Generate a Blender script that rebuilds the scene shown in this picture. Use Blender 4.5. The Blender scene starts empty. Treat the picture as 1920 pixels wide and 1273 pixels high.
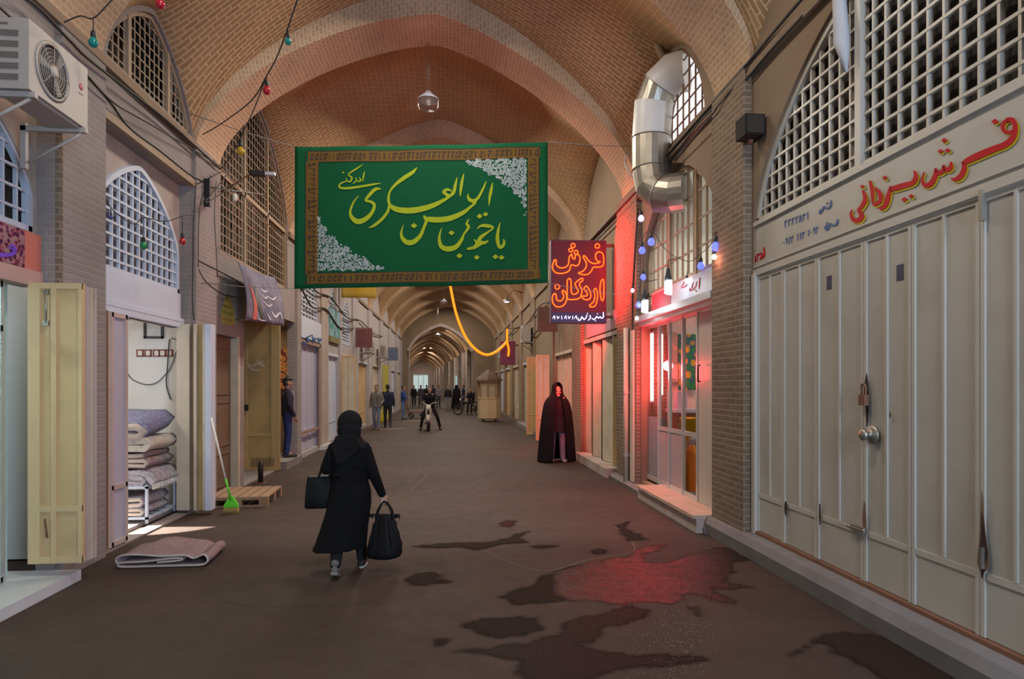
import bpy, bmesh, math, random
from mathutils import Vector, Matrix
from mathutils.geometry import tessellate_polygon

random.seed(7)
scene = bpy.context.scene
COL = scene.collection
PI = math.pi

# ------------------------------------------------------------------ camera
FPX, HOR, CAMH = 1240.0, 722.0, 1.7
YAW = math.atan2(114, FPX)
CA, SA = math.cos(YAW), math.sin(YAW)
cam = bpy.data.cameras.new('camera')
cam.sensor_width = 36.0
cam.lens = 36.0 * FPX / 1920
cam.shift_y = (HOR - 636.5) / 1920
cam.clip_end = 400
camo = bpy.data.objects.new('camera', cam)
COL.objects.link(camo)
camo.location = (0, 0, CAMH)
camo.rotation_euler = (PI / 2, 0, -YAW)
scene.camera = camo

# ------------------------------------------------------------------ view, world, large lights
vs = scene.view_settings
vs.view_transform = 'Standard'
vs.look = 'None'
vs.gamma = 1.0
vs.use_curve_mapping = False
vs.exposure = 0.0
world = bpy.data.worlds.new('world')
scene.world = world
world.use_nodes = True
bg = world.node_tree.nodes['Background']
bg.inputs[0].default_value = (0.95, 0.92, 0.95, 1)
bg.inputs[1].default_value = 1.15


def light(kind, name, loc, energy, color=(1, 1, 1), size=1.0, aim=None, size_y=None, spot=None, blend=0.3, spread=180):
    l = bpy.data.lights.new(name, kind)
    l.energy = energy
    l.color = color
    if kind == 'AREA':
        l.size = size
        l.spread = math.radians(spread)
        if size_y:
            l.shape = 'RECTANGLE'
            l.size_y = size_y
    elif kind != 'SUN':
        l.shadow_soft_size = size
    if kind == 'SPOT':
        l.spot_size = spot
        l.spot_blend = blend
    o = bpy.data.objects.new(name, l)
    COL.objects.link(o)
    o.location = loc
    if aim is not None:
        o.rotation_euler = (Vector(aim) - Vector(loc)).to_track_quat('-Z', 'Y').to_euler()
    return o


# added cool fill lamp behind the viewer, lights the left wall and vault
light('AREA', 'cool_fill', (2.9, -1.6, 2.9), 740, (0.58, 0.76, 1.0), 3.0, (-2.6, 9.0, 4.2), 3.4)
# area lamps added under the closed vault, in place of unseen crown skylights
WARM = (1.0, 0.90, 0.76)
for y, e in ((3.6, 130), (8.4, 100), (12.8, 260), (17.6, 150), (22, 165), (26.5, 180), (31, 165), (35.5, 145), (40, 145), (44.3, 130)):
    light('AREA', 'skylight', (-0.2, y, 7.0 if y > 5 else 7.3), e, WARM, 0.9, (-0.2, y, 0))
# thin shafts of sun on the far floor
light('SPOT', 'sun_shaft', (-0.2, 26.6, 7.1), 1500, (1, 0.95, 0.85), 0.02, (-2.4, 26.0, 0), spot=math.radians(9), blend=0.1)
light('SPOT', 'sun_shaft', (-0.2, 31.0, 7.1), 1500, (1, 0.95, 0.85), 0.02, (-1.6, 31.6, 0), spot=math.radians(10), blend=0.1)

# ------------------------------------------------------------------ projection helpers (pixel of the photo -> point on a real plane)


def ray(px, py):
    xv = (px - 960) / FPX
    return Vector((xv * CA + SA, -xv * SA + CA, (HOR - py) / FPX))


def onX(px, py, X):
    r = ray(px, py)
    return Vector((0, 0, CAMH)) + r * (X / r.x)


def onY(px, py, Y):
    r = ray(px, py)
    return Vector((0, 0, CAMH)) + r * (Y / r.y)


def onZ(px, py, Z):
    r = ray(px, py)
    return Vector((0, 0, CAMH)) + r * ((Z - CAMH) / r.z)


def atD(px, py, d):
    return Vector((0, 0, CAMH)) + ray(px, py) * d


# ------------------------------------------------------------------ materials
MATS = {}


def _new(name):
    m = bpy.data.materials.new(name)
    m.use_nodes = True
    nt = m.node_tree
    return m, nt, nt.nodes['Principled BSDF']


def mat(name, col, rough=0.6, metal=0.0, var=0.12, scale=6.0, bump=0.0, spec=0.5, dirt=None, dirt_scale=1.5, dirt_amt=0.5):
    if name in MATS:
        return MATS[name]
    m, nt, b = _new(name)
    N, L = nt.nodes, nt.links
    b.inputs['Roughness'].default_value = rough
    b.inputs['Metallic'].default_value = metal
    b.inputs['Specular IOR Level'].default_value = spec
    tc = N.new('ShaderNodeTexCoord')
    nz = N.new('ShaderNodeTexNoise')
    nz.inputs['Scale'].default_value = scale
    nz.inputs['Detail'].default_value = 4
    L.new(tc.outputs['Object'], nz.inputs['Vector'])
    mx = N.new('ShaderNodeMix')
    mx.data_type = 'RGBA'
    mx.inputs[6].default_value = (*[c * (1 - var) for c in col], 1)
    mx.inputs[7].default_value = (*[min(1, c * (1 + var)) for c in col], 1)
    L.new(nz.outputs['Fac'], mx.inputs[0])
    out = mx.outputs[2]
    if dirt:
        n2 = N.new('ShaderNodeTexNoise')
        n2.inputs['Scale'].default_value = dirt_scale
        n2.inputs['Detail'].default_value = 8
        L.new(tc.outputs['Object'], n2.inputs['Vector'])
        rp = N.new('ShaderNodeValToRGB')
        rp.color_ramp.elements[0].position = 0.5
        rp.color_ramp.elements[1].position = 0.75
        rp.color_ramp.elements[1].color = (dirt_amt,) * 3 + (1,)
        L.new(n2.outputs['Fac'], rp.inputs[0])
        m2 = N.new('ShaderNodeMix')
        m2.data_type = 'RGBA'
        m2.inputs[7].default_value = (*dirt, 1)
        L.new(rp.outputs[0], m2.inputs[0])
        L.new(out, m2.inputs[6])
        out = m2.outputs[2]
    L.new(out, b.inputs['Base Color'])
    if bump:
        bp = N.new('ShaderNodeBump')
        bp.inputs['Strength'].default_value = bump
        bp.inputs['Distance'].default_value = 0.02
        L.new(nz.outputs['Fac'], bp.inputs['Height'])
        L.new(bp.outputs[0], b.inputs['Normal'])
    MATS[name] = m
    return m


def brick(name, c1, c2, mortar, w=0.21, h=0.062, ms=0.011, dirt=(0.1, 0.07, 0.05), bump=0.5, dirt_amt=0.45):
    if name in MATS:
        return MATS[name]
    m, nt, b = _new(name)
    N, L = nt.nodes, nt.links
    b.inputs['Roughness'].default_value = 0.9
    b.inputs['Specular IOR Level'].default_value = 0.2
    uv = N.new('ShaderNodeUVMap')
    nw = N.new('ShaderNodeTexNoise')
    nw.inputs['Scale'].default_value = 3.0
    L.new(uv.outputs[0], nw.inputs['Vector'])
    wob = N.new('ShaderNodeMix')
    wob.data_type = 'VECTOR'
    wob.inputs[0].default_value = 0.012
    L.new(uv.outputs[0], wob.inputs[4])
    L.new(nw.outputs['Color'], wob.inputs[5])
    bt = N.new('ShaderNodeTexBrick')
    bt.inputs['Scale'].default_value = 1.0
    bt.inputs['Brick Width'].default_value = w
    bt.inputs['Row Height'].default_value = h
    bt.inputs['Mortar Size'].default_value = ms
    bt.inputs['Mortar Smooth'].default_value = 0.3
    bt.inputs['Bias'].default_value = -0.1
    bt.inputs['Color1'].default_value = (*c1, 1)
    bt.inputs['Color2'].default_value = (*c2, 1)
    bt.inputs['Mortar'].default_value = (*mortar, 1)
    L.new(wob.outputs[1], bt.inputs['Vector'])
    tc = N.new('ShaderNodeTexCoord')
    n2 = N.new('ShaderNodeTexNoise')
    n2.inputs['Scale'].default_value = 0.8
    n2.inputs['Detail'].default_value = 8
    L.new(tc.outputs['Object'], n2.inputs['Vector'])
    rp = N.new('ShaderNodeValToRGB')
    rp.color_ramp.elements[0].position = 0.42
    rp.color_ramp.elements[1].position = 0.75
    rp.color_ramp.elements[1].color = (dirt_amt,) * 3 + (1,)
    L.new(n2.outputs['Fac'], rp.inputs[0])
    m2 = N.new('ShaderNodeMix')
    m2.data_type = 'RGBA'
    m2.inputs[7].default_value = (*dirt, 1)
    L.new(rp.outputs[0], m2.inputs[0])
    L.new(bt.outputs['Color'], m2.inputs[6])
    L.new(m2.outputs[2], b.inputs['Base Color'])
    bp = N.new('ShaderNodeBump')
    bp.invert = True
    bp.inputs['Strength'].default_value = bump
    bp.inputs['Distance'].default_value = 0.01
    L.new(bt.outputs['Fac'], bp.inputs['Height'])
    L.new(bp.outputs[0], b.inputs['Normal'])
    MATS[name] = m
    return m


def emit(name, col, strength):
    if name in MATS:
        return MATS[name]
    m, nt, b = _new(name)
    b.inputs['Base Color'].default_value = (*[c * 0.6 for c in col], 1)
    b.inputs['Emission Color'].default_value = (*col, 1)
    b.inputs['Emission Strength'].default_value = strength
    MATS[name] = m
    return m


def glass(name, col=(0.9, 0.95, 0.93), rough=0.03):
    if name in MATS:
        return MATS[name]
    m, nt, b = _new(name)
    b.inputs['Base Color'].default_value = (*col, 1)
    b.inputs['Roughness'].default_value = rough
    b.inputs['Transmission Weight'].default_value = 1.0
    b.inputs['IOR'].default_value = 1.02
    MATS[name] = m
    return m


def pattern(name, cols, scale=30, rough=0.9, kind='voronoi', thr=(0.3, 0.5)):
    """two or three colour all-over pattern (carpet, printed cloth)"""
    if name in MATS:
        return MATS[name]
    m, nt, b = _new(name)
    N, L = nt.nodes, nt.links
    b.inputs['Roughness'].default_value = rough
    b.inputs['Specular IOR Level'].default_value = 0.15
    tc = N.new('ShaderNodeTexCoord')
    if kind == 'voronoi':
        t = N.new('ShaderNodeTexVoronoi')
        t.inputs['Scale'].default_value = scale
        src = t.outputs['Distance']
    else:
        t = N.new('ShaderNodeTexNoise')
        t.inputs['Scale'].default_value = scale
        t.inputs['Detail'].default_value = 6
        t.inputs['Roughness'].default_value = 0.7
        src = t.outputs['Fac']
    L.new(tc.outputs['Object'], t.inputs['Vector'])
    rp = N.new('ShaderNodeValToRGB')
    rp.color_ramp.elements[0].position = thr[0]
    rp.color_ramp.elements[0].color = (*cols[0], 1)
    rp.color_ramp.elements[1].position = thr[1]
    rp.color_ramp.elements[1].color = (*cols[1], 1)
    if len(cols) > 2:
        e = rp.color_ramp.elements.new(min(0.98, thr[1] + 0.18))
        e.color = (*cols[2], 1)
    L.new(src, rp.inputs[0])
    L.new(rp.outputs[0], b.inputs['Base Color'])
    MATS[name] = m
    return m


M = dict(
    vault=brick('vault_brick', (0.40, 0.24, 0.12), (0.32, 0.185, 0.09), (0.60, 0.42, 0.245), dirt=(0.24, 0.15, 0.09), dirt_amt=0.35),
    rib=brick('rib_brick', (0.58, 0.385, 0.245), (0.48, 0.31, 0.19), (0.66, 0.48, 0.33), w=0.10, h=0.058, dirt=(0.2, 0.12, 0.07)),
    wall=brick('wall_brick', (0.31, 0.268, 0.255), (0.28, 0.24, 0.228), (0.325, 0.288, 0.276), dirt=(0.13, 0.10, 0.08)),
    pier=brick('pier_brick', (0.23, 0.165, 0.115), (0.17, 0.12, 0.085), (0.30, 0.23, 0.17), dirt=(0.08, 0.06, 0.045)),
    lilac=mat('greyish_plaster', (0.40, 0.355, 0.36), 0.9, var=0.15, scale=2.5, dirt=(0.26, 0.20, 0.18), dirt_scale=1.5, bump=0.15),
    plaster=mat('old_plaster', (0.42, 0.34, 0.30), 0.9, var=0.15, scale=3, dirt=(0.25, 0.17, 0.13), dirt_scale=2.5, bump=0.2),
    rplaster=mat('brown_plaster', (0.25, 0.175, 0.115), 0.9, var=0.12, scale=3, dirt=(0.14, 0.09, 0.055), dirt_scale=1.5, bump=0.15),
    white=mat('white_paint', (0.56, 0.61, 0.72), 0.5, var=0.05),
    room=mat('room_plaster', (0.80, 0.77, 0.70), 0.85, var=0.04, dirt=(0.55, 0.5, 0.42), dirt_amt=0.3),
    cream=mat('cream_paint', (0.62, 0.43, 0.215), 0.45, var=0.08, dirt=(0.40, 0.28, 0.14), dirt_scale=4, dirt_amt=0.4),
    beige=mat('beige_paint', (0.57, 0.50, 0.38), 0.5, var=0.08, dirt=(0.35, 0.26, 0.17), dirt_scale=4, dirt_amt=0.4),
    pink=mat('pinkish_paint', (0.52, 0.42, 0.39), 0.5, var=0.08, dirt=(0.35, 0.2, 0.15), dirt_scale=4, dirt_amt=0.4),
    lavender=mat('lavender_paint', (0.46, 0.45, 0.56), 0.5, var=0.05),
    greypaint=mat('grey_white_paint', (0.47, 0.44, 0.39), 0.38, var=0.06, scale=3, dirt=(0.33, 0.29, 0.24), dirt_scale=2.0, dirt_amt=0.5),
    greyrib=mat('grey_white_rib', (0.50, 0.465, 0.41), 0.38, var=0.05),
    ochre=mat('ochre_paint', (0.40, 0.28, 0.11), 0.55, var=0.15, scale=4, dirt=(0.22, 0.15, 0.07), dirt_scale=3, dirt_amt=0.7),
    brown=mat('brown_paint', (0.17, 0.11, 0.065), 0.6, var=0.2),
    tan=mat('tan_bar', (0.32, 0.23, 0.15), 0.7, var=0.15),
    dark=mat('dark_void', (0.035, 0.028, 0.022), 0.9),
    darkglass=mat('dark_pane', (0.035, 0.03, 0.027), 0.7, var=0.4, scale=9, spec=0.15),
    concrete=mat('curb_concrete', (0.20, 0.18, 0.18), 0.85, var=0.25, scale=5, bump=0.4, dirt=(0.10, 0.09, 0.09)),
    marble=mat('white_marble', (0.62, 0.64, 0.66), 0.25, var=0.1, scale=3),
    steel=mat('galvanised_steel', (0.38, 0.35, 0.30), 0.42, 0.85, var=0.2, scale=8),
    alu=mat('aluminium', (0.60, 0.66, 0.66), 0.35, 0.6, var=0.05),
    black=mat('black_plastic', (0.015, 0.015, 0.016), 0.5),
    cable=mat('black_cable', (0.03, 0.025, 0.022), 0.6),
    rope=mat('grey_rope', (0.25, 0.22, 0.19), 0.8),
    acbody=mat('ac_casing', (0.42, 0.37, 0.33), 0.5, var=0.08, dirt=(0.38, 0.32, 0.26), dirt_scale=5),
    rust=mat('rusty_steel', (0.20, 0.09, 0.05), 0.8, var=0.3),
    wood=mat('pallet_wood', (0.33, 0.22, 0.14), 0.8, var=0.25, scale=12),
    red=mat('red_paint', (0.50, 0.005, 0.012), 0.6, var=0.05, spec=0.2),
    yellow=mat('yellow_paint', (0.50, 0.38, 0.01), 0.6, var=0.05, spec=0.2),
    blue=mat('blue_paint', (0.02, 0.08, 0.28), 0.5, var=0.05),
    green=mat('green_plastic', (0.10, 0.60, 0.03), 0.45, var=0.05),
    skin=mat('skin', (0.50, 0.29, 0.20), 0.55, var=0.05),
)


# ------------------------------------------------------------------ mesh builder
def rotz(a):
    return Matrix.Rotation(a, 3, 'Z')


class MB:
    def __init__(s):
        s.bm = bmesh.new()

    def face(s, pts, smooth=False):
        vs_ = [s.bm.verts.new(p) for p in pts]
        try:
            f = s.bm.faces.new(vs_)
            f.smooth = smooth
            return f
        except ValueError:
            return None

    def box(s, x0, x1, y0, y1, z0, z1, m=None, c=None):
        if x0 > x1: x0, x1 = x1, x0
        if y0 > y1: y0, y1 = y1, y0
        if z0 > z1: z0, z1 = z1, z0
        co = [Vector((x, y, z)) for x in (x0, x1) for y in (y0, y1) for z in (z0, z1)]
        if m is not None:
            c = Vector(c) if c is not None else Vector(((x0 + x1) / 2, (y0 + y1) / 2, (z0 + z1) / 2))
            co = [m @ (p - c) + c for p in co]
        v = [s.bm.verts.new(p) for p in co]
        for q in ((0, 1, 3, 2), (4, 6, 7, 5), (0, 4, 5, 1), (2, 3, 7, 6), (0, 2, 6, 4), (1, 5, 7, 3)):
            s.bm.faces.new([v[i] for i in q])
        return s

    def loft(s, rings, caps=True, closed=True, smooth=True):
        vr = [[s.bm.verts.new(p) for p in r] for r in rings]
        n = len(vr[0])
        for a, b in zip(vr[:-1], vr[1:]):
            for i in range(n if closed else n - 1):
                j = (i + 1) % n
                f = s.bm.faces.new((a[i], a[j], b[j], b[i]))
                f.smooth = smooth
        if caps:
            for r, rev in ((vr[0], True), (vr[-1], False)):
                f = s.bm.faces.new(list(reversed(r)) if rev else r)
                f.smooth = False
        return s

    def tube(s, pts, r, n=8, caps=True):
        pts = [Vector(p) for p in pts]
        rr = r if isinstance(r, (list, tuple)) else [r] * len(pts)
        rings = []
        up = None
        for i, p in enumerate(pts):
            t = (pts[min(i + 1, len(pts) - 1)] - pts[max(i - 1, 0)])
            if t.length < 1e-9:
                t = Vector((0, 0, 1))
            t.normalize()
            if up is None:
                a = Vector((0, 0, 1)) if abs(t.z) < 0.9 else Vector((1, 0, 0))
                up = (a - t * a.dot(t)).normalized()
            else:
                up = up - t * up.dot(t)
                up = up.normalized() if up.length > 1e-6 else t.orthogonal().normalized()
            sd = t.cross(up)
            rings.append([p + (up * math.cos(2 * PI * k / n) + sd * math.sin(2 * PI * k / n)) * rr[i] for k in range(n)])
        return s.loft(rings, caps)

    def cap(s, p0, p1, r0, r1, n=12):
        """tapered limb with round ends"""
        p0, p1 = Vector(p0), Vector(p1)
        t = (p1 - p0)
        t = t.normalized() if t.length > 1e-6 else Vector((0, 0, 1))
        pts, rr = [], []
        for k in range(4):
            a = PI / 2 * k / 4
            pts.append(p0 - t * r0 * math.cos(a)); rr.append(max(r0 * math.sin(a), 0.001))
        pts.append(p0); rr.append(r0)
        pts.append(p1); rr.append(r1)
        for k in range(3, -1, -1):
            a = PI / 2 * k / 4
            pts.append(p1 + t * r1 * math.cos(a)); rr.append(max(r1 * math.sin(a), 0.001))
        up = t.orthogonal().normalized()
        sd = t.cross(up)
        return s.loft([[p + (up * math.cos(2 * PI * k / n) + sd * math.sin(2 * PI * k / n)) * r for k in range(n)] for p, r in zip(pts, rr)])

    def ell(s, c, r, rot=None, n=16, m=10):
        c = Vector(c)
        rings = []
        for i in range(m + 1):
            a = PI * i / m
            rings.append([])
            for k in range(n):
                b = 2 * PI * k / n
                v = Vector((r[0] * max(math.sin(a), 0.01) * math.cos(b), r[1] * max(math.sin(a), 0.01) * math.sin(b), -r[2] * math.cos(a)))
                rings[-1].append(c + (rot @ v if rot else v))
        return s.loft(rings)

    def lathe(s, prof, c=(0, 0, 0), n=20, rot=None, caps=True, smooth=True):
        c = Vector(c)
        rings = []
        for r, z in prof:
            rings.append([])
            for k in range(n):
                v = Vector((max(r, 0.0005) * math.cos(2 * PI * k / n), max(r, 0.0005) * math.sin(2 * PI * k / n), z))
                rings[-1].append(c + (rot @ v if rot else v))
        return s.loft(rings, caps, smooth=smooth)

    def torus(s, c, R, r, rot=None, n=24, m=8):
        c = Vector(c)
        vr = []
        for i in range(n):
            a = 2 * PI * i / n
            row = []
            for k in range(m):
                b = 2 * PI * k / m
                v = Vector(((R + r * math.cos(b)) * math.cos(a), (R + r * math.cos(b)) * math.sin(a), r * math.sin(b)))
                row.append(s.bm.verts.new(c + (rot @ v if rot else v)))
            vr.append(row)
        for i in range(n):
            for k in range(m):
                f = s.bm.faces.new((vr[i][k], vr[(i + 1) % n][k], vr[(i + 1) % n][(k + 1) % m], vr[i][(k + 1) % m]))
                f.smooth = True
        return s

    def plate(s, loops, fn, t):
        """flat plate with holes; loops of (u, v); fn(u, v, w) -> 3-D; t thickness along w"""
        tri = tessellate_polygon([[Vector((u, v, 0)) for u, v in l] for l in loops])
        flat = [p for l in loops for p in l]
        a = [s.bm.verts.new(fn(u, v, 0)) for u, v in flat]
        b = [s.bm.verts.new(fn(u, v, t)) for u, v in flat]
        for q in tri:
            for vv in (a, b):
                try:
                    s.bm.faces.new([vv[i] for i in q])
                except ValueError:
                    pass
        k = 0
        for l in loops:
            n = len(l)
            for i in range(n):
                j = (i + 1) % n
                s.bm.faces.new((a[k + i], a[k + j], b[k + j], b[k + i]))
            k += n
        return s

    def ribbon(s, pts, fn, t=0.004, sub=5, w=None):
        """pen stroke: pts (u, v, width) smoothed, laid on a surface by fn(u, v, w)"""
        P = [Vector(p) for p in pts]
        out = []
        n = len(P)
        for i in range(n - 1):
            p0, p1, p2, p3 = P[max(i - 1, 0)], P[i], P[i + 1], P[min(i + 2, n - 1)]
            for k in range(sub):
                x = k / sub
                out.append(0.5 * ((2 * p1) + (p2 - p0) * x + (2 * p0 - 5 * p1 + 4 * p2 - p3) * x * x + (3 * p1 - p0 - 3 * p2 + p3) * x ** 3))
        out.append(P[-1])
        L_, R_ = [], []
        for i, p in enumerate(out):
            d = out[min(i + 1, len(out) - 1)] - out[max(i - 1, 0)]
            d = Vector((d.x, d.y))
            d = d.normalized() if d.length > 1e-9 else Vector((1, 0))
            nrm = Vector((-d.y, d.x)) * max(p.z, 0.0001) / 2
            L_.append((p.x + nrm.x, p.y + nrm.y)); R_.append((p.x - nrm.x, p.y - nrm.y))
        rings = []
        for l, r in zip(L_, R_):
            rings.append([fn(l[0], l[1], 0), fn(r[0], r[1], 0), fn(r[0], r[1], t), fn(l[0], l[1], t)])
        return s.loft(rings, True, True, False)

    def diamond(s, u, v, w, fn, t=0.004):
        h = w / 2
        return s.plate([[(u - h, v), (u, v - h * 0.8), (u + h, v), (u, v + h * 0.8)]], fn, t)


def finish(me, bm, m, uv):
    bmesh.ops.recalc_face_normals(bm, faces=bm.faces)
    if uv:
        lay = bm.loops.layers.uv.get('UVMap') or bm.loops.layers.uv.new('UVMap')
        for f in bm.faces:
            nx, ny, nz = (abs(c) for c in f.normal)
            for lp in f.loops:
                p = lp.vert.co
                lp[lay].uv = (p.y, p.z) if nx >= ny and nx >= nz else ((p.x, p.z) if ny >= nz else (p.x, p.y))
    bm.to_mesh(me)
    bm.free()
    if m is not None:
        me.materials.append(m)


def obj(name, mb, m, parent=None, loc=None, uv=True, label=None):
    me = bpy.data.meshes.new(name)
    finish(me, mb.bm, m, uv)
    o = bpy.data.objects.new(name, me)
    COL.objects.link(o)
    if parent is not None:
        o.parent = parent
    if loc is not None:
        o.location = loc
    if label:
        o['label'] = label
    return o


def thing(name, label, cat, loc=(0, 0, 0), rz=0.0, group=None):
    o = bpy.data.objects.new(name, None)
    o.empty_display_size = 0.1
    COL.objects.link(o)
    o.location = loc
    o.rotation_euler = (0, 0, rz)
    o['label'] = label
    o['category'] = cat
    o['kind'] = 'thing'
    if group:
        o['group'] = group
    return o


def tag(o, label, cat, group=None, kind='thing'):
    o['label'] = label
    o['category'] = cat
    o['kind'] = kind
    if group:
        o['group'] = group
    return o


def struct(o, label=None, cat=None):
    o['kind'] = 'structure'
    if label:
        o['label'] = label
        o['category'] = cat or o.name.split('_')[0]
    return o


def semp(name, label=None, cat=None, loc=(0, 0, 0), rz=0):
    o = bpy.data.objects.new(name, None)
    COL.objects.link(o)
    o.location = loc
    o.rotation_euler = (0, 0, rz)
    return struct(o, label, cat)


def smooth_path(pts, sub=8):
    P = [Vector(p) for p in pts]
    out = []
    n = len(P)
    for i in range(n - 1):
        p0, p1, p2, p3 = P[max(i - 1, 0)], P[i], P[i + 1], P[min(i + 2, n - 1)]
        for k in range(sub):
            x = k / sub
            out.append(0.5 * ((2 * p1) + (p2 - p0) * x + (2 * p0 - 5 * p1 + 4 * p2 - p3) * x * x + (3 * p1 - p0 - 3 * p2 + p3) * x ** 3))
    out.append(P[-1])
    return out


def cable(name, pts, r, m, label, cat='cable', group=None, n=6, sub=8):
    b = MB().tube(smooth_path(pts, sub), r, n)
    return tag(obj(name, b, m), label, cat, group)


def remeshed(name, mb, voxel, m, parent, smooth=4, uv=False):
    """union of overlapping limbs as one continuous skin"""
    o = obj(name, mb, m, parent, uv=False)
    md = o.modifiers.new('r', 'REMESH')
    md.mode = 'VOXEL'
    md.voxel_size = voxel
    md.use_smooth_shade = True
    sm = o.modifiers.new('s', 'SMOOTH')
    sm.iterations = smooth
    sm.factor = 0.5
    dg = bpy.context.evaluated_depsgraph_get()
    me = bpy.data.meshes.new_from_object(o.evaluated_get(dg))
    o.modifiers.clear()
    old = o.data
    o.data = me
    bpy.data.meshes.remove(old)
    me.name = name
    if not me.materials:
        me.materials.append(m)
    return o

# ================================================================== THE SETTING
XL, XR = -3.45, 3.05          # faces of the two side walls
CX, HALF, ZS = -0.2, 3.27, 4.95


def prof(t, half=1.0, h=1.0):
    u = min(1.0, abs(t) / half)
    return h * max(0.0, 1 - u ** 1.35) ** 0.62


# ---- floor: old asphalt
def floor_mat():
    m, nt, b = _new('old_asphalt')
    N, L = nt.nodes, nt.links
    tc = N.new('ShaderNodeTexCoord')

    def noise(sc, det=6, rough=0.6):
        n = N.new('ShaderNodeTexNoise')
        n.inputs['Scale'].default_value = sc
        n.inputs['Detail'].default_value = det
        n.inputs['Roughness'].default_value = rough
        L.new(tc.outputs['Object'], n.inputs['Vector'])
        return n
    big, fine, med = noise(0.7), noise(45, 4, 0.7), noise(5)
    rp = N.new('ShaderNodeValToRGB')
    rp.color_ramp.elements[0].position = 0.3
    rp.color_ramp.elements[0].color = (0.047, 0.030, 0.024, 1)
    rp.color_ramp.elements[1].position = 0.72
    rp.color_ramp.elements[1].color = (0.078, 0.050, 0.037, 1)
    L.new(big.outputs['Fac'], rp.inputs[0])
    mx = N.new('ShaderNodeMix')
    mx.data_type = 'RGBA'
    mx.blend_type = 'MULTIPLY'
    mx.inputs[0].default_value = 0.55
    r2 = N.new('ShaderNodeValToRGB')
    r2.color_ramp.elements[0].position = 0.3
    r2.color_ramp.elements[0].color = (0.45, 0.45, 0.45, 1)
    r2.color_ramp.elements[1].position = 0.65
    L.new(fine.outputs['Fac'], r2.inputs[0])
    L.new(rp.outputs[0], mx.inputs[6])
    L.new(r2.outputs[0], mx.inputs[7])
    L.new(mx.outputs[2], b.inputs['Base Color'])
    mr = N.new('ShaderNodeMapRange')
    mr.inputs[3].default_value = 0.6
    mr.inputs[4].default_value = 0.9
    L.new(med.outputs['Fac'], mr.inputs[0])
    L.new(mr.outputs[0], b.inputs['Roughness'])
    b.inputs['Specular IOR Level'].default_value = 0.3
    bp = N.new('ShaderNodeBump')
    bp.inputs['Strength'].default_value = 0.35
    bp.inputs['Distance'].default_value = 0.008
    L.new(fine.outputs['Fac'], bp.inputs['Height'])
    L.new(bp.outputs[0], b.inputs['Normal'])
    return m


M['floor'] = floor_mat()
struct(obj('floor', MB().box(-14, 12, -9, 125, -0.2, 0), M['floor']))


# ---- side walls (plates with openings), piers
def side_fn(x0, sgn):
    # u = Y, v = Z, w = depth away from the corridor
    return lambda u, v, w: Vector((x0 + sgn * w, u, v))


def rect(y0, y1, z0, z1):
    return [(y0, z0), (y1, z0), (y1, z1), (y0, z1)]


def archloop(y0, y1, z0, zs, h, n=24):
    yc, hf = (y0 + y1) / 2, (y1 - y0) / 2
    pts = [(y0, z0), (y1, z0)]
    for i in range(n + 1):
        a = math.cos(PI * i / n)
        pts.append((yc + hf * a, zs + prof(hf * a, hf, h)))
    # drop duplicates
    out = []
    for p in pts:
        if not out or (abs(p[0] - out[-1][0]) + abs(p[1] - out[-1][1])) > 1e-4:
            out.append(p)
    return out


# transverse arches: (y on the left wall, y on the right wall)
ARCH = [(1.6, 2.2), (6.4, 6.9), (9.72, 11.0), (14.9, 15.6), (19.5, 20.0), (24, 24.4), (28.5, 28.8), (33, 33.2), (37.5, 37.6), (42, 42), (46.5, 46.5)]
RIBW = 0.92
LUN_L = [0.9, 1.12, 1.8] + [1.35] * 7
LUN_R = [1.0, 1.42, 1.5] + [1.35] * 7


def lun(side, i):
    """lunette opening of bay i (between arches i and i+1): y0, y1, rise"""
    k = 0 if side < 0 else 1
    return ARCH[i][k] + RIBW / 2 + 0.02, ARCH[i + 1][k] - RIBW / 2 - 0.02, (LUN_L if side < 0 else LUN_R)[i]


loopsL = [rect(-3, 47, 0, 7.0)]
loopsR = [rect(-3, 47, 0, 7.0)]
# left shop A, shop B, bay C, shop D ...
RECA = (3.0, 6.12, 4.35)
RECB = (6.9, 9.16, 4.35)
loopsL += [rect(RECA[0], RECA[1], 0.02, RECA[2]), rect(RECB[0], RECB[1], 0.02, RECB[2])]
lb = lun(-1, 1)
loopsL.append(archloop(lb[0] + 0.12, lb[1] - 0.05, 5.02, 5.02, lb[2] - 0.12))
lc = lun(-1, 2)
loopsL.append([(lc[0] + 0.1, 3.72), (lc[1] - 0.05, 3.72)] + archloop(lc[0] + 0.1, lc[1] - 0.05, 5.0, 5.0, lc[2] - 0.1)[2:])
DOORLET = (10.07, 11.12, 2.46)
loopsL.append(rect(DOORLET[0], DOORLET[1], 0.02, DOORLET[2]))
loopsL.append(archloop(10.32, 11.05, 2.64, 2.78, 0.34))
OPC = (11.42, 15.02, 3.08)
loopsL.append(rect(OPC[0], OPC[1], 0.02, OPC[2]))
BIG = (3.07, 6.45)
loopsR.append(archloop(BIG[0], BIG[1], 0.22, 3.36, 1.45, 40))
GLZ = (7.34, 10.42)
loopsR.append([(GLZ[0], 0.16), (GLZ[1], 0.16), (GLZ[1], 3.6)] + archloop(GLZ[0], GLZ[1], 3.6, 3.6, 1.15)[3:])
rl = lun(1, 1)
loopsR.append(archloop(7.75, 9.55, 5.05, 5.05, 1.17))
REDS = (11.78, 15.0)
loopsR.append(rect(REDS[0], REDS[1], 0.16, 2.72))
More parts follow.
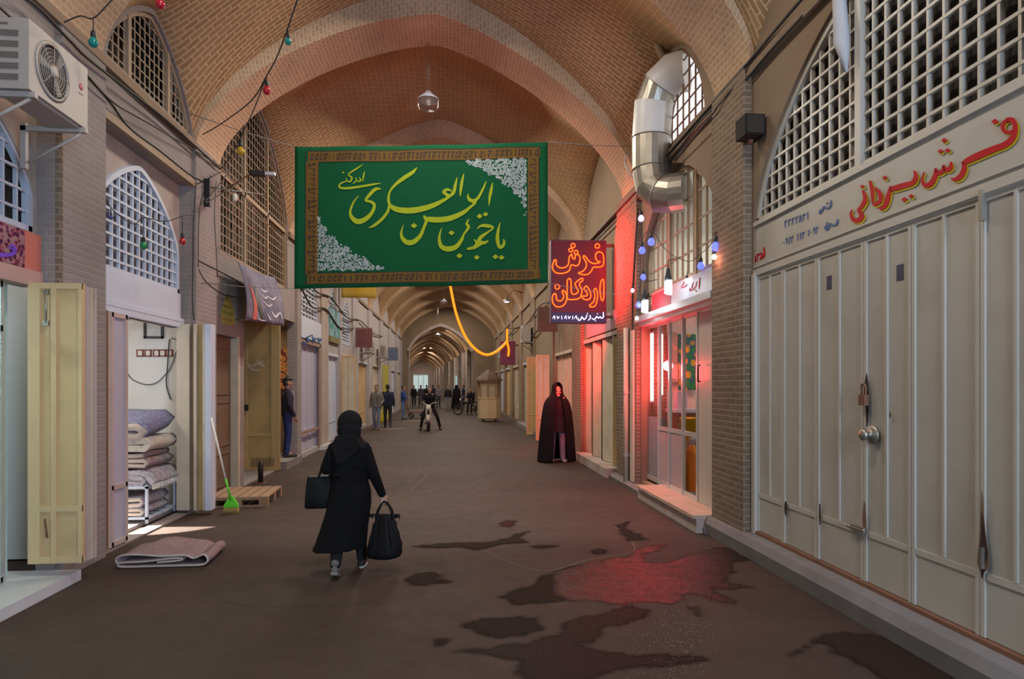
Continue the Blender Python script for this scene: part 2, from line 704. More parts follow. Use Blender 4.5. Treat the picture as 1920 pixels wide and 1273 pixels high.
# further bays: one shop opening each
FAR_L = [(15.5, 17.75, 2.75), (18.9, 20.6, 2.6), (21.2, 23.2, 2.7), (25.0, 27.6, 2.6), (29.4, 32.0, 2.6), (33.9, 36.5, 2.6), (38.4, 41.0, 2.6), (42.9, 45.5, 2.6)]
FAR_R = [(16.3, 19.2, 2.6), (20.7, 23.6, 2.6), (25.2, 28.0, 2.6), (29.6, 32.4, 2.6), (34.0, 36.8, 2.6), (38.4, 41.0, 2.6), (42.9, 45.5, 2.6)]
for y0, y1, h in FAR_L:
    loopsL.append(rect(y0, y1, 0.12, h))
for y0, y1, h in FAR_R:
    loopsR.append(rect(y0, y1, 0.12, h))
# upper lattices of the further bays
FWL = [(15.6, 17.6, 3.0), (19.0, 20.5, 3.0), (21.3, 23.1, 3.0)]
for y0, y1, z in FWL:
    loopsL.append(archloop(y0, y1, z, 3.6, 0.9))
nearL = [rect(-3, 15.25, 0, 7.0)] + [l for l in loopsL[1:] if l[0][0] < 15.2]
farL = [rect(15.25, 47, 0, 7.0)] + [l for l in loopsL[1:] if l[0][0] >= 15.2]
struct(obj('wall_left', MB().plate(nearL, side_fn(XL, -1), 0.16), M['wall']))
struct(obj('wall_left_far', MB().plate(farL, side_fn(XL, -1), 0.16), M['lilac']))
struct(obj('wall_right', MB().plate(loopsR, side_fn(XR, 1), 0.16), M['rplaster']))

# brick piers standing a little proud of the wall
n_trim = 0


def trim(mb, m, label=None, cat='trim'):
    global n_trim
    n_trim += 1
    return struct(obj('trim_%d' % n_trim, mb, m))


def pier(side, y0, y1, z1=4.96, out=0.06, m=None):
    x = XL if side < 0 else XR
    trim(MB().box(x, x - side * out, y0, y1, 0.0, z1), m or M['wall'])


for k, (y0, y1) in enumerate(((1.3, 2.98), (6.14, 6.88), (9.2, 9.98))):
    pier(-1, y0, y1, out=0.05)
pier(1, 6.49, 7.30, out=0.09, m=M['pier'])
pier(1, 10.46, 11.74, out=0.07, m=M['pier'])
pier(1, 15.05, 16.2, out=0.07, m=M['pier'])
pier(-1, 15.06, 15.44, out=0.05)
pier(-1, 17.85, 18.8, out=0.05, m=M['plaster'])
for (a, b_) in ((20.7, 21.1), (23.4, 24.8), (27.8, 29.2), (32.3, 33.7), (36.8, 38.2), (41.3, 42.7), (45.8, 47)):
    pier(-1, a, b_, out=0.05, m=M['lilac'])
for (a, b_) in ((19.4, 20.5), (23.8, 25.0), (28.2, 29.4), (32.7, 33.8), (37, 38.2), (41.2, 42.7), (45.7, 47)):
    pier(1, a, b_, out=0.05, m=M['rplaster'])
trim(MB().box(XL - 0.15, XL + 0.055, 6.128, 6.15, 0.2, 4.35), M['pier'])
# ledge beams under the springing of the vault
trim(MB().box(XL, XL + 0.06, -3, 9.2, 4.86, 4.95), M['rplaster'])
trim(MB().box(XL, XL + 0.05, 6.88, 9.18, 4.35, 4.43), M['tan'])
trim(MB().box(XR, XR - 0.06, -3, 47, 4.84, 4.95), M['rplaster'])
trim(MB().box(XL, XL + 0.06, 14.4, 47, 4.84, 4.95), M['rplaster'])
# curb along the right side, threshold steps on the left
cb = MB()
cb.loft([[Vector((2.90, y, 0)), Vector((2.88, y, 0.13)), Vector((2.92, y, 0.20)), Vector((3.3, y, 0.22)), Vector((3.3, y, 0))] for y in (0.5, 2, 3.5, 5, 6.5, 7.3)], smooth=False)
trim(cb, M['concrete'])
cb = MB()
cb.loft([[Vector((2.88, y, 0)), Vector((2.87, y, 0.06)), Vector((2.92, y, 0.10)), Vector((3.3, y, 0.12)), Vector((3.3, y, 0))] for y in (7.3, 9, 10.5, 12, 15, 16.2)], smooth=False)
trim(cb, M['concrete'])
trim(MB().box(2.82, 3.3, 11.9, 14.9, 0, 0.17), M['plaster'])
trim(MB().box(2.78, 3.3, 16.2, 28.2, 0, 0.14), M['concrete'])
trim(MB().box(-4.6, -3.22, 3.0, 6.1, 0, 0.09), M['marble'])
trim(MB().box(-4.6, -3.28, 13.62, 15.0, 0, 0.16), M['concrete'])
trim(MB().box(-4.0, -3.3, 17.7, 18.9, 0, 0.1), M['marble'])


struct(obj('wall_back', MB().box(-3.8, 3.5, -3.2, -3.0, 0, 7.2), M['wall']))  # unseen wall and ceiling added behind the viewer to block sky light
struct(obj('ceiling_back', MB().box(-3.8, 3.5, -3.2, 1.75, 7.1, 7.25), M['vault']))


# ---- brick vault with lunettes
def vault():
    mb = MB()
    bm = mb.bm
    lay = bm.loops.layers.uv.new('UVMap')
    NT = 56
    ts, arc = [], [0.0]
    for i in range(NT + 1):
        a = -math.cos(PI * i / NT)          # denser near the springing
        ts.append(math.copysign(abs(a) ** 0.9, a) * HALF)
    H = 2.66
    zb = [ZS + prof(t, HALF, H) for t in ts]
    for i in range(NT):
        arc.append(arc[-1] + math.hypot(ts[i + 1] - ts[i], zb[i + 1] - zb[i]))
    for b in range(len(ARCH) - 1):
        NV = 36 if b < 4 else 18
        grid = []
        for j in range(NV + 1):
            v = j / NV
            row = []
            for i, t in enumerate(ts):
                fx = (t + HALF) / (2 * HALF)
                ya, yb = ARCH[b][0] * (1 - fx) + ARCH[b][1] * fx, ARCH[b + 1][0] * (1 - fx) + ARCH[b + 1][1] * fx
                y = ya + (yb - ya) * v
                hl = LUN_L[b] if t < 0 else LUN_R[b]
                half = (yb - ya) / 2 - RIBW / 2 - 0.02
                yc = (ya + yb) / 2
                zc = ZS + prof(y - yc, half, hl) if abs(y - yc) < half else 0
                q = 2.4
                z = ZS + (max(0.0, zb[i] - ZS) ** q + max(0.0, zc - ZS) ** q) ** (1 / q)
                row.append(Vector((CX + t, y, z)))
            grid.append(row)
        arcs = []
        for row in grid:
            a = [0.0]
            for p, r in zip(row[:-1], row[1:]):
                a.append(a[-1] + math.hypot(r.x - p.x, r.z - p.z))
            mid = a[NT // 2]
            arcs.append([x - mid for x in a])
        vr = [[bm.verts.new(p) for p in row] for row in grid]
        for j in range(NV):
            for i in range(NT):
                f = bm.faces.new((vr[j][i], vr[j][i + 1], vr[j + 1][i + 1], vr[j + 1][i]))
                f.smooth = True
                for lp, (a, c) in zip(f.loops, ((j, i), (j, i + 1), (j + 1, i + 1), (j + 1, i))):
                    lp[lay].uv = (arcs[a][c], grid[a][c].y)
    bmesh.ops.recalc_face_normals(bm, faces=bm.faces)
    me = bpy.data.meshes.new('ceiling')
    bm.to_mesh(me)
    bm.free()
    me.materials.append(M['vault'])
    o = bpy.data.objects.new('ceiling', me)
    COL.objects.link(o)
    struct(o)


vault()


def rib(ya, yb, first):
    """transverse pointed arch of brick, a band under the vault"""
    mb = MB()
    bm = mb.bm
    lay = bm.loops.layers.uv.new('UVMap')
    n = 48
    H = 2.27
    ring, arc = [], 0.0
    prev = None
    for i in range(n + 1):
        t = -math.cos(PI * i / n) * HALF
        t = math.copysign(abs(t / HALF) ** 0.9, t) * HALF
        z = ZS + prof(t, HALF, H)
        zo = ZS + prof(t, HALF, 2.66) + 0.03
        ti = t * (HALF - 0.05) / HALF
        fx = (t + HALF) / (2 * HALF)
        y = ya * (1 - fx) + yb * fx
        p = Vector((CX + ti, y, z))
        if prev is not None:
            arc += (Vector((p.x, 0, p.z)) - Vector((prev.x, 0, prev.z))).length
        prev = p
        w = RIBW / 2
        ring.append(([Vector((CX + t, y - w, zo)), Vector((CX + ti, y - w, z)), Vector((CX + ti, y + w, z)), Vector((CX + t, y + w, zo))], arc))
    vr = [[bm.verts.new(p) for p in r[0]] for r in ring]
    us = [-0.3, 0, RIBW, RIBW + 0.3]
    for i in range(n):
        for k in range(3):
            f = bm.faces.new((vr[i][k], vr[i][k + 1], vr[i + 1][k + 1], vr[i + 1][k]))
            f.smooth = True
            for lp, (a, kk) in zip(f.loops, ((i, k), (i, k + 1), (i + 1, k + 1), (i + 1, k))):
                lp[lay].uv = (us[kk], ring[a][1])
    bmesh.ops.recalc_face_normals(bm, faces=bm.faces)
    global n_trim
    n_trim += 1
    me = bpy.data.meshes.new('trim_%d' % n_trim)
    bm.to_mesh(me)
    bm.free()
    me.materials.append(M['rib'])
    o = bpy.data.objects.new('trim_%d' % n_trim, me)
    COL.objects.link(o)
    for e in me.edges:
        pass
    struct(o)
    md = o.modifiers.new('e', 'EDGE_SPLIT')
    md.split_angle = math.radians(50)


for k, (ya, yb) in enumerate(ARCH):
    rib(ya, yb, k == 1)

# ---- far, narrower stretch of the bazaar, bending slightly to the left
FC = lambda y: -0.75 - 0.062 * (y - 47)
FH = 2.45


def far_stretch():
    Y0, Y1 = 47.0, 122.0
    # cross wall with a pointed opening where the passage narrows
    op = []
    for i in range(25):
        t = -math.cos(PI * i / 24) * 2.35
        op.append((FC(47) + t, 4.1 + prof(t, 2.35, 1.95)))
    outer = [(-4.2, 0), (FC(47) - 2.35, 0)] + op + [(FC(47) + 2.35, 0), (3.8, 0), (3.8, 7.6), (-4.2, 7.6)]
    struct(obj('wall_end', MB().plate([outer], lambda u, v, w: Vector((u, 47 + w, v)), 0.7), M['rplaster']))
    band = []
    for s_ in (2.35, 2.1):
        band.append([(FC(47) - s_ * math.cos(PI * i / 24), 4.1 + prof(s_ * math.cos(PI * i / 24), s_, 1.95 * s_ / 2.35)) for i in range(25)])
    b = MB()
    for i in range(24):
        b.plate([[band[0][i], band[0][i + 1], band[1][i + 1], band[1][i]]], lambda u, v, w: Vector((u, 46.92 + w, v)), 0.5)
    trim(b, M['plaster'])
    for sd, nm in ((-1, 'wall_west'), (1, 'wall_east')):
        b = MB()
        b.loft([[Vector((FC(y) + sd * FH, y, 0)), Vector((FC(y) + sd * FH, y, 4.4)), Vector((FC(y) + sd * (FH + 0.2), y, 4.4)), Vector((FC(y) + sd * (FH + 0.2), y, 0))] for y in [47.35] + list(range(52, 123, 5))], smooth=False)
        struct(obj(nm, b, M['plaster']))
    b = MB()
    rows = []
    for y in range(47, 123, 3):
        rows.append([Vector((FC(y) - math.cos(PI * i / 20) * FH, y, 4.35 + prof(math.cos(PI * i / 20), 1, 2.1))) for i in range(21)])
    b.loft(rows, caps=False, closed=False)
    struct(obj('ceiling_far', b, M['vault']))
    for y in range(51, 122, 5):
        b = MB()
        ri = []
        for i in range(21):
            c = -math.cos(PI * i / 20)
            z = 4.35 + prof(c, 1, 1.9)
            zo = 4.35 + prof(c, 1, 2.15)
            x = FC(y) + c * FH * 0.97
            ri.append([Vector((x, y - 0.4, zo)), Vector((x, y - 0.4, z)), Vector((x, y + 0.4, z)), Vector((x, y + 0.4, zo))])
        b.loft(ri, smooth=False)
        trim(b, M['rib'])
        for sd in (-1, 1):
            trim(MB().box(FC(y) + sd * FH, FC(y) + sd * (FH - 0.25), y - 0.45, y + 0.45, 0, 4.4), M['plaster'])
    struct(obj('wall_far_end', MB().box(FC(122) - 3.2, FC(122) + 3.2, 122, 122.3, 0, 7), M['plaster']))
    k = 0
    for y in range(54, 120, 9):
        light('AREA', 'skylight', (FC(y), y, 6.2), 170, WARM, 0.9, (FC(y), y, 0))  # lamp added below the unbroken vault as an unseen skylight


far_stretch()

# ================================================================== SHOP FRONTS
def lattice(name, x, sgn, y0, y1, z0, top, py, pz, bar, m, frame=0.05, depth=0.03, back=None, backd=0.06, label=None, mull=None, parent=None, mbar=None):
    """metal lattice of bars filling an arched opening; top(y) is the arch line; sgn = direction away from the corridor"""
    root = parent or semp(name, label, 'window')
    b = MB()
    yc = (y0 + y1) / 2
    zmax = max(top(y0 + (y1 - y0) * i / 60) for i in range(61))
    n = max(1, round((y1 - y0) / py))
    for i in range(1, n):
        y = y0 + (y1 - y0) * i / n
        zt = top(y)
        if zt > z0 + 0.05:
            b.box(x, x + sgn * depth, y - bar / 2, y + bar / 2, z0, zt)
    z = z0 + pz
    while z < zmax - 0.03:
        ys = [y0 + (y1 - y0) * i / 300 for i in range(301)]
        ok = [y for y in ys if top(y) > z]
        if ok:
            b.box(x - sgn * 0.004, x + sgn * (depth - 0.008), min(ok), max(ok), z - bar / 2, z + bar / 2)
        z += pz
    obj('lattice_bars', b, mbar or m, root)
    b = MB()
    N = 40
    line = [(y0, z0)] + [(y0 + (y1 - y0) * (0.5 - 0.5 * math.cos(PI * i / N)), top(y0 + (y1 - y0) * (0.5 - 0.5 * math.cos(PI * i / N)))) for i in range(N + 1)] + [(y1, z0)]
    rings = []
    for (y, z) in line:
        k = Vector((y - yc, z - (z0 + 0.3)))
        k.normalize()
        yi, zi = y - k.x * frame, max(z0, z - k.y * frame) if z > z0 + 0.001 else z
        d0, d1 = -0.02 * sgn, (depth + 0.01) * sgn
        rings.append([Vector((x + d0, y, z)), Vector((x + d0, yi, zi)), Vector((x + d1, yi, zi)), Vector((x + d1, y, z))])
    b.loft(rings, smooth=False)
    b.box(x - 0.02 * sgn, x + (depth + 0.01) * sgn, y0, y1, z0, z0 + frame)
    if mull:
        for y in mull:
            b.box(x - 0.03 * sgn, x + (depth + 0.01) * sgn, y - 0.035, y + 0.035, z0, top(y))
    obj('window_frame', b, m, root)
    if back is not None:
        lp = [(y0, z0)] + [(y1, z0)] + [(y, z) for y, z in reversed(line[1:-1])]
        out = []
        for p in lp:
            if not out or abs(p[0] - out[-1][0]) + abs(p[1] - out[-1][1]) > 1e-4:
                out.append(p)
        pb = MB().plate([out], side_fn(x + sgn * backd, sgn), 0.01)
        if backd > 0.2:      # deep dark space behind an unglazed lattice
            pb = MB()
            for q in ((x + sgn * backd, x + sgn * (backd + 0.02), y0 - 0.1, y1 + 0.1, z0 - 0.1, zmax + 0.1), (x + sgn * 0.06, x + sgn * backd, y0 - 0.1, y0 - 0.08, z0 - 0.1, zmax + 0.1),
                      (x + sgn * 0.06, x + sgn * backd, y1 + 0.08, y1 + 0.1, z0 - 0.1, zmax + 0.1), (x + sgn * 0.06, x + sgn * backd, y0 - 0.1, y1 + 0.1, z0 - 0.1, z0 - 0.08), (x + sgn * 0.06, x + sgn * backd, y0 - 0.1, y1 + 0.1, zmax + 0.08, zmax + 0.1)):
                pb.box(*q)
        obj('pane', pb, back, root)
    return root


def atop(y0, y1, zs, h):
    yc, hf = (y0 + y1) / 2, (y1 - y0) / 2
    return lambda y: zs + prof(y - yc, hf, h)


def room(name, x0, x1, y0, y1, z0, z1, m, floor_m=None, openside=1, skip_roof=False):
    """walls of a shop room behind the shop front; open towards the corridor"""
    b = MB()
    t = 0.06
    b.box(x0, x1, y0 - t, y0, z0, z1)
    b.box(x0, x1, y1, y1 + t, z0, z1)
    xb = x0 if openside > 0 else x1
    b.box(xb - t if openside > 0 else xb, xb if openside > 0 else xb + t, y0 - t, y1 + t, z0, z1)
    if not skip_roof:
        b.box(x0, x1, y0 - t, y1 + t, z1, z1 + t)
    o = struct(obj(name, b, m))
    if floor_m:
        n = name.replace('wall', 'floor')
        struct(obj(n, MB().box(x0, x1, y0, y1, 0.0, z0 + 0.02), floor_m))
    return o


# ------------------------------------------------------------------ right, near: the big grey-white folding doors
DX = XR + 0.03
W_BIG = atop(BIG[0], BIG[1], 3.36, 1.45)
lattice('window_1', XR + 0.05, 1, BIG[0], BIG[1], 3.32, W_BIG, 0.141, 0.141, 0.022, M['greyrib'], 0.06, 0.035, M['darkglass'], 0.07,
        'large arched window of white square bars above the grey folding doors', mull=[4.76])
# sign board between lattice and doors
sg = semp('trim_sign', 'long cream sign board with red and yellow lettering above grey folding doors', 'sign')
sg['kind'] = 'thing'
sg.name = 'shop_sign_board'
obj('board', MB().box(XR + 0.02, XR + 0.10, BIG[0], BIG[1], 2.86, 3.33), M['greypaint'], sg)
obj('frame_rail', MB().box(XR - 0.005, XR + 0.1, BIG[0], BIG[1], 3.30, 3.345).box(XR - 0.005, XR + 0.1, BIG[0], BIG[1], 2.80, 2.86).box(XR + 0.0, XR + 0.1, BIG[0], BIG[1], 2.885, 2.90), M['greyrib'], sg)


def inkX(X):
    """strokes given in pixels of a zoomed crop of the photo, laid flat on the wall plane x = X"""
    def mk(ox, oy, sc):
        return lambda u, v, w: onX(ox + u / sc, oy + v / sc, X - 0.006) + Vector((w, 0, 0))
    return mk


fn = inkX(XR + 0.02)(1380, 0, 2.546)
red_strokes = [
    [(1290, 572, 16), (1318, 572, 24), (1334, 600, 22), (1326, 650, 26), (1290, 688, 28), (1230, 712, 30), (1160, 742, 32), (1105, 768, 26), (1085, 782, 10)],
    [(1300, 570, 14), (1276, 592, 18), (1280, 622, 18), (1306, 632, 16), (1328, 622, 12)],
    [(1082, 772, 10), (1092, 800, 22), (1076, 838, 24), (1050, 856, 18), (1028, 850, 5)],
    [(1028, 772, 8), (1026, 800, 20), (1004, 812, 18), (992, 790, 10), (990, 812, 18), (968, 828, 18), (955, 806, 10), (952, 838, 20), (932, 876, 24), (904, 884, 20), (890, 858, 10), (900, 820, 5)],
    [(852, 815, 8), (860, 842, 20), (845, 872, 22), (800, 886, 26), (752, 900, 24), (735, 895, 10)],
    [(740, 888, 10), (730, 930, 20), (716, 975, 22), (696, 996, 14), (684, 990, 5)],
    [(664, 895, 8), (688, 925, 20), (690, 958, 18), (664, 976, 16), (655, 968, 6)],
    [(640, 862, 10), (652, 915, 18), (654, 972, 8)],
    [(606, 908, 8), (618, 950, 20), (600, 988, 18), (586, 1002, 14), (602, 1030, 22), (584, 1052, 22), (560, 1046, 18), (549, 1020, 10), (556, 1000, 4)]]
red_dots = [(1238, 580, 34), (996, 670, 30), (978, 722, 28), (1012, 718, 28), (712, 848, 26), (806, 952, 28), (838, 936, 26), (604, 890, 22)]
bl = MB()
for s_ in red_strokes:
    bl.ribbon([(u + 6, v + 9, w) for u, v, w in s_], fn, 0.003)
for u, v, w in red_dots:
    bl.diamond(u + 6, v + 9, w, fn, 0.003)
obj('lettering_shadow', bl, M['yellow'], sg)
fn2 = lambda u, v, w: fn(u, v, w) - Vector((0.004, 0, 0))
bl = MB()
for s_ in red_strokes:
    bl.ribbon(s_, fn2, 0.003)
for u, v, w in red_dots:
    bl.diamond(u, v, w, fn2, 0.003)
obj('lettering', bl, M['red'], sg)
# small blue telephone lines, red plate number
DIG = {'1': [[(0.5, 0, .2), (0.5, 1, .12)]],
       '2': [[(0.3, 1, .12), (0.3, 0.1, .2)], [(0.3, 0.1, .16), (0.6, 0.25, .16), (0.85, 0.05, .12)]],
       '3': [[(0.2, 1, .12), (0.2, 0.1, .2)], [(0.2, 0.1, .16), (0.4, 0.28, .16), (0.55, 0.08, .12)], [(0.55, 0.08, .14), (0.72, 0.28, .16), (0.9, 0.05, .12)]],
       '4': [[(0.8, 0.1, .14), (0.35, 0.25, .2), (0.7, 0.45, .16), (0.3, 0.75, .2), (0.8, 0.95, .14)]],
       '8': [[(0.1, 1, .12), (0.5, 0.05, .2)], [(0.5, 0.05, .2), (0.9, 1, .12)]],
       '9': [[(0.7, 1, .12), (0.65, 0.2, .2), (0.4, 0.02, .16), (0.2, 0.25, .16), (0.4, 0.45, .14), (0.65, 0.35, .12)]],
       '0': [[(0.45, 0.45, .3), (0.55, 0.6, .3)]],
       '5': [[(0.5, 0.05, .14), (0.15, 0.6, .2), (0.3, 0.95, .2), (0.5, 0.75, .14), (0.7, 0.95, .2), (0.85, 0.6, .18), (0.5, 0.05, .12)]]}


def digits(b, txt, u0, v0, du, dv, slope, f, gap=1.25):
    """Persian numerals, written left to right from (u0, v0), stepping along the sign's slope"""
    for i, c in enumerate(txt):
        if c == ' ':
            continue
        uu, vv = u0 + i * du * gap, v0 + i * du * gap * slope
        for s_ in DIG[c]:
            b.ribbon([(uu + p[0] * du, vv + p[1] * dv + p[0] * du * slope, p[2] * du * 1.3) for p in s_], f, 0.003)


bl = MB()
digits(bl, '2222831', 228, 1052, 14, 36, -0.36, fn)
digits(bl, '0913 113 4092', 222, 1142, 10.5, 34, -0.38, fn)
for s_ in ([(452, 955, 4), (448, 985, 9), (430, 996, 8), (420, 985, 6), (408, 1004, 9), (398, 1018, 8), (400, 1000, 4)], [(436, 968, 6), (430, 972, 6)],
           [(484, 1046, 5), (478, 1070, 9), (458, 1076, 8), (446, 1066, 6), (440, 1090, 8), (428, 1096, 8), (422, 1080, 5)], [(432, 1060, 4), (430, 1092, 7)]):
    bl.ribbon(s_, fn, 0.003)
obj('lettering', bl, M['blue'], sg, label='small blue lettering')
bl = MB()
digits(bl, '53', 80, 1215, 16, 40, -0.3, fn, 1.1)
for s_ in ([(118, 1205, 6), (122, 1225, 8), (112, 1238, 7)], [(132, 1180, 5), (134, 1215, 8), (126, 1232, 6)]):
    bl.ribbon(s_, fn, 0.003)
obj('plate_number', bl, M['red'], sg, label='small red lettering')

dr = semp('door_1', 'wide grey white metal folding doors of six ribbed leaves', 'door')
lx = [1422, 1470, 1534, 1622, 1712, 1841]
ly = [onX(p, 700, DX).y for p in lx] + [BIG[0] + 0.03]
for i in range(6):
    ya, yb = ly[i], ly[i + 1]
    w = abs(yb - ya)
    lf = obj('leaf', MB().box(DX, DX + 0.02, ya - 0.004, yb + 0.004, 0.24, 2.79), M['greypaint'], dr)
    r = MB()
    for y, ww in ((ya - 0.018, 0.03), (yb + 0.018, 0.03), ((ya + yb) / 2, 0.022)):
        r.box(DX - 0.013, DX, y - ww / 2, y + ww / 2, 0.62 if ww < 0.03 else 0.24, 2.79)
    r.box(DX - 0.010, DX, yb + 0.035, ya - 0.035, 0.575, 0.615)
    r.box(DX - 0.012, DX, yb + 0.03, ya - 0.03, 2.76, 2.79)
    obj('leaf_ribs', r, M['greyrib'], lf)
obj('door_jamb', MB().box(XR - 0.02, XR + 0.06, 6.39, 6.46, 0.21, 2.82), M['greyrib'], dr)
obj('bottom_track', MB().box(XR - 0.01, XR + 0.08, BIG[0], BIG[1], 0.205, 0.235), M['rust'], dr)
# hardware
p = onX(1621, 745, DX - 0.03)
hk = obj('padlock', MB().box(p.x - 0.03, p.x + 0.01, p.y - 0.04, p.y + 0.03, p.z - 0.06, p.z + 0.02).tube(smooth_path([p + Vector((-0.01, -0.03, 0.02)), p + Vector((-0.01, -0.03, 0.08)), p + Vector((-0.01, 0, 0.1)), p + Vector((-0.01, 0.02, 0.08)), p + Vector((-0.01, 0.02, 0.02))]), 0.008), M['rust'], dr)
p = onX(1637, 815, DX - 0.02)
RX = Matrix.Rotation(-PI / 2, 3, 'Y')
obj('door_knob', MB().lathe([(0.07, 0), (0.07, 0.012), (0.05, 0.02), (0.022, 0.025), (0.022, 0.05), (0.04, 0.06), (0.045, 0.08), (0.03, 0.095), (0.0, 0.097)], p, 20, RX), M['steel'], dr)
p = onX(1612, 991, DX - 0.02)
obj('bolt', MB().box(p.x - 0.03, p.x + 0.01, p.y - 0.08, p.y + 0.08, p.z - 0.02, p.z + 0.02).cap(p + Vector((-0.02, 0.12, 0)), p + Vector((-0.02, -0.08, 0)), 0.013, 0.013), M['steel'], dr)
p = onX(1845, 385, DX - 0.02)
obj('bolt', MB().box(p.x - 0.025, p.x + 0.01, p.y - 0.012, p.y + 0.012, p.z - 0.09, p.z + 0.09), M['steel'], dr)
p = onX(1845, 1046, DX - 0.02)
obj('bolt', MB().box(p.x - 0.025, p.x + 0.01, p.y - 0.012, p.y + 0.012, p.z - 0.06, p.z + 0.06), M['steel'], dr)
M['burn'] = mat('burn_stain', (0.035, 0.02, 0.015), 0.9, var=0.5, scale=30)
M['scorch'] = mat('rust_stain', (0.20, 0.11, 0.06), 0.9, var=0.4, scale=20)
fd = lambda u, v, w: onX(u, v, DX - 0.026) + Vector((w, 0, 0))
b = MB()
b.ribbon([(1841, 960, 1), (1843, 1000, 7), (1844, 1040, 16), (1842, 1062, 8), (1841, 1085, 2)], fd, 0.002)
b.ribbon([(1625, 700, 1), (1624, 730, 8), (1626, 770, 6), (1625, 800, 2)], fd, 0.002)
b.ribbon([(1473, 940, 3), (1473, 955, 5), (1473, 968, 1)], fd, 0.002)
b.ribbon([(1537, 945, 2), (1537, 970, 3), (1537, 985, 1)], fd, 0.002)
obj('burn_stain', b, M['burn'], dr, label='dark scorch marks around the bolts')
b = MB()
b.ribbon([(1620, 940, 1), (1620, 975, 8), (1622, 1000, 3)], lambda u, v, w: fd(u, v, w) + Vector((0.001, 0, 0)), 0.002)
b.ribbon([(1840, 920, 1), (1842, 1000, 11), (1843, 1055, 22), (1842, 1075, 4)], lambda u, v, w: fd(u, v, w) + Vector((0.001, 0, 0)), 0.002)
b.ribbon([(1669, 772, 1), (1669, 778, 4), (1669, 784, 1)], fd, 0.002)
obj('rust_stain', b, M['scorch'], dr)
M['sticker'] = mat('sticker', (0.05, 0.045, 0.10), 0.5, var=0.8, scale=40)
for (px, py, h) in ((1555, 530, 24), (1688, 511, 28)):
    p = onX(px, py, DX)
    obj('sticker', MB().box(DX - 0.003, DX + 0.002, p.y - 0.035, p.y + 0.035, p.z - 0.055, p.z + 0.055), M['sticker'], dr, label='small dark square sticker')

# pale folded cloth hanging down the middle of the big lattice
p0, p1 = onX(1576, 0, XR - 0.02), onX(1590, 136, XR - 0.02)
b = MB()
b.tube([(p0.x, p0.y, 5.1), (p0.x - .01, p0.y, p0.z), (p0.x - .02, (p0.y + p1.y) / 2, p0.z - 0.35), (p1.x - .01, p1.y, p1.z)], [0.04, 0.05, 0.06, 0.008], 10)
tag(obj('rolled_cloth', b, mat('pale_cloth', (0.5, 0.5, 0.52), 0.9)), 'pale cloth roll hanging in front of the big white lattice window', 'cloth')

# ------------------------------------------------------------------ right: glazed carpet shop
gy0, gy1 = GLZ
gx = XR + 0.12
W_G = atop(gy0, gy1, 3.6, 1.15)
M['skyglass'] = glass('window_glass')
lattice('window_2', gx, 1, gy0 + 0.02, gy1 - 0.02, 3.12, lambda y: W_G(y) - 0.03, 0.22, 0.36, 0.022, M['tan'], 0.06, 0.03, None, 0.05,
        'bright arched window with thin bars above the lit glass shop front', mull=[8.3, 9.35])
RMX = 6.2
room('wall_shop_1', XR + 0.16, RMX, 7.36, 10.45, 0.16, 4.9, mat('lit_room', (0.72, 0.70, 0.62), 0.8), M['plaster'], openside=-1)
light('AREA', 'shop_lamp', (4.3, 8.9, 4.2), 40, (1, 0.96, 0.84), 0.9, (4.3, 8.9, 0), 1.6)
struct(obj('ceiling_shop', MB().box(XR + 0.16, RMX, 7.36, 10.45, 2.95, 3.0), M['white']))
light('AREA', 'shop_lamp', (4.6, 9.2, 2.88), 20, (1, 0.97, 0.88), 0.8, (4.3, 9.6, 0), 1.4)
# fascia with red letters, metal beam
fs = semp('shop_sign_board', 'grey sign board with red letters under bright arched window', 'sign')
fs['kind'] = 'thing'
obj('board', MB().box(gx - 0.06, gx, gy0 + 0.03, gy1 - 0.35, 2.80, 3.12), mat('fascia_grey', (0.45, 0.46, 0.52), 0.5), fs)
obj('end_panel', MB().box(gx - 0.066, gx - 0.06, 9.15, gy1 - 0.37, 2.80, 3.10), mat('dull_red', (0.40, 0.06, 0.08), 0.6), fs)
f3 = lambda u, v, w: onX(1170 + u / 5.091, 370 + v / 5.092, gx - 0.068) + Vector((w, 0, 0))
b = MB()
for s_ in ([(720, 765, 5), (716, 820, 9), (712, 875, 4)], [(690, 800, 4), (680, 850, 8), (650, 880, 8), (625, 890, 8), (630, 865, 5)], [(660, 810, 4), (650, 835, 6), (645, 870, 6)], [(600, 830, 5), (580, 850, 9), (545, 865, 7)], [(690, 900, 5), (675, 880, 7)], [(575, 800, 8), (560, 835, 6), (540, 850, 4)]):
    b.ribbon(s_, f3, 0.004)
obj('lettering', b, M['red'], fs)
trim(MB().box(XR - 0.10, gx, gy0, gy1 + 0.05, 2.70, 2.79).box(XR - 0.05, gx, gy0, gy1 + 0.05, 2.64, 2.70), M['alu'])
trim(MB().box(2.80, 3.4, 7.36, 9.75, 0.0, 0.165), M['plaster'])
trim(MB().box(2.76, 3.3, 7.36, 9.7, 0.165, 0.205), mat('sill_stone', (0.50, 0.36, 0.28), 0.5, var=0.3, scale=6))
# glazing and doors
gd = semp('door_2', 'aluminium framed glass shop doors lit from inside by red tubes', 'door')


def gy(px, X=XR + 0.1):
    return onX(px, 700, X).y


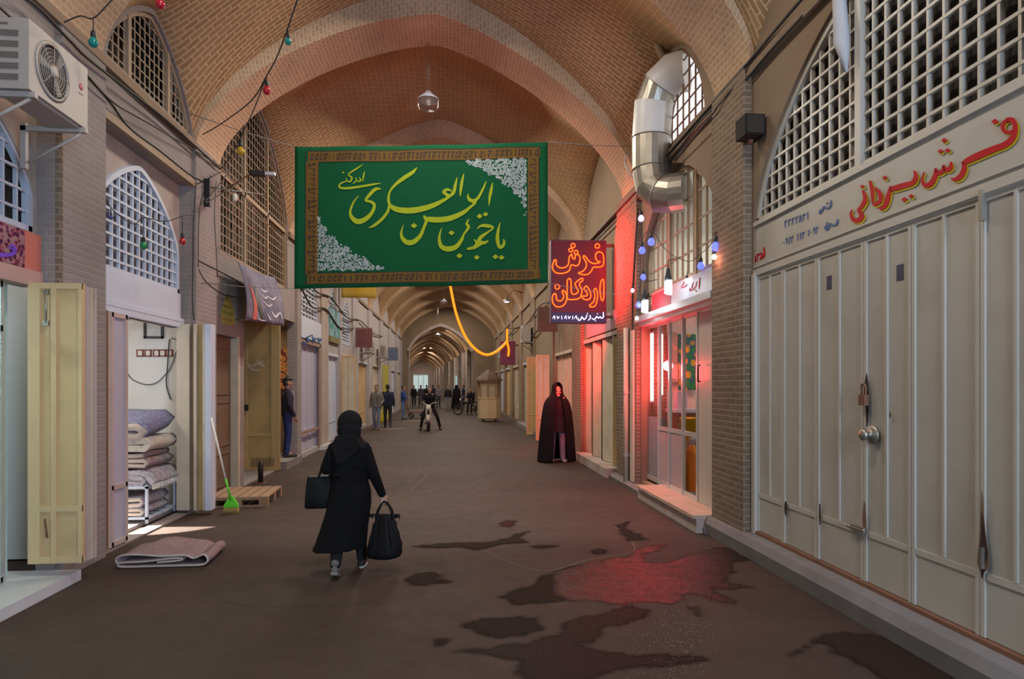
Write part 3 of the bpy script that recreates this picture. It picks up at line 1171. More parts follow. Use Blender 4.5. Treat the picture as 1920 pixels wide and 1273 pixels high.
X1 = XR + 0.10
fr = MB()
for px, w in ((1204, 0.05), (1236, 0.05), (1256, 0.035), (1281, 0.045), (1309, 0.05)):
    y = gy(px)
    fr.box(X1 - 0.02, X1 + 0.03, y - w / 2, y + w / 2, 0.2, 2.66)
for a, c in ((1204, 1236), (1236, 1256), (1256, 1281), (1281, 1309)):
    ya, yc_ = gy(a), gy(c)
    fr.box(X1 - 0.01, X1 + 0.03, ya, yc_, 0.2, 0.27)
    fr.box(X1 - 0.01, X1 + 0.03, ya, yc_, 2.6, 2.66)
    if a != 1204:
        fr.box(X1 - 0.01, X1 + 0.03, ya, yc_, 1.02, 1.08)
obj('door_frame', fr, M['alu'], gd)
for a, c, z0 in ((1204, 1236, 1.2), (1236, 1256, 1.08), (1256, 1281, 1.08), (1281, 1309, 0.27)):
    obj('pane', MB().box(X1, X1 + 0.008, gy(a), gy(c), z0, 2.6), M['skyglass'], gd)
for a, c in ((1236, 1256), (1256, 1281)):
    obj('lower_panel', MB().box(X1, X1 + 0.015, gy(a), gy(c), 0.27, 1.02), mat('grey_panel', (0.34, 0.31, 0.33), 0.5), gd)
obj('lower_panel', MB().box(X1, X1 + 0.1, gy(1204), gy(1236), 0.2, 1.2), mat('dull_panel', (0.22, 0.23, 0.25), 0.6), gd)
p = onX(1313, 700, X1 - 0.04)
obj('door_handle', MB().tube([p + Vector((0, 0, 0.1)), p + Vector((-0.03, 0, 0.1)), p + Vector((-0.03, 0, -0.1)), p + Vector((0, 0, -0.1))], 0.012), M['black'], gd)
ol = obj('side_leaf', MB().box(X1 - 0.02, X1 + 0.02, gy(1340), gy(1313), 0.2, 2.62), M['greypaint'], gd)
obj('edge_strip', MB().box(XR - 0.02, XR + 0.03, gy0, gy0 + 0.05, 0.17, 2.66), mat('dark_green_paint', (0.03, 0.12, 0.04), 0.5), gd)
# red fluorescent tubes behind the narrow panes
M['redtube'] = emit('red_tube', (1.0, 0.12, 0.14), 14.0)
M['pinktube'] = emit('pink_tube', (1.0, 0.42, 0.36), 5.0)
for px, X, z0, z1, mm, lab in ((1222, XR + 0.13, 1.42, 2.55, 'redtube', 'glowing red fluorescent tube in the narrow corner pane'), (1240, XR + 0.20, 1.52, 2.52, 'pinktube', 'glowing pinkish tube beside the aluminium door post')):
    y = min(onX(px, 700, X).y, 10.27)
    t_ = thing('fluorescent_tube', lab, 'lamp', (X, y, z0), group='red tubes in the shop window')
    obj('tube', MB().tube([(0, 0, 0.03), (0, 0, z1 - z0 - 0.03)], 0.028, 10), M[mm], t_)
    obj('end_cap', MB().tube([(0, 0, 0), (0, 0, 0.04)], 0.024, 10), M['white'], t_)
    obj('end_cap', MB().tube([(0, 0, z1 - z0 - 0.04), (0, 0, z1 - z0)], 0.024, 10), M['white'], t_)
light('POINT', 'red_tube_light', (XR + 0.30, 10.0, 2.0), 10, (1, 0.04, 0.05), 0.08)
light('POINT', 'red_tube_light', (XR - 0.18, 9.75, 1.9), 75, (1, 0.05, 0.06), 0.12)
# things inside
YE = 10.38                      # end wall of the shop, facing the viewer
trim(MB().box(XR + 0.17, 3.46, YE, YE + 0.06, 0.18, 2.9), M['pier'])
cp = pattern('bright_carpet', [(0.50, 0.40, 0.05), (0.02, 0.12, 0.22), (0.04, 0.25, 0.08)], 7)
b = MB()
b.loft([[Vector((3.64 + 0.045 * i, YE - 0.05 + 0.02 * math.sin(i * 1.4), 1.62)), Vector((3.64 + 0.045 * i, YE - 0.05 + 0.02 * math.sin(i * 1.4), 2.52)), Vector((3.64 + 0.045 * i, YE - 0.02 + 0.02 * math.sin(i * 1.4), 2.52)), Vector((3.64 + 0.045 * i, YE - 0.02 + 0.02 * math.sin(i * 1.4), 1.62))] for i in range(9)], smooth=False)
tag(obj('hanging_carpet', b, cp), 'yellow and blue green carpet hanging inside the glass shop', 'carpet')
cp2 = pattern('faded_carpet', [(0.30, 0.30, 0.22), (0.20, 0.26, 0.22), (0.40, 0.33, 0.26)], 6)
tag(obj('hanging_carpet', MB().box(3.47, 3.62, YE - 0.05, YE - 0.02, 1.75, 2.55), cp2), 'dull green patterned carpet strip hanging beside the bright one in glass shop', 'carpet')
ct = thing('shop_counter', 'white counter seen through the glass shop doors', 'counter', (3.95, 9.98, 0.18))
obj('counter_top', MB().box(-0.55, 0.75, -0.22, 0.30, 1.10, 1.15), M['white'], ct)
obj('counter_body', MB().box(-0.5, 0.7, -0.16, 0.28, 0, 1.10), M['wood'], ct)
bx = tag(obj('carton', MB().box(3.50, 3.66, 10.0, 10.16, 1.335, 1.60), M['lavender']), 'pale box standing on the white counter', 'box')
gc = thing('gas_cylinder', 'tall orange gas cylinder standing just inside the glass door', 'cylinder', (3.36, 8.98, 0.18))
obj('cylinder_body', MB().lathe([(0.10, 0), (0.11, 0.02), (0.11, 0.55), (0.09, 0.62), (0.04, 0.66), (0.04, 0.68)], n=20), mat('orange_paint', (0.80, 0.25, 0.01), 0.4, var=0.05), gc)
obj('valve', MB().lathe([(0.03, 0.68), (0.03, 0.74), (0.05, 0.75), (0.05, 0.78), (0, 0.785)], n=12), M['white'], gc)
obj('foot_ring', MB().lathe([(0.115, -0.005), (0.115, 0.04), (0.10, 0.04)], n=20), M['white'], gc)
bk = thing('yellow_bucket', 'yellow plastic bucket on a wooden stand behind the orange cylinder', 'bucket', (3.50, 9.45, 0.90))
obj('bucket_body', MB().lathe([(0.11, 0), (0.15, 0.30), (0.155, 0.30), (0.155, 0.32), (0.12, 0.32)], n=20), M['yellow'], bk)
st_ = thing('stool', 'small wooden stand holding the yellow bucket', 'stand', (3.50, 9.45, 0.18))
obj('stand_top', MB().box(-0.17, 0.17, -0.17, 0.17, 0.68, 0.72), M['wood'], st_)
for sx in (-1, 1):
    for sy in (-1, 1):
        obj('leg', MB().box(sx * 0.15 - 0.015, sx * 0.15 + 0.015, sy * 0.15 - 0.015, sy * 0.15 + 0.015, 0, 0.68), M['wood'], st_)

# ------------------------------------------------------------------ right: the shop washed red by the neon sign
room('wall_shop_2', XR + 0.16, 4.6, REDS[0], REDS[1], 0.16, 2.9, M['rplaster'], openside=-1)
ad = semp('door_3', 'beige accordion metal doors half folded beside the chador wearer', 'door')
pts = []
ys = [onX(p, 700, XR + 0.02).y for p in (1092, 1103, 1113, 1122, 1131, 1142, 1152, 1164)]
for i in range(len(ys) - 1):
    zig = 0.0 if i % 2 else 0.10
    a, c = Vector((XR + 0.01 + (0.10 if i % 2 else 0), ys[i], 0)), Vector((XR + 0.01 + (0 if i % 2 else 0.10), ys[i + 1], 0))
    d = (c - a).normalized()
    nn = Vector((-d.y, d.x, 0)) * 0.015
    if i == 5:
        continue
    lf = MB().loft([[a + nn, c + nn, c - nn, a - nn], [p_ + Vector((0, 0, 2.45)) for p_ in (a + nn, c + nn, c - nn, a - nn)]], smooth=False)
    o = obj('leaf', lf, M['beige'] if i < 5 else M['ochre'], ad, (0, 0, 0.18))
    rb = MB()
    for q in (a, c):
        rb.box(q.x - 0.02, q.x + 0.02, q.y - 0.02, q.y + 0.02, 0.0, 2.46)
    obj('leaf_edge', rb, M['beige'], o)
obj('door_header', MB().box(XR - 0.02, XR + 0.14, REDS[0], REDS[1], 2.64, 2.72), M['pink'], ad)
fs = semp('shop_sign_board', 'pinkish sign board with white letters behind the neon sign', 'sign')
fs['kind'] = 'thing'
obj('board', MB().box(XR - 0.03, XR, 11.85, 14.6, 2.75, 3.1), mat('pink_board', (0.5, 0.25, 0.3), 0.5), fs)
f4 = lambda u, v, w: onX(980 + u / 3.977, 400 + v / 3.978, XR - 0.034) + Vector((w, 0, 0))
b = MB()
for k in range(7):
    u = 640 + k * 19
    b.ribbon([(u, 760, 3), (u + 5, 785, 7), (u + 14, 795, 6), (u + 17, 770, 3)], f4, 0.003)
    b.ribbon([(u + 8, 750, 4), (u + 10, 770, 5)], f4, 0.003)
obj('lettering', b, M['white'], fs)
dp = thing('drain_pipe', 'pale vertical drain pipe on the brick pier beside the glass shop', 'pipe')
yy = onX(1174, 700, XR - 0.12).y
obj('pipe', MB().tube([(XR - 0.12, yy, 0.0), (XR - 0.12, yy, 2.66)], 0.045, 12), M['beige'], dp)
for z in (0.5, 1.55):
    obj('bracket', MB().box(XR - 0.17, XR - 0.06, yy - 0.055, yy + 0.055, z, z + 0.05), M['steel'], dp)
dp2 = tag(obj('door_post', MB().box(XR - 0.10, XR - 0.02, 10.56, 10.74, 0.12, 2.6), M['beige']), 'narrow beige metal post between drain pipe and red lit window', 'post')

# ------------------------------------------------------------------ left: shop A at the picture edge
RX_L = XL - 0.15
loop = [rect(RECA[0], RECA[1], 2.55, RECA[2])]
A0, A1 = 3.05, 6.1
topA = atop(A0, A1, 3.3, 1.05)
loop.append(archloop(A0, A1 - 0.02, 3.02, 3.3, 1.05))
struct(obj('wall_shop_front_1', MB().plate(loop, side_fn(RX_L, -1), 0.12), M['plaster']))
lattice('window_3', RX_L - 0.03, -1, A0, A1 - 0.02, 3.02, topA, 0.17, 0.17, 0.022, M['white'], 0.05, 0.03, M['darkglass'], 0.06,
        'white arched window lattice above the dark patterned sign at the picture edge')
sg = semp('shop_sign_board', 'dark patterned sign with purple script under the white arched lattice', 'sign')
sg['kind'] = 'thing'
obj('board', MB().box(RX_L, RX_L + 0.06, A0, 5.86, 2.68, 2.99), pattern('sign_print', [(0.05, 0.015, 0.06), (0.28, 0.05, 0.08), (0.3, 0.18, 0.2)], 28), sg)
obj('end_panel', MB().box(RX_L, RX_L + 0.062, 5.86, 6.08, 2.66, 2.99), mat('coral', (0.55, 0.16, 0.12), 0.6), sg)
obj('bottom_rail', MB().box(RX_L, RX_L + 0.08, A0, 6.08, 2.54, 2.67), mat('rose_rail', (0.48, 0.30, 0.27), 0.6, dirt=(0.4, 0.4, 0.35)), sg)
f5 = lambda u, v, w: onX(u / 3.03, 400 + v / 3.03, RX_L + 0.063) + Vector((w, 0, 0))
b = MB()
b.ribbon([(-60, 225, 14), (0, 235, 22), (50, 235, 22), (80, 222, 22), (82, 195, 16), (66, 180, 12), (56, 195, 10), (76, 208, 10)], f5, 0.003)
obj('lettering', b, mat('purple_ink', (0.16, 0.05, 0.55), 0.5), sg)
room('wall_shop_3', -6.4, RX_L - 0.1, 3.0, 5.84, 0.1, 2.9, mat('teal_room', (0.50, 0.66, 0.62), 0.8), M['marble'])
light('AREA', 'shop_lamp', (-5.0, 4.6, 2.75), 60, (0.85, 1.0, 0.98), 0.8, (-5.0, 4.6, 0), 1.6)
gf = semp('door_4', 'glass shop front with pale metal frame lit pale teal inside', 'door')
fr = MB()
gxa = RX_L - 0.02
for y in (3.1, 4.3, 5.15, 5.72):
    fr.box(gxa - 0.04, gxa, y - 0.025, y + 0.025, 0.1, 2.55)
for z in (0.12, 2.16, 2.52):
    fr.box(gxa - 0.04, gxa, 3.1, 5.72, z - 0.025, z + 0.025)
obj('door_frame', fr, M['alu'], gf)
obj('pane', MB().box(gxa - 0.025, gxa - 0.015, 3.1, 5.72, 0.12, 2.52), M['skyglass'], gf)
cpA = pattern('floral_carpet', [(0.50, 0.40, 0.26), (0.30, 0.20, 0.12), (0.16, 0.10, 0.08)], 16)
b = MB()
b.loft([[Vector((-4.3 + 0.05 * math.sin(i * 1.3), 4.6 + i * 0.09, 0.14)), Vector((-4.25 + 0.05 * math.sin(i * 1.3), 4.6 + i * 0.09, 2.1)), Vector((-4.28 + 0.05 * math.sin(i * 1.3), 4.6 + i * 0.09, 2.1)), Vector((-4.33 + 0.05 * math.sin(i * 1.3), 4.6 + i * 0.09, 0.14))] for i in range(9)], smooth=False)
tag(obj('hanging_carpet', b, cpA), 'brown floral carpet hanging behind the glass at the left picture edge', 'carpet')

# folding leaves that stand open beside the shops
def panel_leaf(name, x0, x1, y, z0, z1, m, m2, label, rail=0.66, splits=(0.22, 0.42, 0.52, 0.92), group=None, thick=0.035):
    """sheet-metal leaf standing across the wall (faces the camera), sunk panels"""
    t = thing(name, label, 'shutter', (0, 0, 0), group=group)
    w = x1 - x0
    obj('sheet', MB().box(x0, x1, y, y + thick, z0, z1), m, t)
    b = MB()
    e = 0.018
    cuts = [0.0] + list(splits) + [1.0]
    for i in range(0, len(cuts), 2):
        b.box(x0 + w * cuts[i], x0 + w * cuts[i + 1], y - e, y, z0, z1)
    b.box(x0, x1, y - e + 0.003, y, z0 + 0.001, z0 + 0.06)
    b.box(x0, x1, y - e + 0.003, y, z1 - 0.05, z1 - 0.001)
    b.box(x0, x1, y - e + 0.003, y, rail - 0.025, rail + 0.025)
    obj('leaf_frame', b, m2, t)
    return t


M['creamrib'] = mat('cream_rib', (0.66, 0.48, 0.26), 0.45, var=0.06)
lfA = panel_leaf('folding_shutter', -3.53, -3.10, 5.90, 0.2, 2.56, M['cream'], M['creamrib'], 'open cream metal shutter leaf with sunken panels on the white marble step')
obj('latch_rod', MB().tube([(-3.38, 5.875, 2.22), (-3.38, 5.875, 2.50)], 0.008).box(-3.40, -3.36, 5.87, 5.885, 2.46, 2.50).box(-3.41, -3.36, 5.87, 5.885, 2.20, 2.24), M['steel'], lfA)
obj('latch_rod', MB().tube([(-3.37, 5.875, 0.42), (-3.39, 5.875, 0.58)], 0.008), M['rust'], lfA)
t = thing('folding_shutter', 'folded back pinkish shutter leaves edge on, behind the cream leaf', 'shutter')
for i, (mm, yy) in enumerate((('pink', 5.96), ('beige', 6.01), ('pink', 6.06))):
    obj('leaf', MB().box(-3.40, -3.10 + 0.006 * i, yy, yy + 0.035, 0.2, 2.54), M[mm], t)

# ------------------------------------------------------------------ left: shop B, the bright rug store
B0, B1 = RECB[0], RECB[1]
topB = atop(B0 + 0.02, B1 - 0.1, 3.38, 0.84)
loop = [rect(B0, B1, 2.46, RECB[2]), archloop(B0 + 0.04, B1 - 0.12, 2.92, 3.38, 0.82)]
struct(obj('wall_shop_front_2', MB().plate(loop, side_fn(RX_L, -1), 0.12), M['plaster']))
lattice('window_4', RX_L + 0.02, -1, B0 + 0.02, B1 - 0.1, 2.90, topB, 0.158, 0.132, 0.024, M['white'], 0.055, 0.03, mat('bluish_pane', (0.11, 0.105, 0.12), 0.4, var=0.2), 0.06,
        'white pointed lattice window above the open bright rug store')
fp = semp('shop_sign_board', 'blank white fascia panel over the open rug store doorway', 'sign')
fp['kind'] = 'thing'
obj('board', MB().box(RX_L, RX_L + 0.05, B0 + 0.01, B1 - 0.08, 2.58, 2.90), M['white'], fp)
obj('frame_rail', MB().box(RX_L - 0.05, RX_L + 0.07, B0 + 0.01, B1 - 0.02, 2.46, 2.58).box(RX_L, RX_L + 0.075, B0 + 0.01, B1 - 0.02, 2.53, 2.545), M['white'], fp)
room('wall_shop_4', -6.4, RX_L - 0.12, 6.86, 9.72, 0.02, 2.75, M['room'], mat('shop_floor', (0.34, 0.31, 0.29), 0.6, var=0.15), skip_roof=True)
struct(obj('ceiling_rug_store', MB().box(-6.4, RX_L - 0.12, 6.9, 8.0, 2.75, 2.8).box(-6.4, -5.9, 8.0, 9.72, 2.75, 2.8).box(-4.9, RX_L - 0.12, 8.0, 9.72, 2.75, 2.8).box(-5.9, -4.9, 9.2, 9.72, 2.75, 2.8), M['room']))
light('AREA', 'shop_lamp', (-4.9, 7.6, 2.7), 26, (1, 0.97, 0.93), 0.7, (-4.9, 7.8, 0))
# daylight shaft through the roof opening at the back of the store
light('SPOT', 'sun_shaft', (-5.7, 8.2, 2.62), 8000, (1.0, 0.96, 0.90), 0.02, (-3.74, 8.5, 0.0), spot=math.radians(24), blend=0.04)
# left folded leaves of shop B
t = thing('folding_shutter', 'brown edged folded shutter leaves at the left side of the rug store', 'shutter')
for i, yy in enumerate((6.93, 6.98, 7.03)):
    obj('leaf', MB().box(-3.60, -3.43 - 0.01 * i, yy, yy + 0.03, 0.05, 2.45), M['brown'] if i < 2 else M['pink'], t)
t = thing('folding_shutter', 'narrow white shutter leaf standing ajar at the rug store entrance', 'shutter')
b = MB().box(-3.50, -3.47, 7.09, 7.44, 0.04, 2.45)
o = obj('sheet', b, M['lavender'], t)
b = MB()
for y in (7.09, 7.39):
    b.box(-3.475, -3.45, y, y + 0.05, 0.04, 2.45)
for z in (0.04, 0.62, 2.40):
    b.box(-3.475, -3.45, 7.1, 7.43, z, z + 0.048)
obj('leaf_frame', b, M['pink'], t)
# right folded leaves of shop B
t = thing('folding_shutter', 'tall folded pale leaves at the right side of the rug store', 'shutter')
for x0, x1, mm, yy in ((-3.58, -3.42, 'beige', 9.02), (-3.41, -3.36, 'brown', 9.05), (-3.355, -3.32, 'beige', 8.99), (-3.315, -3.25, 'ochre', 9.04), (-3.245, -3.21, 'beige', 9.0), (-3.205, -3.13, 'white', 8.97)):
    obj('leaf', MB().box(x0, x1, yy, 9.14, 0.06, 2.5), M[mm], t)

# things inside the rug store
wy = 9.715
fq = lambda px, py: onY(px, py, wy)
p = fq(289, 616)
pf = thing('picture_frame', 'black framed picture hanging on the rug store wall', 'picture', p)
b = MB()
for a in ((-0.13, -0.10, -0.14, 0.16), (0.10, 0.13, -0.14, 0.16), (-0.13, 0.13, -0.14, -0.11), (-0.13, 0.13, 0.13, 0.16)):
    b.box(a[0], a[1], -0.03, 0, a[2], a[3])
obj('frame', b, M['black'], pf)
obj('picture_sheet', MB().box(-0.10, 0.10, -0.012, 0, -0.11, 0.13), mat('picture_paper', (0.55, 0.57, 0.55), 0.4, var=0.25, scale=9), pf)
for i, px in enumerate((263, 278, 294, 305, 318)):
    p = fq(px, 662)
    k = thing('wall_tile', '%s brown edged plaque in the row of five on rug store wall' % ('leftmost', 'second from left', 'middle', 'fourth from left', 'rightmost')[i], 'plaque', p, group='plaques in a row on the rug store wall')
    b = MB()
    for a in ((-0.045, -0.03, -0.05, 0.05), (0.03, 0.045, -0.05, 0.05), (-0.045, 0.045, -0.05, -0.033), (-0.045, 0.045, 0.033, 0.05)):
        b.box(a[0], a[1], -0.02, 0, a[2], a[3])
    obj('edge', b, mat('terracotta', (0.30, 0.10, 0.05), 0.7), k)
    obj('face', MB().box(-0.03, 0.03, -0.01, 0, -0.033, 0.033), M['room'], k)
cable('wall_cable', [fq(x, y) + Vector((0, -0.015, 0)) for x, y in ((237, 696), (250, 712), (275, 721), (295, 717), (311, 702), (320, 690), (331, 660), (334, 640), (322, 634))], 0.006, M['cable'], 'thin dark cable drooping across the rug store wall')
cable('wall_cable', [fq(x, y) + Vector((0, -0.022, 0)) for x, y in ((319, 636), (317, 660), (315, 690), (313, 715), (315, 730), (321, 749))], 0.008, M['cable'], 'thick dark cable hanging down the rug store wall with loose end')
# rack with folded rugs
rk = thing('rug_rack', 'white metal rack carrying folded rugs in the rug store', 'rack', (-4.22, 8.75, 0.03))
for z in (0.05, 0.42):
    b = MB()
    for x in (-0.62, 0.55):
        b.box(x, x + 0.03, -0.42, 0.42, z, z + 0.03)
    for y in (-0.42, 0.39):
        b.box(-0.62, 0.58, y, y + 0.03, z, z + 0.03)
    for y in (-0.2, 0.0, 0.2):
        b.box(-0.62, 0.58, y, y + 0.02, z, z + 0.02)
    obj('shelf_frame', b, M['white'], rk)
for x in (-0.62, 0.55):
    for y in (-0.42, 0.39):
        obj('leg', MB().box(x, x + 0.03, y, y + 0.03, 0, 0.46), M['white'], rk)
rugmats = [pattern('rug_blue', [(0.16, 0.17, 0.28), (0.30, 0.30, 0.42), (0.45, 0.44, 0.50)], 22, kind='noise', thr=(0.4, 0.6)),
           pattern('rug_ivory', [(0.60, 0.54, 0.44), (0.42, 0.40, 0.42), (0.30, 0.28, 0.34)], 12, kind='noise', thr=(0.5, 0.62)),
           pattern('rug_grey', [(0.45, 0.42, 0.44), (0.25, 0.24, 0.30), (0.6, 0.55, 0.5)], 18, kind='noise', thr=(0.45, 0.6))]


def folded_rug(label, c, sx, sy, z, layers, th, m, edge, slope=0.0, drop=0.0, group=None, fringe=False):
    t = thing('folded_rug', label, 'rug', (c[0], c[1], z), group=group)
    prof_ = []
    # serpentine fold seen from the side, swept along y
    path = []
    for i in range(layers):
        zz = th * (0.5 + i)
        xs = [-sx / 2 + sx * k / 8 for k in range(9)]
        if i % 2:
            xs = xs[::-1]
        for x in xs:
            path.append(Vector((x, 0, zz + slope * x + 0.008 * math.sin(x * 9 + i))))
        if i < layers - 1:
            e = xs[-1]
            path.append(Vector((e + math.copysign(th * 0.55, e), 0, zz + th * 0.5 + slope * e)))
    if drop:
        e = path[-1].x
        s_ = math.copysign(1, e)
        for k in range(1, 6):
            path.append(Vector((e + s_ * (0.05 + 0.02 * k), 0, path[-1].z - drop / 5)))
    h = th * 0.46
    rings = []
    for j in range(9):
        y = -sy / 2 + sy * j / 8
        up, dn = [], []
        for i, p in enumerate(path):
            tn = (path[min(i + 1, len(path) - 1)] - path[max(i - 1, 0)]).normalized()
            nn = Vector((-tn.z, 0, tn.x))
            off = Vector((0.006 * math.sin(j * 1.7 + i), y + 0.01 * math.sin(i * 0.9), 0.006 * math.sin(j * 1.1 + i * 0.6)))
            up.append(p + nn * h + off)
            dn.append(p - nn * h + off)
        rings.append(up + dn[::-1])
    obj('pile', MB().loft(rings), m, t)
    if edge:
        for y in (-sy / 2, sy / 2):
            b = MB().tube([p + Vector((0.006 * math.sin((0 if y < 0 else 8) * 1.7 + i), y + 0.01 * math.sin(i * 0.9), 0)) for i, p in enumerate(path)], h * 0.9, 6)
            obj('bound_edge', b, edge, t)
    if fringe:
        b = MB()
        e = path[-1]
        for k in range(40):
            y = -sy / 2 + sy * k / 39
            b.tube([e + Vector((0, y, 0)), e + Vector((0.01 * math.sin(k * 2.1), y + 0.01 * math.sin(k * 3.3), -0.07))], 0.006, 4)
        obj('fringe', b, M['room'], t)
    return t


edge = mat('rug_binding', (0.50, 0.42, 0.36), 0.9, var=0.1)
folded_rug('pale folded rug lying on the low shelf under the stack', (-4.23, 8.70), 0.98, 0.7, 0.12, 4, 0.055, rugmats[2], edge, 0, 0, 'rugs stacked on the rack')
folded_rug('grey rug with hanging white fringe lowest in the rug stack', (-4.23, 8.72), 1.0, 0.78, 0.485, 3, 0.065, rugmats[2], None, 0, 0.14, 'rugs stacked on the rack', True)
folded_rug('dark and red edged folded rug in the middle of the rug stack', (-4.20, 8.72), 1.0, 0.74, 0.70, 3, 0.06, pattern('rug_dark', [(0.10, 0.10, 0.14), (0.36, 0.30, 0.30), (0.28, 0.07, 0.06)], 9, kind='noise'), edge, 0, 0, 'rugs stacked on the rack')
folded_rug('ivory patterned rug drooping over the end of the stack', (-4.22, 8.72), 1.08, 0.84, 0.905, 2, 0.085, rugmats[1], None, 0, 0.38, 'rugs stacked on the rack')
folded_rug('blue grey folded rug on top of the rug stack', (-4.25, 8.70), 1.02, 0.80, 1.09, 2, 0.12, rugmats[0], edge, 0.0, 0, 'rugs stacked on the rack').rotation_euler[0] = math.radians(9)

# rug folded on the asphalt in front of the store
t = thing('folded_rug', 'pinkish grey rug folded in loose layers on the asphalt', 'rug', (-2.68, 6.74, 0))
path = smooth_path([(-0.05, 0, 0.050), (0.1, 0, 0.052), (0.18, 0, 0.062), (0.1, 0, 0.078), (-0.15, 0, 0.066), (-0.36, 0, 0.06), (-0.395, 0, 0.04), (-0.36, 0, 0.016), (-0.1, 0, 0.014), (0.2, 0, 0.012), (0.36, 0, 0.016), (0.405, 0, 0.055), (0.37, 0, 0.10), (0.28, 0, 0.07), (0.2, 0, 0.095), (0.0, 0, 0.105), (-0.2, 0, 0.135), (-0.34, 0, 0.135), (-0.41, 0, 0.10), (-0.405, 0, 0.05)], 5)
rings = []
for j in range(11):
    y = -0.30 + 0.62 * j / 10
    up, dn = [], []
    for i, p_ in enumerate(path):
        tn = (path[min(i + 1, len(path) - 1)] - path[max(i - 1, 0)]).normalized()
        nn = Vector((-tn.z, 0, tn.x))
        q = Vector((p_.x * (1 - 0.018 * j) + 0.03 * (j / 10), p_.y + y, p_.z + 0.014 * math.sin(j * 0.8 + p_.x * 6) * min(1, p_.z * 10)))
        up.append(q + nn * 0.0085)
        dn.append(q - nn * 0.0085)
    rings.append(up + dn[::-1])
obj('pile', MB().loft(rings), pattern('rug_pink', [(0.34, 0.24, 0.24), (0.24, 0.17, 0.18), (0.42, 0.33, 0.32)], 30, kind='noise', thr=(0.42, 0.6)), t)
b = MB()
b.tube([p_ + Vector((0, -0.302, 0.014 * math.sin(p_.x * 6) * min(1, p_.z * 10))) for p_ in path], 0.010, 6)
obj('bound_edge', b, edge, t, label='pale bound edge')

# broom
bh = Vector((-2.88, 9.06, 0))
br = thing('broom', 'green headed broom with long pale handle leaning beside the rug store', 'broom', bh)
tp = Vector((-3.10, 8.90, 1.28)) - bh
bs = Vector((-0.02, -0.012, 0.17))
obj('handle', MB().tube([bs + (tp - bs) * 0.25, tp], 0.013, 8), M['room'], br)
obj('lower_handle', MB().tube([bs, bs + (tp - bs) * 0.27], 0.015, 8), M['green'], br, label='green lower handle')
obj('head', MB().loft([[Vector((bs.x - w, -d, z)), Vector((bs.x + w, -d, z)), Vector((bs.x + w, d, z)), Vector((bs.x - w, d, z))] for w, d, z in ((0.09, 0.028, 0.085), (0.085, 0.028, 0.12), (0.05, 0.024, 0.18), (0.022, 0.02, 0.23))], smooth=False), M['green'], br)
b = MB()
for i in range(18):
    for j in range(4):
        x = -0.085 + 0.17 * i / 17
        b.tube([(bs.x + x, -0.022 + j * 0.015, 0.09), (bs.x + x * 1.15 + random.uniform(-.004, .004), -0.026 + j * 0.018, 0.0)], 0.0035, 4)
obj('bristles', b, mat('straw', (0.50, 0.36, 0.12), 0.8), br)

# pallet
pl = thing('pallet', 'low wooden pallet lying on the asphalt behind the broom', 'pallet', (-3.0, 10.0, 0), math.radians(3))
for i in range(6):
    x = -0.40 + i * 0.14
    obj('deck_board', MB().box(x, x + 0.12, -0.5, 0.5, 0.122, 0.142), M['wood'], pl)
for y in (-0.5, -0.05, 0.4):
    obj('bearer', MB().box(-0.4, 0.42, y, y + 0.1, 0.10, 0.122), M['wood'], pl)
    for x in (-0.4, -0.05, 0.30):
        obj('block', MB().box(x, x + 0.12, y, y + 0.1, 0.018, 0.10), M['wood'], pl)
    obj('bottom_board', MB().box(-0.4, 0.42, y, y + 0.1, 0.0, 0.018), M['wood'], pl)
# small black post
bo = thing('bollard', 'short black post standing on the asphalt by the ochre door', 'post', (-3.30, 11.85, 0))
obj('post', MB().lathe([(0.045, 0.0), (0.045, 0.30), (0.035, 0.33), (0.035, 0.36), (0, 0.365)], n=14), M['black'], bo)
obj('base_plate', MB().box(-0.08, 0.08, -0.08, 0.08, 0, 0.012), M['rust'], bo)

# ------------------------------------------------------------------ left: bay C
topC1 = atop(lc[0] + 0.1, lc[1] - 0.05, 5.0, lc[2] - 0.1)
lattice('window_5', XL - 0.06, -1, lc[0] + 0.1, lc[1] - 0.05, 3.72, topC1, 0.15, 0.15, 0.016, M['tan'], 0.05, 0.014, mat('deep_brown', (0.05, 0.032, 0.018), 0.9), 0.5,
        'tall brown lattice window reaching into the vault behind the green banner', mull=[11.6, 13.0])
trim(MB().box(XL - 0.09, XL - 0.03, lc[0] + 0.1, lc[1] - 0.05, 4.9, 4.97), M['tan'])
b = MB()
rs = random.Random(3)
for i in range(14):
    y = lc[0] + 0.25 + i * 0.28
    h0 = rs.uniform(3.8, 4.5)
    b.box(XL - 0.42, XL - 0.40, y, y + rs.uniform(0.05, 0.14), h0, h0 + rs.uniform(0.5, 1.6))
o = struct(obj('window_slats', b, mat('slat_wood', (0.15, 0.09, 0.05), 0.8, var=0.3)))
o.parent = bpy.data.objects['window_5']
topC0 = atop(lb[0] + 0.12, lb[1] - 0.05, 5.02, lb[2] - 0.12)
lattice('window_6', XL - 0.06, -1, lb[0] + 0.12, lb[1] - 0.05, 5.02, topC0, 0.125, 0.125, 0.014, M['tan'], 0.05, 0.012, mat('deep_brown', (0.05, 0.032, 0.018), 0.9), 0.45,
        'brown lattice window in the vault above the rug store', mull=[7.55, 8.55])
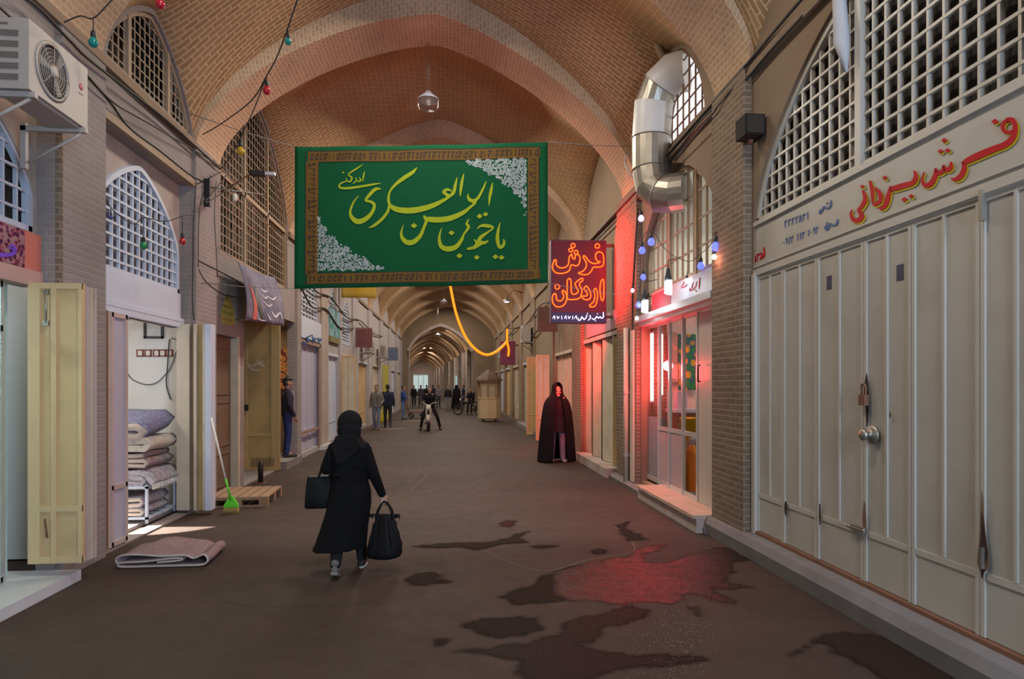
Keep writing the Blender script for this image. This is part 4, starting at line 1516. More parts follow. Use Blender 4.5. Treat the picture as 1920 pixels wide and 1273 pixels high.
# small doorway with yellow arched grille
lattice('window_7', XL - 0.05, -1, 10.32, 11.05, 2.64, atop(10.32, 11.05, 2.78, 0.34), 0.09, 0.1, 0.02, mat('yellow_grille', (0.50, 0.33, 0.06), 0.6), 0.03, 0.03, mat('warm_pane', (0.40, 0.22, 0.05), 0.5), 0.05,
        'tiny yellow arched grille above the narrow brown door')
d5 = semp('door_5', 'narrow brown wooden door in small doorway with pale jamb', 'door')
obj('leaf', MB().box(XL - 0.14, XL - 0.10, DOORLET[0], DOORLET[1], 0.02, DOORLET[2]), M['brown'], d5)
b = MB()
for y0, y1, z0, z1 in ((10.2, 11.0, 1.55, 2.3), (10.2, 11.0, 0.75, 1.45), (10.2, 11.0, 0.12, 0.65)):
    for q in ((y0, y0 + 0.03, z0, z1), (y1 - 0.03, y1, z0, z1), (y0, y1, z0, z0 + 0.03), (y0, y1, z1 - 0.03, z1)):
        b.box(XL - 0.10, XL - 0.085, *q)
obj('moulding', b, M['brown'], d5)
obj('door_jamb', MB().box(XL - 0.10, XL + 0.02, 11.06, 11.14, 0.0, 2.48), M['beige'], d5)
obj('padlock', MB().box(XL - 0.085, XL - 0.05, 10.2, 10.3, 1.15, 1.28), M['black'], d5)
# deep opening with the ochre leaf
room('wall_shop_5', -6.0, XL - 0.16, OPC[0], 17.0, 0.0, 3.2, mat('brown_room', (0.30, 0.20, 0.13), 0.9), M['concrete'])
light('AREA', 'shop_lamp', (-5.0, 15.9, 3.1), 26, (1, 0.80, 0.55), 0.6, (-5.0, 15.9, 0))
lf = panel_leaf('metal_door_leaf', -4.05, -3.36, 13.40, 0.03, 3.02, M['ochre'], mat('ochre_rib', (0.42, 0.30, 0.13), 0.5, var=0.1), 'large ochre metal door leaf standing open across the passage side', 0.72, (0.10, 0.76, 0.80, 0.80))
b = MB()
fo = lambda u, v, w: onY(360 + u / 3.535, 540 + v / 3.535, 13.375) + Vector((0, -w, 0))
for s_ in ([(400, 520, 14), (440, 500, 20), (480, 520, 16)], [(370, 500, 12), (400, 540, 18), (450, 545, 12)], [(420, 480, 10), (470, 490, 14)]):
    b.ribbon(s_, fo, 0.003)
obj('chalk_mark', b, mat('chalk', (0.45, 0.38, 0.26), 0.9, var=0.3), lf)
b = MB()
for k in range(10):
    x = -3.90 + k * 0.045
    b.box(x, x + 0.022, 13.372, 13.38, 0.1, 0.27)
obj('floor_grille', b, M['brown'], lf)
obj('door_handle', MB().box(-4.02, -3.96, 13.35, 13.40, 1.2, 1.32), M['black'], lf)
cpD = pattern('orange_carpet', [(0.50, 0.14, 0.05), (0.55, 0.36, 0.12), (0.2, 0.05, 0.04)], 10)
tag(obj('hanging_carpet', MB().box(-4.6, -3.75, 16.9, 16.93, 1.6, 2.6), cpD), 'orange carpet hanging on the wall behind the man with the cap', 'carpet')

# printed cloth poster hung along the wall above the ochre leaf
ps = thing('poster', 'grey purple printed cloth poster hung slantwise above the ochre door', 'poster')
c4 = [onX(446, 491, -3.24), onX(516, 521, -3.20), onX(533, 612, -3.02), onX(462, 600, -3.05)]


def pfn(u, v, w):
    """u 0..1 along the top edge, v 0..1 downwards"""
    a = c4[0].lerp(c4[1], u)
    c = c4[3].lerp(c4[2], u)
    q = a.lerp(c, v)
    q.x += 0.06 * math.sin(v * PI) - 0.05 * math.sin(u * PI) * (1 - v) + w
    q.z += -0.03 * math.sin(u * PI) * (1 - v) * 0.5
    return q


def cloth_grid(fn, n, m, th):
    b = MB()
    bm = b.bm
    A = [[bm.verts.new(fn(i / n, j / m, 0)) for i in range(n + 1)] for j in range(m + 1)]
    B = [[bm.verts.new(fn(i / n, j / m, -th)) for i in range(n + 1)] for j in range(m + 1)]
    for j in range(m):
        for i in range(n):
            for G in (A, B):
                f = bm.faces.new((G[j][i], G[j][i + 1], G[j + 1][i + 1], G[j + 1][i]))
                f.smooth = True
    for i in range(n):
        bm.faces.new((A[0][i], A[0][i + 1], B[0][i + 1], B[0][i]))
        bm.faces.new((A[m][i], A[m][i + 1], B[m][i + 1], B[m][i]))
    for j in range(m):
        bm.faces.new((A[j][0], A[j + 1][0], B[j + 1][0], B[j][0]))
        bm.faces.new((A[j][n], A[j + 1][n], B[j + 1][n], B[j][n]))
    return b


obj('cloth', cloth_grid(pfn, 16, 10, 0.006), pattern('poster_print', [(0.10, 0.10, 0.14), (0.22, 0.21, 0.28), (0.33, 0.32, 0.40)], 2.2, kind='noise', thr=(0.35, 0.6)), ps)
pw = lambda u, v, w: pfn(u, v, 0.006 + w)
b = MB()
b.ribbon([(0.12, 0.35, 0.02), (0.17, 0.55, 0.07), (0.20, 0.75, 0.09), (0.17, 0.97, 0.10)], pw, 0.003)
obj('printed_shape', b, mat('poster_red', (0.50, 0.10, 0.08), 0.8), ps)
b = MB()
b.ribbon([(0.30, 0.35, 0.03), (0.26, 0.55, 0.10), (0.32, 0.75, 0.10), (0.38, 0.92, 0.06)], pw, 0.003)
obj('printed_shape', b, M['black'], ps)
b = MB()
for s_ in ([(0.40, 0.30, .015), (0.48, 0.38, .03), (0.60, 0.36, .02)], [(0.42, 0.46, .02), (0.50, 0.52, .03), (0.58, 0.47, .02), (0.70, 0.50, .03), (0.82, 0.42, .01)], [(0.44, 0.60, .02), (0.55, 0.66, .03), (0.66, 0.60, .02)], [(0.62, 0.75, .02), (0.72, 0.84, .05), (0.86, 0.74, .03), (0.92, 0.86, .03)], [(0.5, 0.82, .02), (0.58, 0.92, .04)], [(0.25, 0.94, .015), (0.36, 0.96, .02), (0.46, 0.95, .01)]):
    b.ribbon(s_, pw, 0.003)
obj('lettering', b, mat('poster_white', (0.55, 0.55, 0.62), 0.8), ps)
for a_, w_ in ((0, (XL + 0.01, 10.15, 3.75)), (1, (XL + 0.01, 13.0, 3.85)), (2, (XL + 0.01, 13.6, 3.1)), (3, (XL + 0.01, 10.9, 2.75))):
    obj('cord', MB().tube([pfn(*((0, 0), (1, 0), (1, 1), (0, 1))[a_], 0), w_], 0.006, 5), M['rope'], ps)

# ------------------------------------------------------------------ further shops on both sides
WHERE = ('', )


def shop_far(side, y0, y1, h, style, label):
    """closed or half-open metal doors of a shop further along"""
    x = XL if side < 0 else XR
    s_ = -1 if side < 0 else 1
    global n_door
    n_door += 1
    d = semp('door_%d' % n_door, label, 'door')
    mm, mr = style
    n = max(2, round((y1 - y0) / 0.5))
    xx = x + s_ * 0.08
    for i in range(n):
        a, c = y0 + (y1 - y0) * i / n, y0 + (y1 - y0) * (i + 1) / n
        b = MB().box(xx, xx + s_ * 0.03, a + 0.006, c - 0.006, 0.14, h - 0.03)
        b.box(xx - s_ * 0.02, xx, a + 0.01, a + 0.05, 0.14, h - 0.03)
        b.box(xx - s_ * 0.02, xx, c - 0.05, c - 0.01, 0.14, h - 0.03)
        b.box(xx - s_ * 0.018, xx, a + 0.02, c - 0.02, 0.6, 0.65)
        obj('leaf', b, M[mm], d)
    obj('door_header', MB().box(x - s_ * 0.02, x + s_ * 0.12, y0, y1, h - 0.06, h + 0.02), M[mr], d)
    return d


n_door = 5
styL = [('lavender', 'white'), ('white', 'white'), ('beige', 'beige'), ('cream', 'white'), ('beige', 'beige'), ('cream', 'beige'), ('white', 'white'), ('beige', 'white')]
styR = [('beige', 'beige'), ('cream', 'beige'), ('greypaint', 'white'), ('beige', 'beige'), ('cream', 'white'), ('white', 'white'), ('beige', 'beige')]
labL = ['lavender metal doors with brown frame just past the man with the cap', 'narrow white metal doors under the hanging blue green sign', 'beige metal doors under the plain grey wall', 'cream doors behind the strolling pair',
        'beige doors beside the yellow strip on the left row', 'cream doors past the person in blue', 'white doors deep in the left row', 'last beige doors of the left row before the far arch']
labR = ['beige doors just past the neon sign behind the chador wearer', 'cream ribbed doors behind the chador wearer', 'grey white doors under the small air conditioner on the right wall', 'beige doors behind the kiosk',
        'cream doors beyond the kiosk', 'white doors deep in the right row', 'last beige doors of the right row before the far arch']
for (y0, y1, h), st, lb_ in zip(FAR_L, styL, labL):
    shop_far(-1, y0, y1, h, st, lb_)
for (y0, y1, h), st, lb_ in zip(FAR_R, styR, labR):
    shop_far(1, y0, y1, h, st, lb_)
# brown frame around the lavender doors
trim(MB().box(XL + 0.0, XL + 0.04, 17.62, 17.74, 0.12, 2.75).box(XL, XL + 0.04, 15.5, 17.74, 2.68, 2.76).box(XL, XL + 0.03, 15.5, 17.7, 0.55, 0.62), mat('brown_frame', (0.30, 0.19, 0.16), 0.6))
fs = semp('shop_sign_board', 'white sign board with blue numerals above the lavender doors', 'sign')
fs['kind'] = 'thing'
obj('board', MB().box(XL, XL + 0.05, 15.48, 17.78, 2.80, 3.30), M['white'], fs)
f6 = lambda u, v, w: onX(360 + u / 3.535, 540 + v / 3.535, XL + 0.055) + Vector((w, 0, 0))
b = MB()
for s_ in ([(755, 360, 8), (745, 375, 12), (740, 350, 6)], [(765, 325, 10), (768, 350, 14), (785, 340, 10)], [(800, 320, 10), (808, 355, 14), (820, 330, 10)], [(832, 330, 12), (846, 350, 16), (856, 335, 10)], [(755, 330, 6), (800, 310, 8)]):
    b.ribbon(s_, f6, 0.003)
obj('lettering', b, M['blue'], fs)
for k, ((y0, y1, z), lb_) in enumerate(zip(FWL, ('pale arched window with close horizontal bars above blue numerals', 'small arched window above the blue green hanging sign', 'plain arched window above the third far shop on the left'))):
    lattice('window_%d' % (8 + k), XL - 0.03, -1, y0 + 0.02, y1 - 0.02, z + 0.02, atop(y0 + 0.02, y1 - 0.02, 3.6, 0.88), 0.35, 0.10, 0.04, M['white'], 0.06, 0.03, M['brown'], 0.06, lb_)
hs = thing('hanging_sign', 'blue green sign board hanging on the left wall past the white lattice', 'sign', (XL + 0.03, 19.9, 3.55))
obj('board', MB().box(-0.03, 0.03, -0.9, 0.7, -0.45, 0.35), pattern('sign_blue', [(0.05, 0.25, 0.22), (0.30, 0.45, 0.50), (0.14, 0.14, 0.45)], 3, kind='noise', thr=(0.4, 0.55)), hs)
obj('bottom_strip', MB().box(-0.03, 0.04, -0.9, 0.7, -0.62, -0.45), mat('olive', (0.18, 0.16, 0.06), 0.7), hs)
lf = panel_leaf('metal_door_leaf', -3.40, -2.96, 21.0, 0.02, 2.62, M['beige'], M['cream'], 'tall cream metal door leaf open across the left side behind the walking woman', 0.7, (0.1, 0.47, 0.53, 0.9))
lf = panel_leaf('metal_door_leaf', 2.55, 2.95, 22.3, 0.02, 2.65, M['cream'], M['creamrib'], 'cream ribbed metal door leaf open beside the chador wearer', 0.7, (0.1, 0.47, 0.53, 0.9))
lf = panel_leaf('metal_door_leaf', 2.52, 2.92, 19.6, 0.05, 2.6, M['beige'], M['creamrib'], 'beige metal door leaf open behind the shoulder of the chador wearer', 0.7, (0.1, 0.47, 0.53, 0.9))
yl = tag(obj('yellow_post', MB().box(XL + 0.02, XL + 0.32, 33.4, 33.55, 0, 2.7), mat('yellow_green', (0.50, 0.45, 0.08), 0.6)), 'yellow painted door edge standing behind the strolling pair', 'post')

# outdoor air conditioner units
def ac_unit(label, loc, rz, w=0.76, h=0.50, d=0.28, fan=-0.12, logo=True, group=None):
    """front faces local +x, w along local y"""
    t = thing('air_conditioner', label, 'air conditioner', loc, rz, group)
    obj('casing', MB().box(-d, 0, -w / 2, w / 2, 0, h), M['acbody'], t)
    RY = Matrix.Rotation(PI / 2, 3, 'Y')
    c = Vector((0, fan, h * 0.5))
    r = h * 0.40
    obj('fan_ring', MB().lathe([(r, -0.002), (r + 0.015, 0.006), (r - 0.012, 0.012), (r - 0.012, -0.004)], c, 32, RY, caps=False), M['acbody'], t)
    obj('fan_recess', MB().lathe([(r - 0.005, 0.001), (0.002, 0.002)], c, 32, RY), mat('fan_dark', (0.10, 0.08, 0.075), 0.6), t)
    for k in range(3):
        a = k * 2 * PI / 3 + 0.4
        p = [c + Vector((0.006, math.cos(q) * rr, math.sin(q) * rr)) for q, rr in ((a, 0.03), (a + 0.35, r * 0.88), (a + 0.75, r * 0.88), (a + 0.9, 0.03))]
        b = MB()
        b.loft([p, [q + Vector((0.006, 0, 0)) for q in p]], smooth=False)
        obj('fan_blade', b, mat('fan_blade', (0.22, 0.20, 0.18), 0.6), t)
    obj('fan_hub', MB().lathe([(0.045, 0.004), (0.045, 0.018), (0.02, 0.024)], c, 16, RY), M['acbody'], t)
    b = MB()
    for k in range(7):
        rr = r * (k + 1) / 7.5
        b.torus(c + Vector((0.014, 0, 0)), rr, 0.0022, RY, 28, 4)
    for k in range(8):
        a = k * PI / 4
        b.tube([c + Vector((0.014, 0, 0)), c + Vector((0.014, math.cos(a) * r, math.sin(a) * r))], 0.0025, 4)
    obj('fan_guard', b, M['acbody'], t)
    b = MB()
    for k in range(5):
        z = h * (0.12 + 0.155 * k)
        b.box(-d * 0.85, -d * 0.25, -w / 2 - 0.004, -w / 2 + 0.01, z, z + h * 0.085)
    obj('side_louvre', b, mat('louvre_dark', (0.16, 0.13, 0.11), 0.7), t)
    b = MB()
    b.box(-d * 0.85, -d * 0.5, -w / 2 - 0.003, -w / 2 + 0.01, h * 0.90, h * 0.93)
    obj('side_slot', b, mat('louvre_dark', (0.16, 0.13, 0.11), 0.7), t)
    if logo:
        b = MB()
        b.lathe([(0.026, 0.001), (0.026, 0.004), (0.001, 0.0045)], (0, w / 2 - 0.10, h * 0.62), 20, RY)
        obj('logo', b, mat('logo_red', (0.50, 0.12, 0.13), 0.5), t)
        b = MB()
        b.box(-0.001, 0.004, w / 2 - 0.13, w / 2 - 0.07, h * 0.5, h * 0.52)
        obj('maker_mark', b, mat('logo_grey', (0.40, 0.25, 0.24), 0.5), t)
    for y in (-w / 2 + 0.03, w / 2 - 0.07):
        b = MB()
        b.box(-d - 0.20, 0.02, y, y + 0.04, -0.045, -0.005)
        b.tube([(-d - 0.15, y + 0.02, -0.30), (-0.02, y + 0.02, -0.05)], 0.014, 6)
        b.box(-d - 0.2, -d - 0.16, y, y + 0.04, -0.35, 0.02)
        obj('wall_bracket', b, M['acbody'], t)
    obj('drip_tray', MB().box(-d + 0.03, -0.03, -w / 2 + 0.08, w / 2 - 0.08, -0.02, 0), M['acbody'], t)
    return t


ac_unit('large beige air conditioner on brackets above the left picture edge', (-2.98, 5.36, 3.80), 0, 0.76, 0.50, 0.28, -0.10)
ac_unit('small pale air conditioner on the right wall beyond the neon sign', (2.62, 24.6, 3.3), PI, 0.8, 0.62, 0.3, 0.1, False)
ac_unit('pale air conditioner high on the left wall above strolling pair', (-3.0, 26.0, 2.95), 0, 0.8, 0.55, 0.3, 0.0, False)

# ------------------------------------------------------------------ the big green banner
BY = 9.5
bTL, bTR, bBL, bBR = onY(553, 275, BY), onY(1027, 266, BY + 0.12), onY(551, 541, BY), onY(1027, 531, BY + 0.12)


def banner_fn(u, v, w):
    """u, v: pixels of the traced crop (1920 x 1145 of the banner), origin top left of the cloth at (85, 90)"""
    a, c = (u - 85) / 1752.0, (v - 88) / 965.0
    q = bTL.lerp(bTR, a).lerp(bBL.lerp(bBR, a), c)
    wav = 0.025 * math.sin(a * 9 + c * 1.5) * (0.3 + c) * 0.6 + 0.012 * math.sin(a * 21 + 2 * c)
    q.y += wav - 0.004 - w
    q.z -= 0.018 * math.sin(a * PI) * (1 - c * 0.5)
    return q


bn = thing('banner', 'large green cloth banner with yellow calligraphy strung across the passage', 'banner')
obj('cloth', cloth_grid(lambda u, v, w: banner_fn(85 + u * 1752, 88 + v * 965, w), 60, 30, 0.004), mat('banner_green', (0.002, 0.085, 0.030), 0.85, var=0.12, scale=2, spec=0.2), bn)


def strip(b, u0, u1, v0, v1, w, n=40):
    """a flat piece of print that follows the waves of the cloth"""
    nu = max(1, int((u1 - u0) / 40))
    nv = max(1, int((v1 - v0) / 40))
    bm = b.bm
    G = [[bm.verts.new(banner_fn(u0 + (u1 - u0) * i / nu, v0 + (v1 - v0) * j / nv, w)) for i in range(nu + 1)] for j in range(nv + 1)]
    for j in range(nv):
        for i in range(nu):
            bm.faces.new((G[j][i], G[j][i + 1], G[j + 1][i + 1], G[j + 1][i]))


M['gold'] = mat('gold_print', (0.15, 0.072, 0.004), 0.8, var=0.1)
M['maroon'] = mat('dark_print', (0.045, 0.022, 0.01), 0.8)
b = MB()
for q in ((172, 1782, 122, 190), (172, 1782, 955, 1020), (160, 240, 190, 955), (1695, 1770, 190, 955)):
    strip(b, *q, 0.004)
obj('border', b, M['gold'], bn)
rs = random.Random(11)
b = MB()
for v0, h in ((128, 56), (962, 52)):
    u = 185.0
    while u < 1755:
        L_ = rs.uniform(16, 34)
        k = rs.random()
        if k < 0.45:
            strip(b, u, u + L_, v0 + h * 0.08, v0 + h * 0.30, 0.006); strip(b, u, u + L_ * 0.4, v0 + h * 0.45, v0 + h * 0.95, 0.006); strip(b, u + L_ * 0.5, u + L_ * 0.72, v0 + h * 0.3, v0 + h * 0.8, 0.006)
        elif k < 0.8:
            strip(b, u, u + L_ * 0.9, v0 + h * 0.66, v0 + h * 0.92, 0.006); strip(b, u + L_ * 0.4, u + L_, v0 + h * 0.1, v0 + h * 0.5, 0.006); strip(b, u, u + L_ * 0.2, v0 + h * 0.2, v0 + h * 0.7, 0.006)
        else:
            strip(b, u + 2, u + L_ * 0.4, v0 + h * 0.15, v0 + h * 0.85, 0.006)
        u += L_ + rs.uniform(5, 9)
for u0, w_ in ((167, 66), (1702, 62)):
    v = 200.0
    while v < 940:
        L_ = rs.uniform(16, 32)
        k = rs.random()
        if k < 0.5:
            strip(b, u0 + w_ * 0.08, u0 + w_ * 0.3, v, v + L_, 0.006); strip(b, u0 + w_ * 0.45, u0 + w_ * 0.95, v, v + L_ * 0.3, 0.006); strip(b, u0 + w_ * 0.3, u0 + w_ * 0.8, v + L_ * 0.4, v + L_ * 0.62, 0.006)
        else:
            strip(b, u0 + w_ * 0.62, u0 + w_ * 0.78, v, v + L_ * 0.9, 0.006); strip(b, u0 + w_ * 0.2, u0 + w_ * 0.7, v, v + L_ * 0.22, 0.006)
        v += L_ + rs.uniform(5, 9)
for q in ((165, 1788, 116, 122), (165, 1788, 1020, 1026), (240, 1695, 190, 195), (240, 1695, 950, 955), (154, 160, 122, 1020), (1770, 1776, 122, 1020), (240, 244, 195, 950), (1691, 1695, 195, 950)):
    strip(b, *q, 0.0055)
obj('border_pattern', b, M['maroon'], bn)
M['silver'] = mat('silver_print', (0.40, 0.46, 0.46), 0.7, var=0.15, scale=20)
# lace-like corner ornaments made of small scrolls
for name, inside, box in (('low', lambda u, v: (v > 525) and (u - 240) < 455 * (max(0, (v - 525) / 405)) ** 1.9 + 14 * math.sin(v * 0.09), (240, 700, 525, 932)),
                          ('top', lambda u, v: (v < 585) and (1680 - u) < 455 * (max(0, (585 - v) / 390)) ** 1.9 + 14 * math.sin(v * 0.09), (1225, 1682, 195, 585))):
    b = MB()
    for k in range(2600):
        u, v = rs.uniform(box[0], box[1]), rs.uniform(box[2], box[3])
        if not inside(u, v):
            continue
        a = rs.uniform(0, 2 * PI)
        r = rs.uniform(4, 9)
        st = [(u + r * math.cos(a + q * 1.3), v + r * math.sin(a + q * 1.3), (2.5, 6.5, 2.5)[q]) for q in range(3)]
        b.ribbon(st, lambda x, y, w: banner_fn(x, y, 0.005 + w), 0.0015, 2)
    obj('corner_ornament', b, M['silver'], bn)
M['ink'] = mat('yellow_print', (0.36, 0.43, 0.004), 0.8, var=0.04)
ink = lambda u, v, w: banner_fn(u, v, 0.006 + w)
calli = [
    [(1495, 630, 6), (1480, 690, 20), (1476, 745, 26), (1490, 795, 22), (1512, 792, 22), (1524, 765, 18), (1518, 742, 5)],
    [(1332, 668, 5), (1360, 648, 16), (1405, 650, 24), (1446, 664, 12), (1405, 695, 14), (1360, 725, 26), (1345, 752, 24), (1380, 765, 22), (1412, 752, 8)],
    [(1400, 755, 8), (1350, 775, 22), (1310, 795, 22), (1270, 802, 16), (1260, 808, 4)], [(1310, 740, 6), (1330, 765, 20), (1305, 800, 18), (1290, 792, 6)],
    [(1275, 598, 6), (1258, 630, 16), (1272, 655, 20), (1240, 700, 14), (1222, 740, 24), (1185, 785, 32), (1130, 800, 36), (1085, 785, 30), (1068, 745, 22), (1070, 700, 14), (1085, 655, 4)],
    [(1440, 358, 6), (1430, 410, 20), (1420, 460, 18), (1415, 512, 5)],
    [(1396, 345, 6), (1378, 385, 14), (1352, 435, 18), (1325, 468, 22), (1290, 475, 20), (1266, 466, 8)], [(1270, 425, 6), (1268, 452, 16), (1300, 478, 22), (1318, 488, 18), (1280, 520, 18), (1235, 552, 28), (1160, 585, 36), (1080, 600, 38), (1000, 598, 36), (968, 590, 20), (962, 568, 5)],
    [(968, 575, 8), (978, 605, 20), (960, 655, 20), (935, 710, 26), (890, 750, 34), (845, 752, 34), (812, 720, 24), (806, 680, 14), (820, 632, 4)],
    [(1237, 288, 6), (1224, 345, 20), (1216, 400, 18), (1212, 442, 5)], [(1190, 312, 6), (1178, 365, 20), (1165, 415, 24), (1135, 440, 20), (1112, 440, 10)],
    [(1152, 405, 8), (1122, 394, 18), (1096, 412, 20), (1125, 432, 20), (1140, 440, 14), (1100, 465, 22), (1030, 500, 32), (950, 525, 38), (860, 536, 40), (775, 525, 36), (728, 497, 24)],
    [(728, 500, 20), (716, 455, 18), (726, 400, 14), (765, 352, 20), (825, 308, 28), (880, 275, 24), (912, 242, 5)],
    [(722, 490, 16), (712, 535, 18), (675, 585, 20), (620, 630, 18), (582, 645, 4)],
    [(664, 382, 6), (628, 382, 22), (588, 420, 22), (562, 458, 16), (596, 468, 18), (620, 492, 20), (602, 545, 24), (555, 590, 32), (505, 602, 36), (470, 575, 26), (458, 535, 16), (478, 475, 12), (512, 428, 4)],
    [(553, 260, 4), (546, 295, 11), (540, 333, 3)], [(518, 300, 4), (526, 322, 11), (506, 333, 6)], [(494, 304, 4), (498, 322, 10), (474, 346, 4)],
    [(542, 214, 3), (500, 242, 10), (455, 272, 10), (446, 288, 8), (468, 304, 11), (456, 330, 10), (436, 326, 8), (428, 302, 4)],
    [(436, 328, 6), (408, 335, 9), (384, 352, 12), (392, 372, 14), (450, 375, 16), (540, 362, 14), (620, 348, 12), (664, 343, 3)]]
b = MB()
for s_ in calli:
    b.ribbon(s_, ink, 0.002, 8)
for u, v, w in ((1462, 862, 44), (1505, 868, 44), (1330, 863, 42), (1349, 582, 44), (1391, 570, 40), (1152, 690, 44), (1208, 848, 46), (893, 640, 46), (408, 268, 18)):
    b.diamond(u, v, w, ink, 0.002)
obj('lettering', b, M['ink'], bn)
# its cords
for i, (p, q) in enumerate(((bTL, Vector((XL + 0.02, 9.1, bTL.z + 0.25))), (bTR, Vector((XR - 0.02, 10.0, bTR.z + 0.12))), (bBL, Vector((XL + 0.02, 9.4, bBL.z + 0.05))), (bBR, Vector((XR - 0.05, 10.6, bBR.z - 0.05))))):
    obj('cord', MB().tube([p, (p + q) / 2 + Vector((0, 0, -0.02)), q], 0.006, 5), M['rope'], bn)

yb = thing('banner', 'small faded yellow cloth banner hanging behind the green one', 'banner', (0, 0, 0))
p0, p1 = onY(640, 558, 20.5), onY(705, 558, 20.5)
obj('cloth', cloth_grid(lambda u, v, w: Vector((p0.x + (p1.x - p0.x) * u, 20.5 + 0.03 * math.sin(u * 8) + w, p0.z + 0.9 * (1 - v))), 12, 6, 0.004), pattern('yellow_cloth', [(0.60, 0.38, 0.03), (0.50, 0.36, 0.10), (0.42, 0.33, 0.16)], 2.0, kind='noise', thr=(0.35, 0.6)), yb)
obj('cord', MB().tube([(XL, 20.4, p0.z + 0.95), (p0.x, 20.5, p0.z + 0.9), (p1.x, 20.5, p0.z + 0.9), (XR, 20.8, p0.z + 1.3)], 0.006, 5), M['rope'], yb)

# ------------------------------------------------------------------ neon sign
NY = 12.15
nTL, nBR = onY(1033, 449, NY), onY(1137, 606, NY)
ns = thing('neon_sign', 'red neon sign box with glowing orange outlined lettering on right wall', 'sign')
obj('cabinet', MB().box(nTL.x, nBR.x, NY, NY + 0.22, nBR.z, nTL.z), mat('sign_casing', (0.10, 0.03, 0.06), 0.5), ns)
M['nface'] = emit('neon_face', (0.12, 0.002, 0.014), 0.25)
zmid = onY(1080, 586, NY).z
for y0 in (NY - 0.012, NY + 0.22):
    obj('face_panel', MB().box(nTL.x + 0.02, nBR.x - 0.02, y0, y0 + 0.012, zmid, nTL.z - 0.03), M['nface'], ns)
obj('lower_panel', MB().box(nTL.x + 0.02, nBR.x - 0.02, NY - 0.012, NY, nBR.z + 0.01, zmid), emit('navy_face', (0.02, 0.015, 0.06), 0.8), ns)
f7 = lambda u, v, w: onY(980 + u / 3.977, 400 + v / 3.978, NY - 0.03) - Vector((0, w, 0))
neon = [
    ([(548, 345), (543, 312), (562, 288), (595, 298), (605, 345), (598, 390), (562, 402), (528, 402), (510, 432), (482, 456), (435, 454), (416, 444), (448, 432), (472, 402), (474, 368), (458, 340), (452, 318), (468, 322), (490, 352), (520, 372), (556, 372), (578, 362), (560, 356)], True),
    ([(368, 305), (372, 332), (388, 340), (394, 312), (412, 306), (428, 332), (420, 376), (398, 392), (372, 384), (356, 392), (352, 420), (322, 442), (272, 448), (236, 434), (222, 398), (236, 350), (250, 352), (250, 384), (280, 406), (318, 402), (342, 376), (346, 332), (356, 312)], True),
    ([(332, 502), (346, 486), (360, 502), (364, 592), (392, 602), (414, 582), (398, 545), (392, 520), (440, 484), (448, 500), (424, 522), (428, 546), (442, 572), (432, 622), (402, 640), (346, 642), (332, 622)], True),
    ([(302, 572), (326, 602), (326, 650), (302, 688), (256, 697), (226, 668), (222, 622), (238, 598), (250, 612), (252, 642), (276, 654), (298, 642), (306, 612), (294, 588)], True),
    ([(455, 562), (476, 542), (504, 586), (506, 628), (482, 645), (450, 636), (446, 618), (474, 616), (482, 598)], True),
    ([(530, 572), (546, 560), (558, 600), (556, 640), (540, 690), (508, 697), (500, 686), (530, 656), (538, 616)], True),
    ([(586, 502), (602, 494), (606, 560), (602, 640), (586, 642), (576, 560)], True)]
dots = [(557, 243, 17), (376, 240, 16), (358, 274, 15), (398, 290, 15), (258, 548, 18)]
M['neon'] = emit('neon_tube', (1.0, 0.085, 0.006), 3.6)
b = MB()
for pts, cl in neon:
    P = [f7(u, v, 0) for u, v in pts]
    P.append(P[0])
    b.tube(smooth_path(P, 4), 0.011, 6)
for u, v, r in dots:
    P = [f7(u + r * math.cos(q * PI / 4), v + r * math.sin(q * PI / 4), 0) for q in range(9)]
    b.tube(P, 0.010, 6)
obj('neon_lettering', b, M['neon'], ns, label='glowing orange neon lettering')
b = MB()
for k, (u, hh) in enumerate(((232, 14), (262, 10), (290, 10), (318, 12), (346, 10), (372, 12), (395, 8))):
    st = ([(u - 9, 785, 4), (u + 4, 764, 6), (u + 8, 790, 5)], [(u - 6, 765, 5), (u, 785, 6), (u + 10, 768, 5)], [(u, 764, 5), (u + 2, 790, 6)])[k % 3]
    b.ribbon(st, f7, 0.004)
for st in ([(600, 735, 6), (602, 770, 8), (590, 782, 8), (578, 772, 8), (566, 780, 8), (552, 770, 8), (545, 780, 8), (530, 792, 8), (516, 782, 6)], [(500, 760, 8), (505, 780, 8), (488, 798, 6)], [(480, 756, 6), (470, 782, 8), (455, 790, 8), (442, 772, 8), (432, 792, 8), (418, 798, 8), (414, 780, 5)], [(555, 748, 7), (560, 752, 7)], [(480, 745, 7), (486, 748, 7)], [(540, 800, 6), (546, 803, 6)]):
    b.ribbon(st, f7, 0.004)
obj('lettering', b, emit('white_letters', (0.75, 0.75, 1.0), 1.6), ns, label='small white lettering')
obj('wall_arm', MB().box(nBR.x - 0.01, XR + 0.02, NY + 0.05, NY + 0.12, nTL.z - 0.10, nTL.z - 0.05).box(nBR.x - 0.01, XR + 0.02, NY + 0.05, NY + 0.12, nBR.z + 0.1, nBR.z + 0.15), M['rust'], ns)
light('AREA', 'neon_light', ((nTL.x + nBR.x) / 2 + 0.1, NY - 0.25, 3.75), 110, (1.0, 0.010, 0.015), 0.45, (nBR.x + 0.5, NY - 0.75, 3.8), 1.1, spread=110)
light('AREA', 'neon_light', ((nTL.x + nBR.x) / 2, NY + 0.34, 3.3), 80, (1.0, 0.02, 0.02), 0.6, (XR, 15.4, 1.7), 0.9, spread=75)

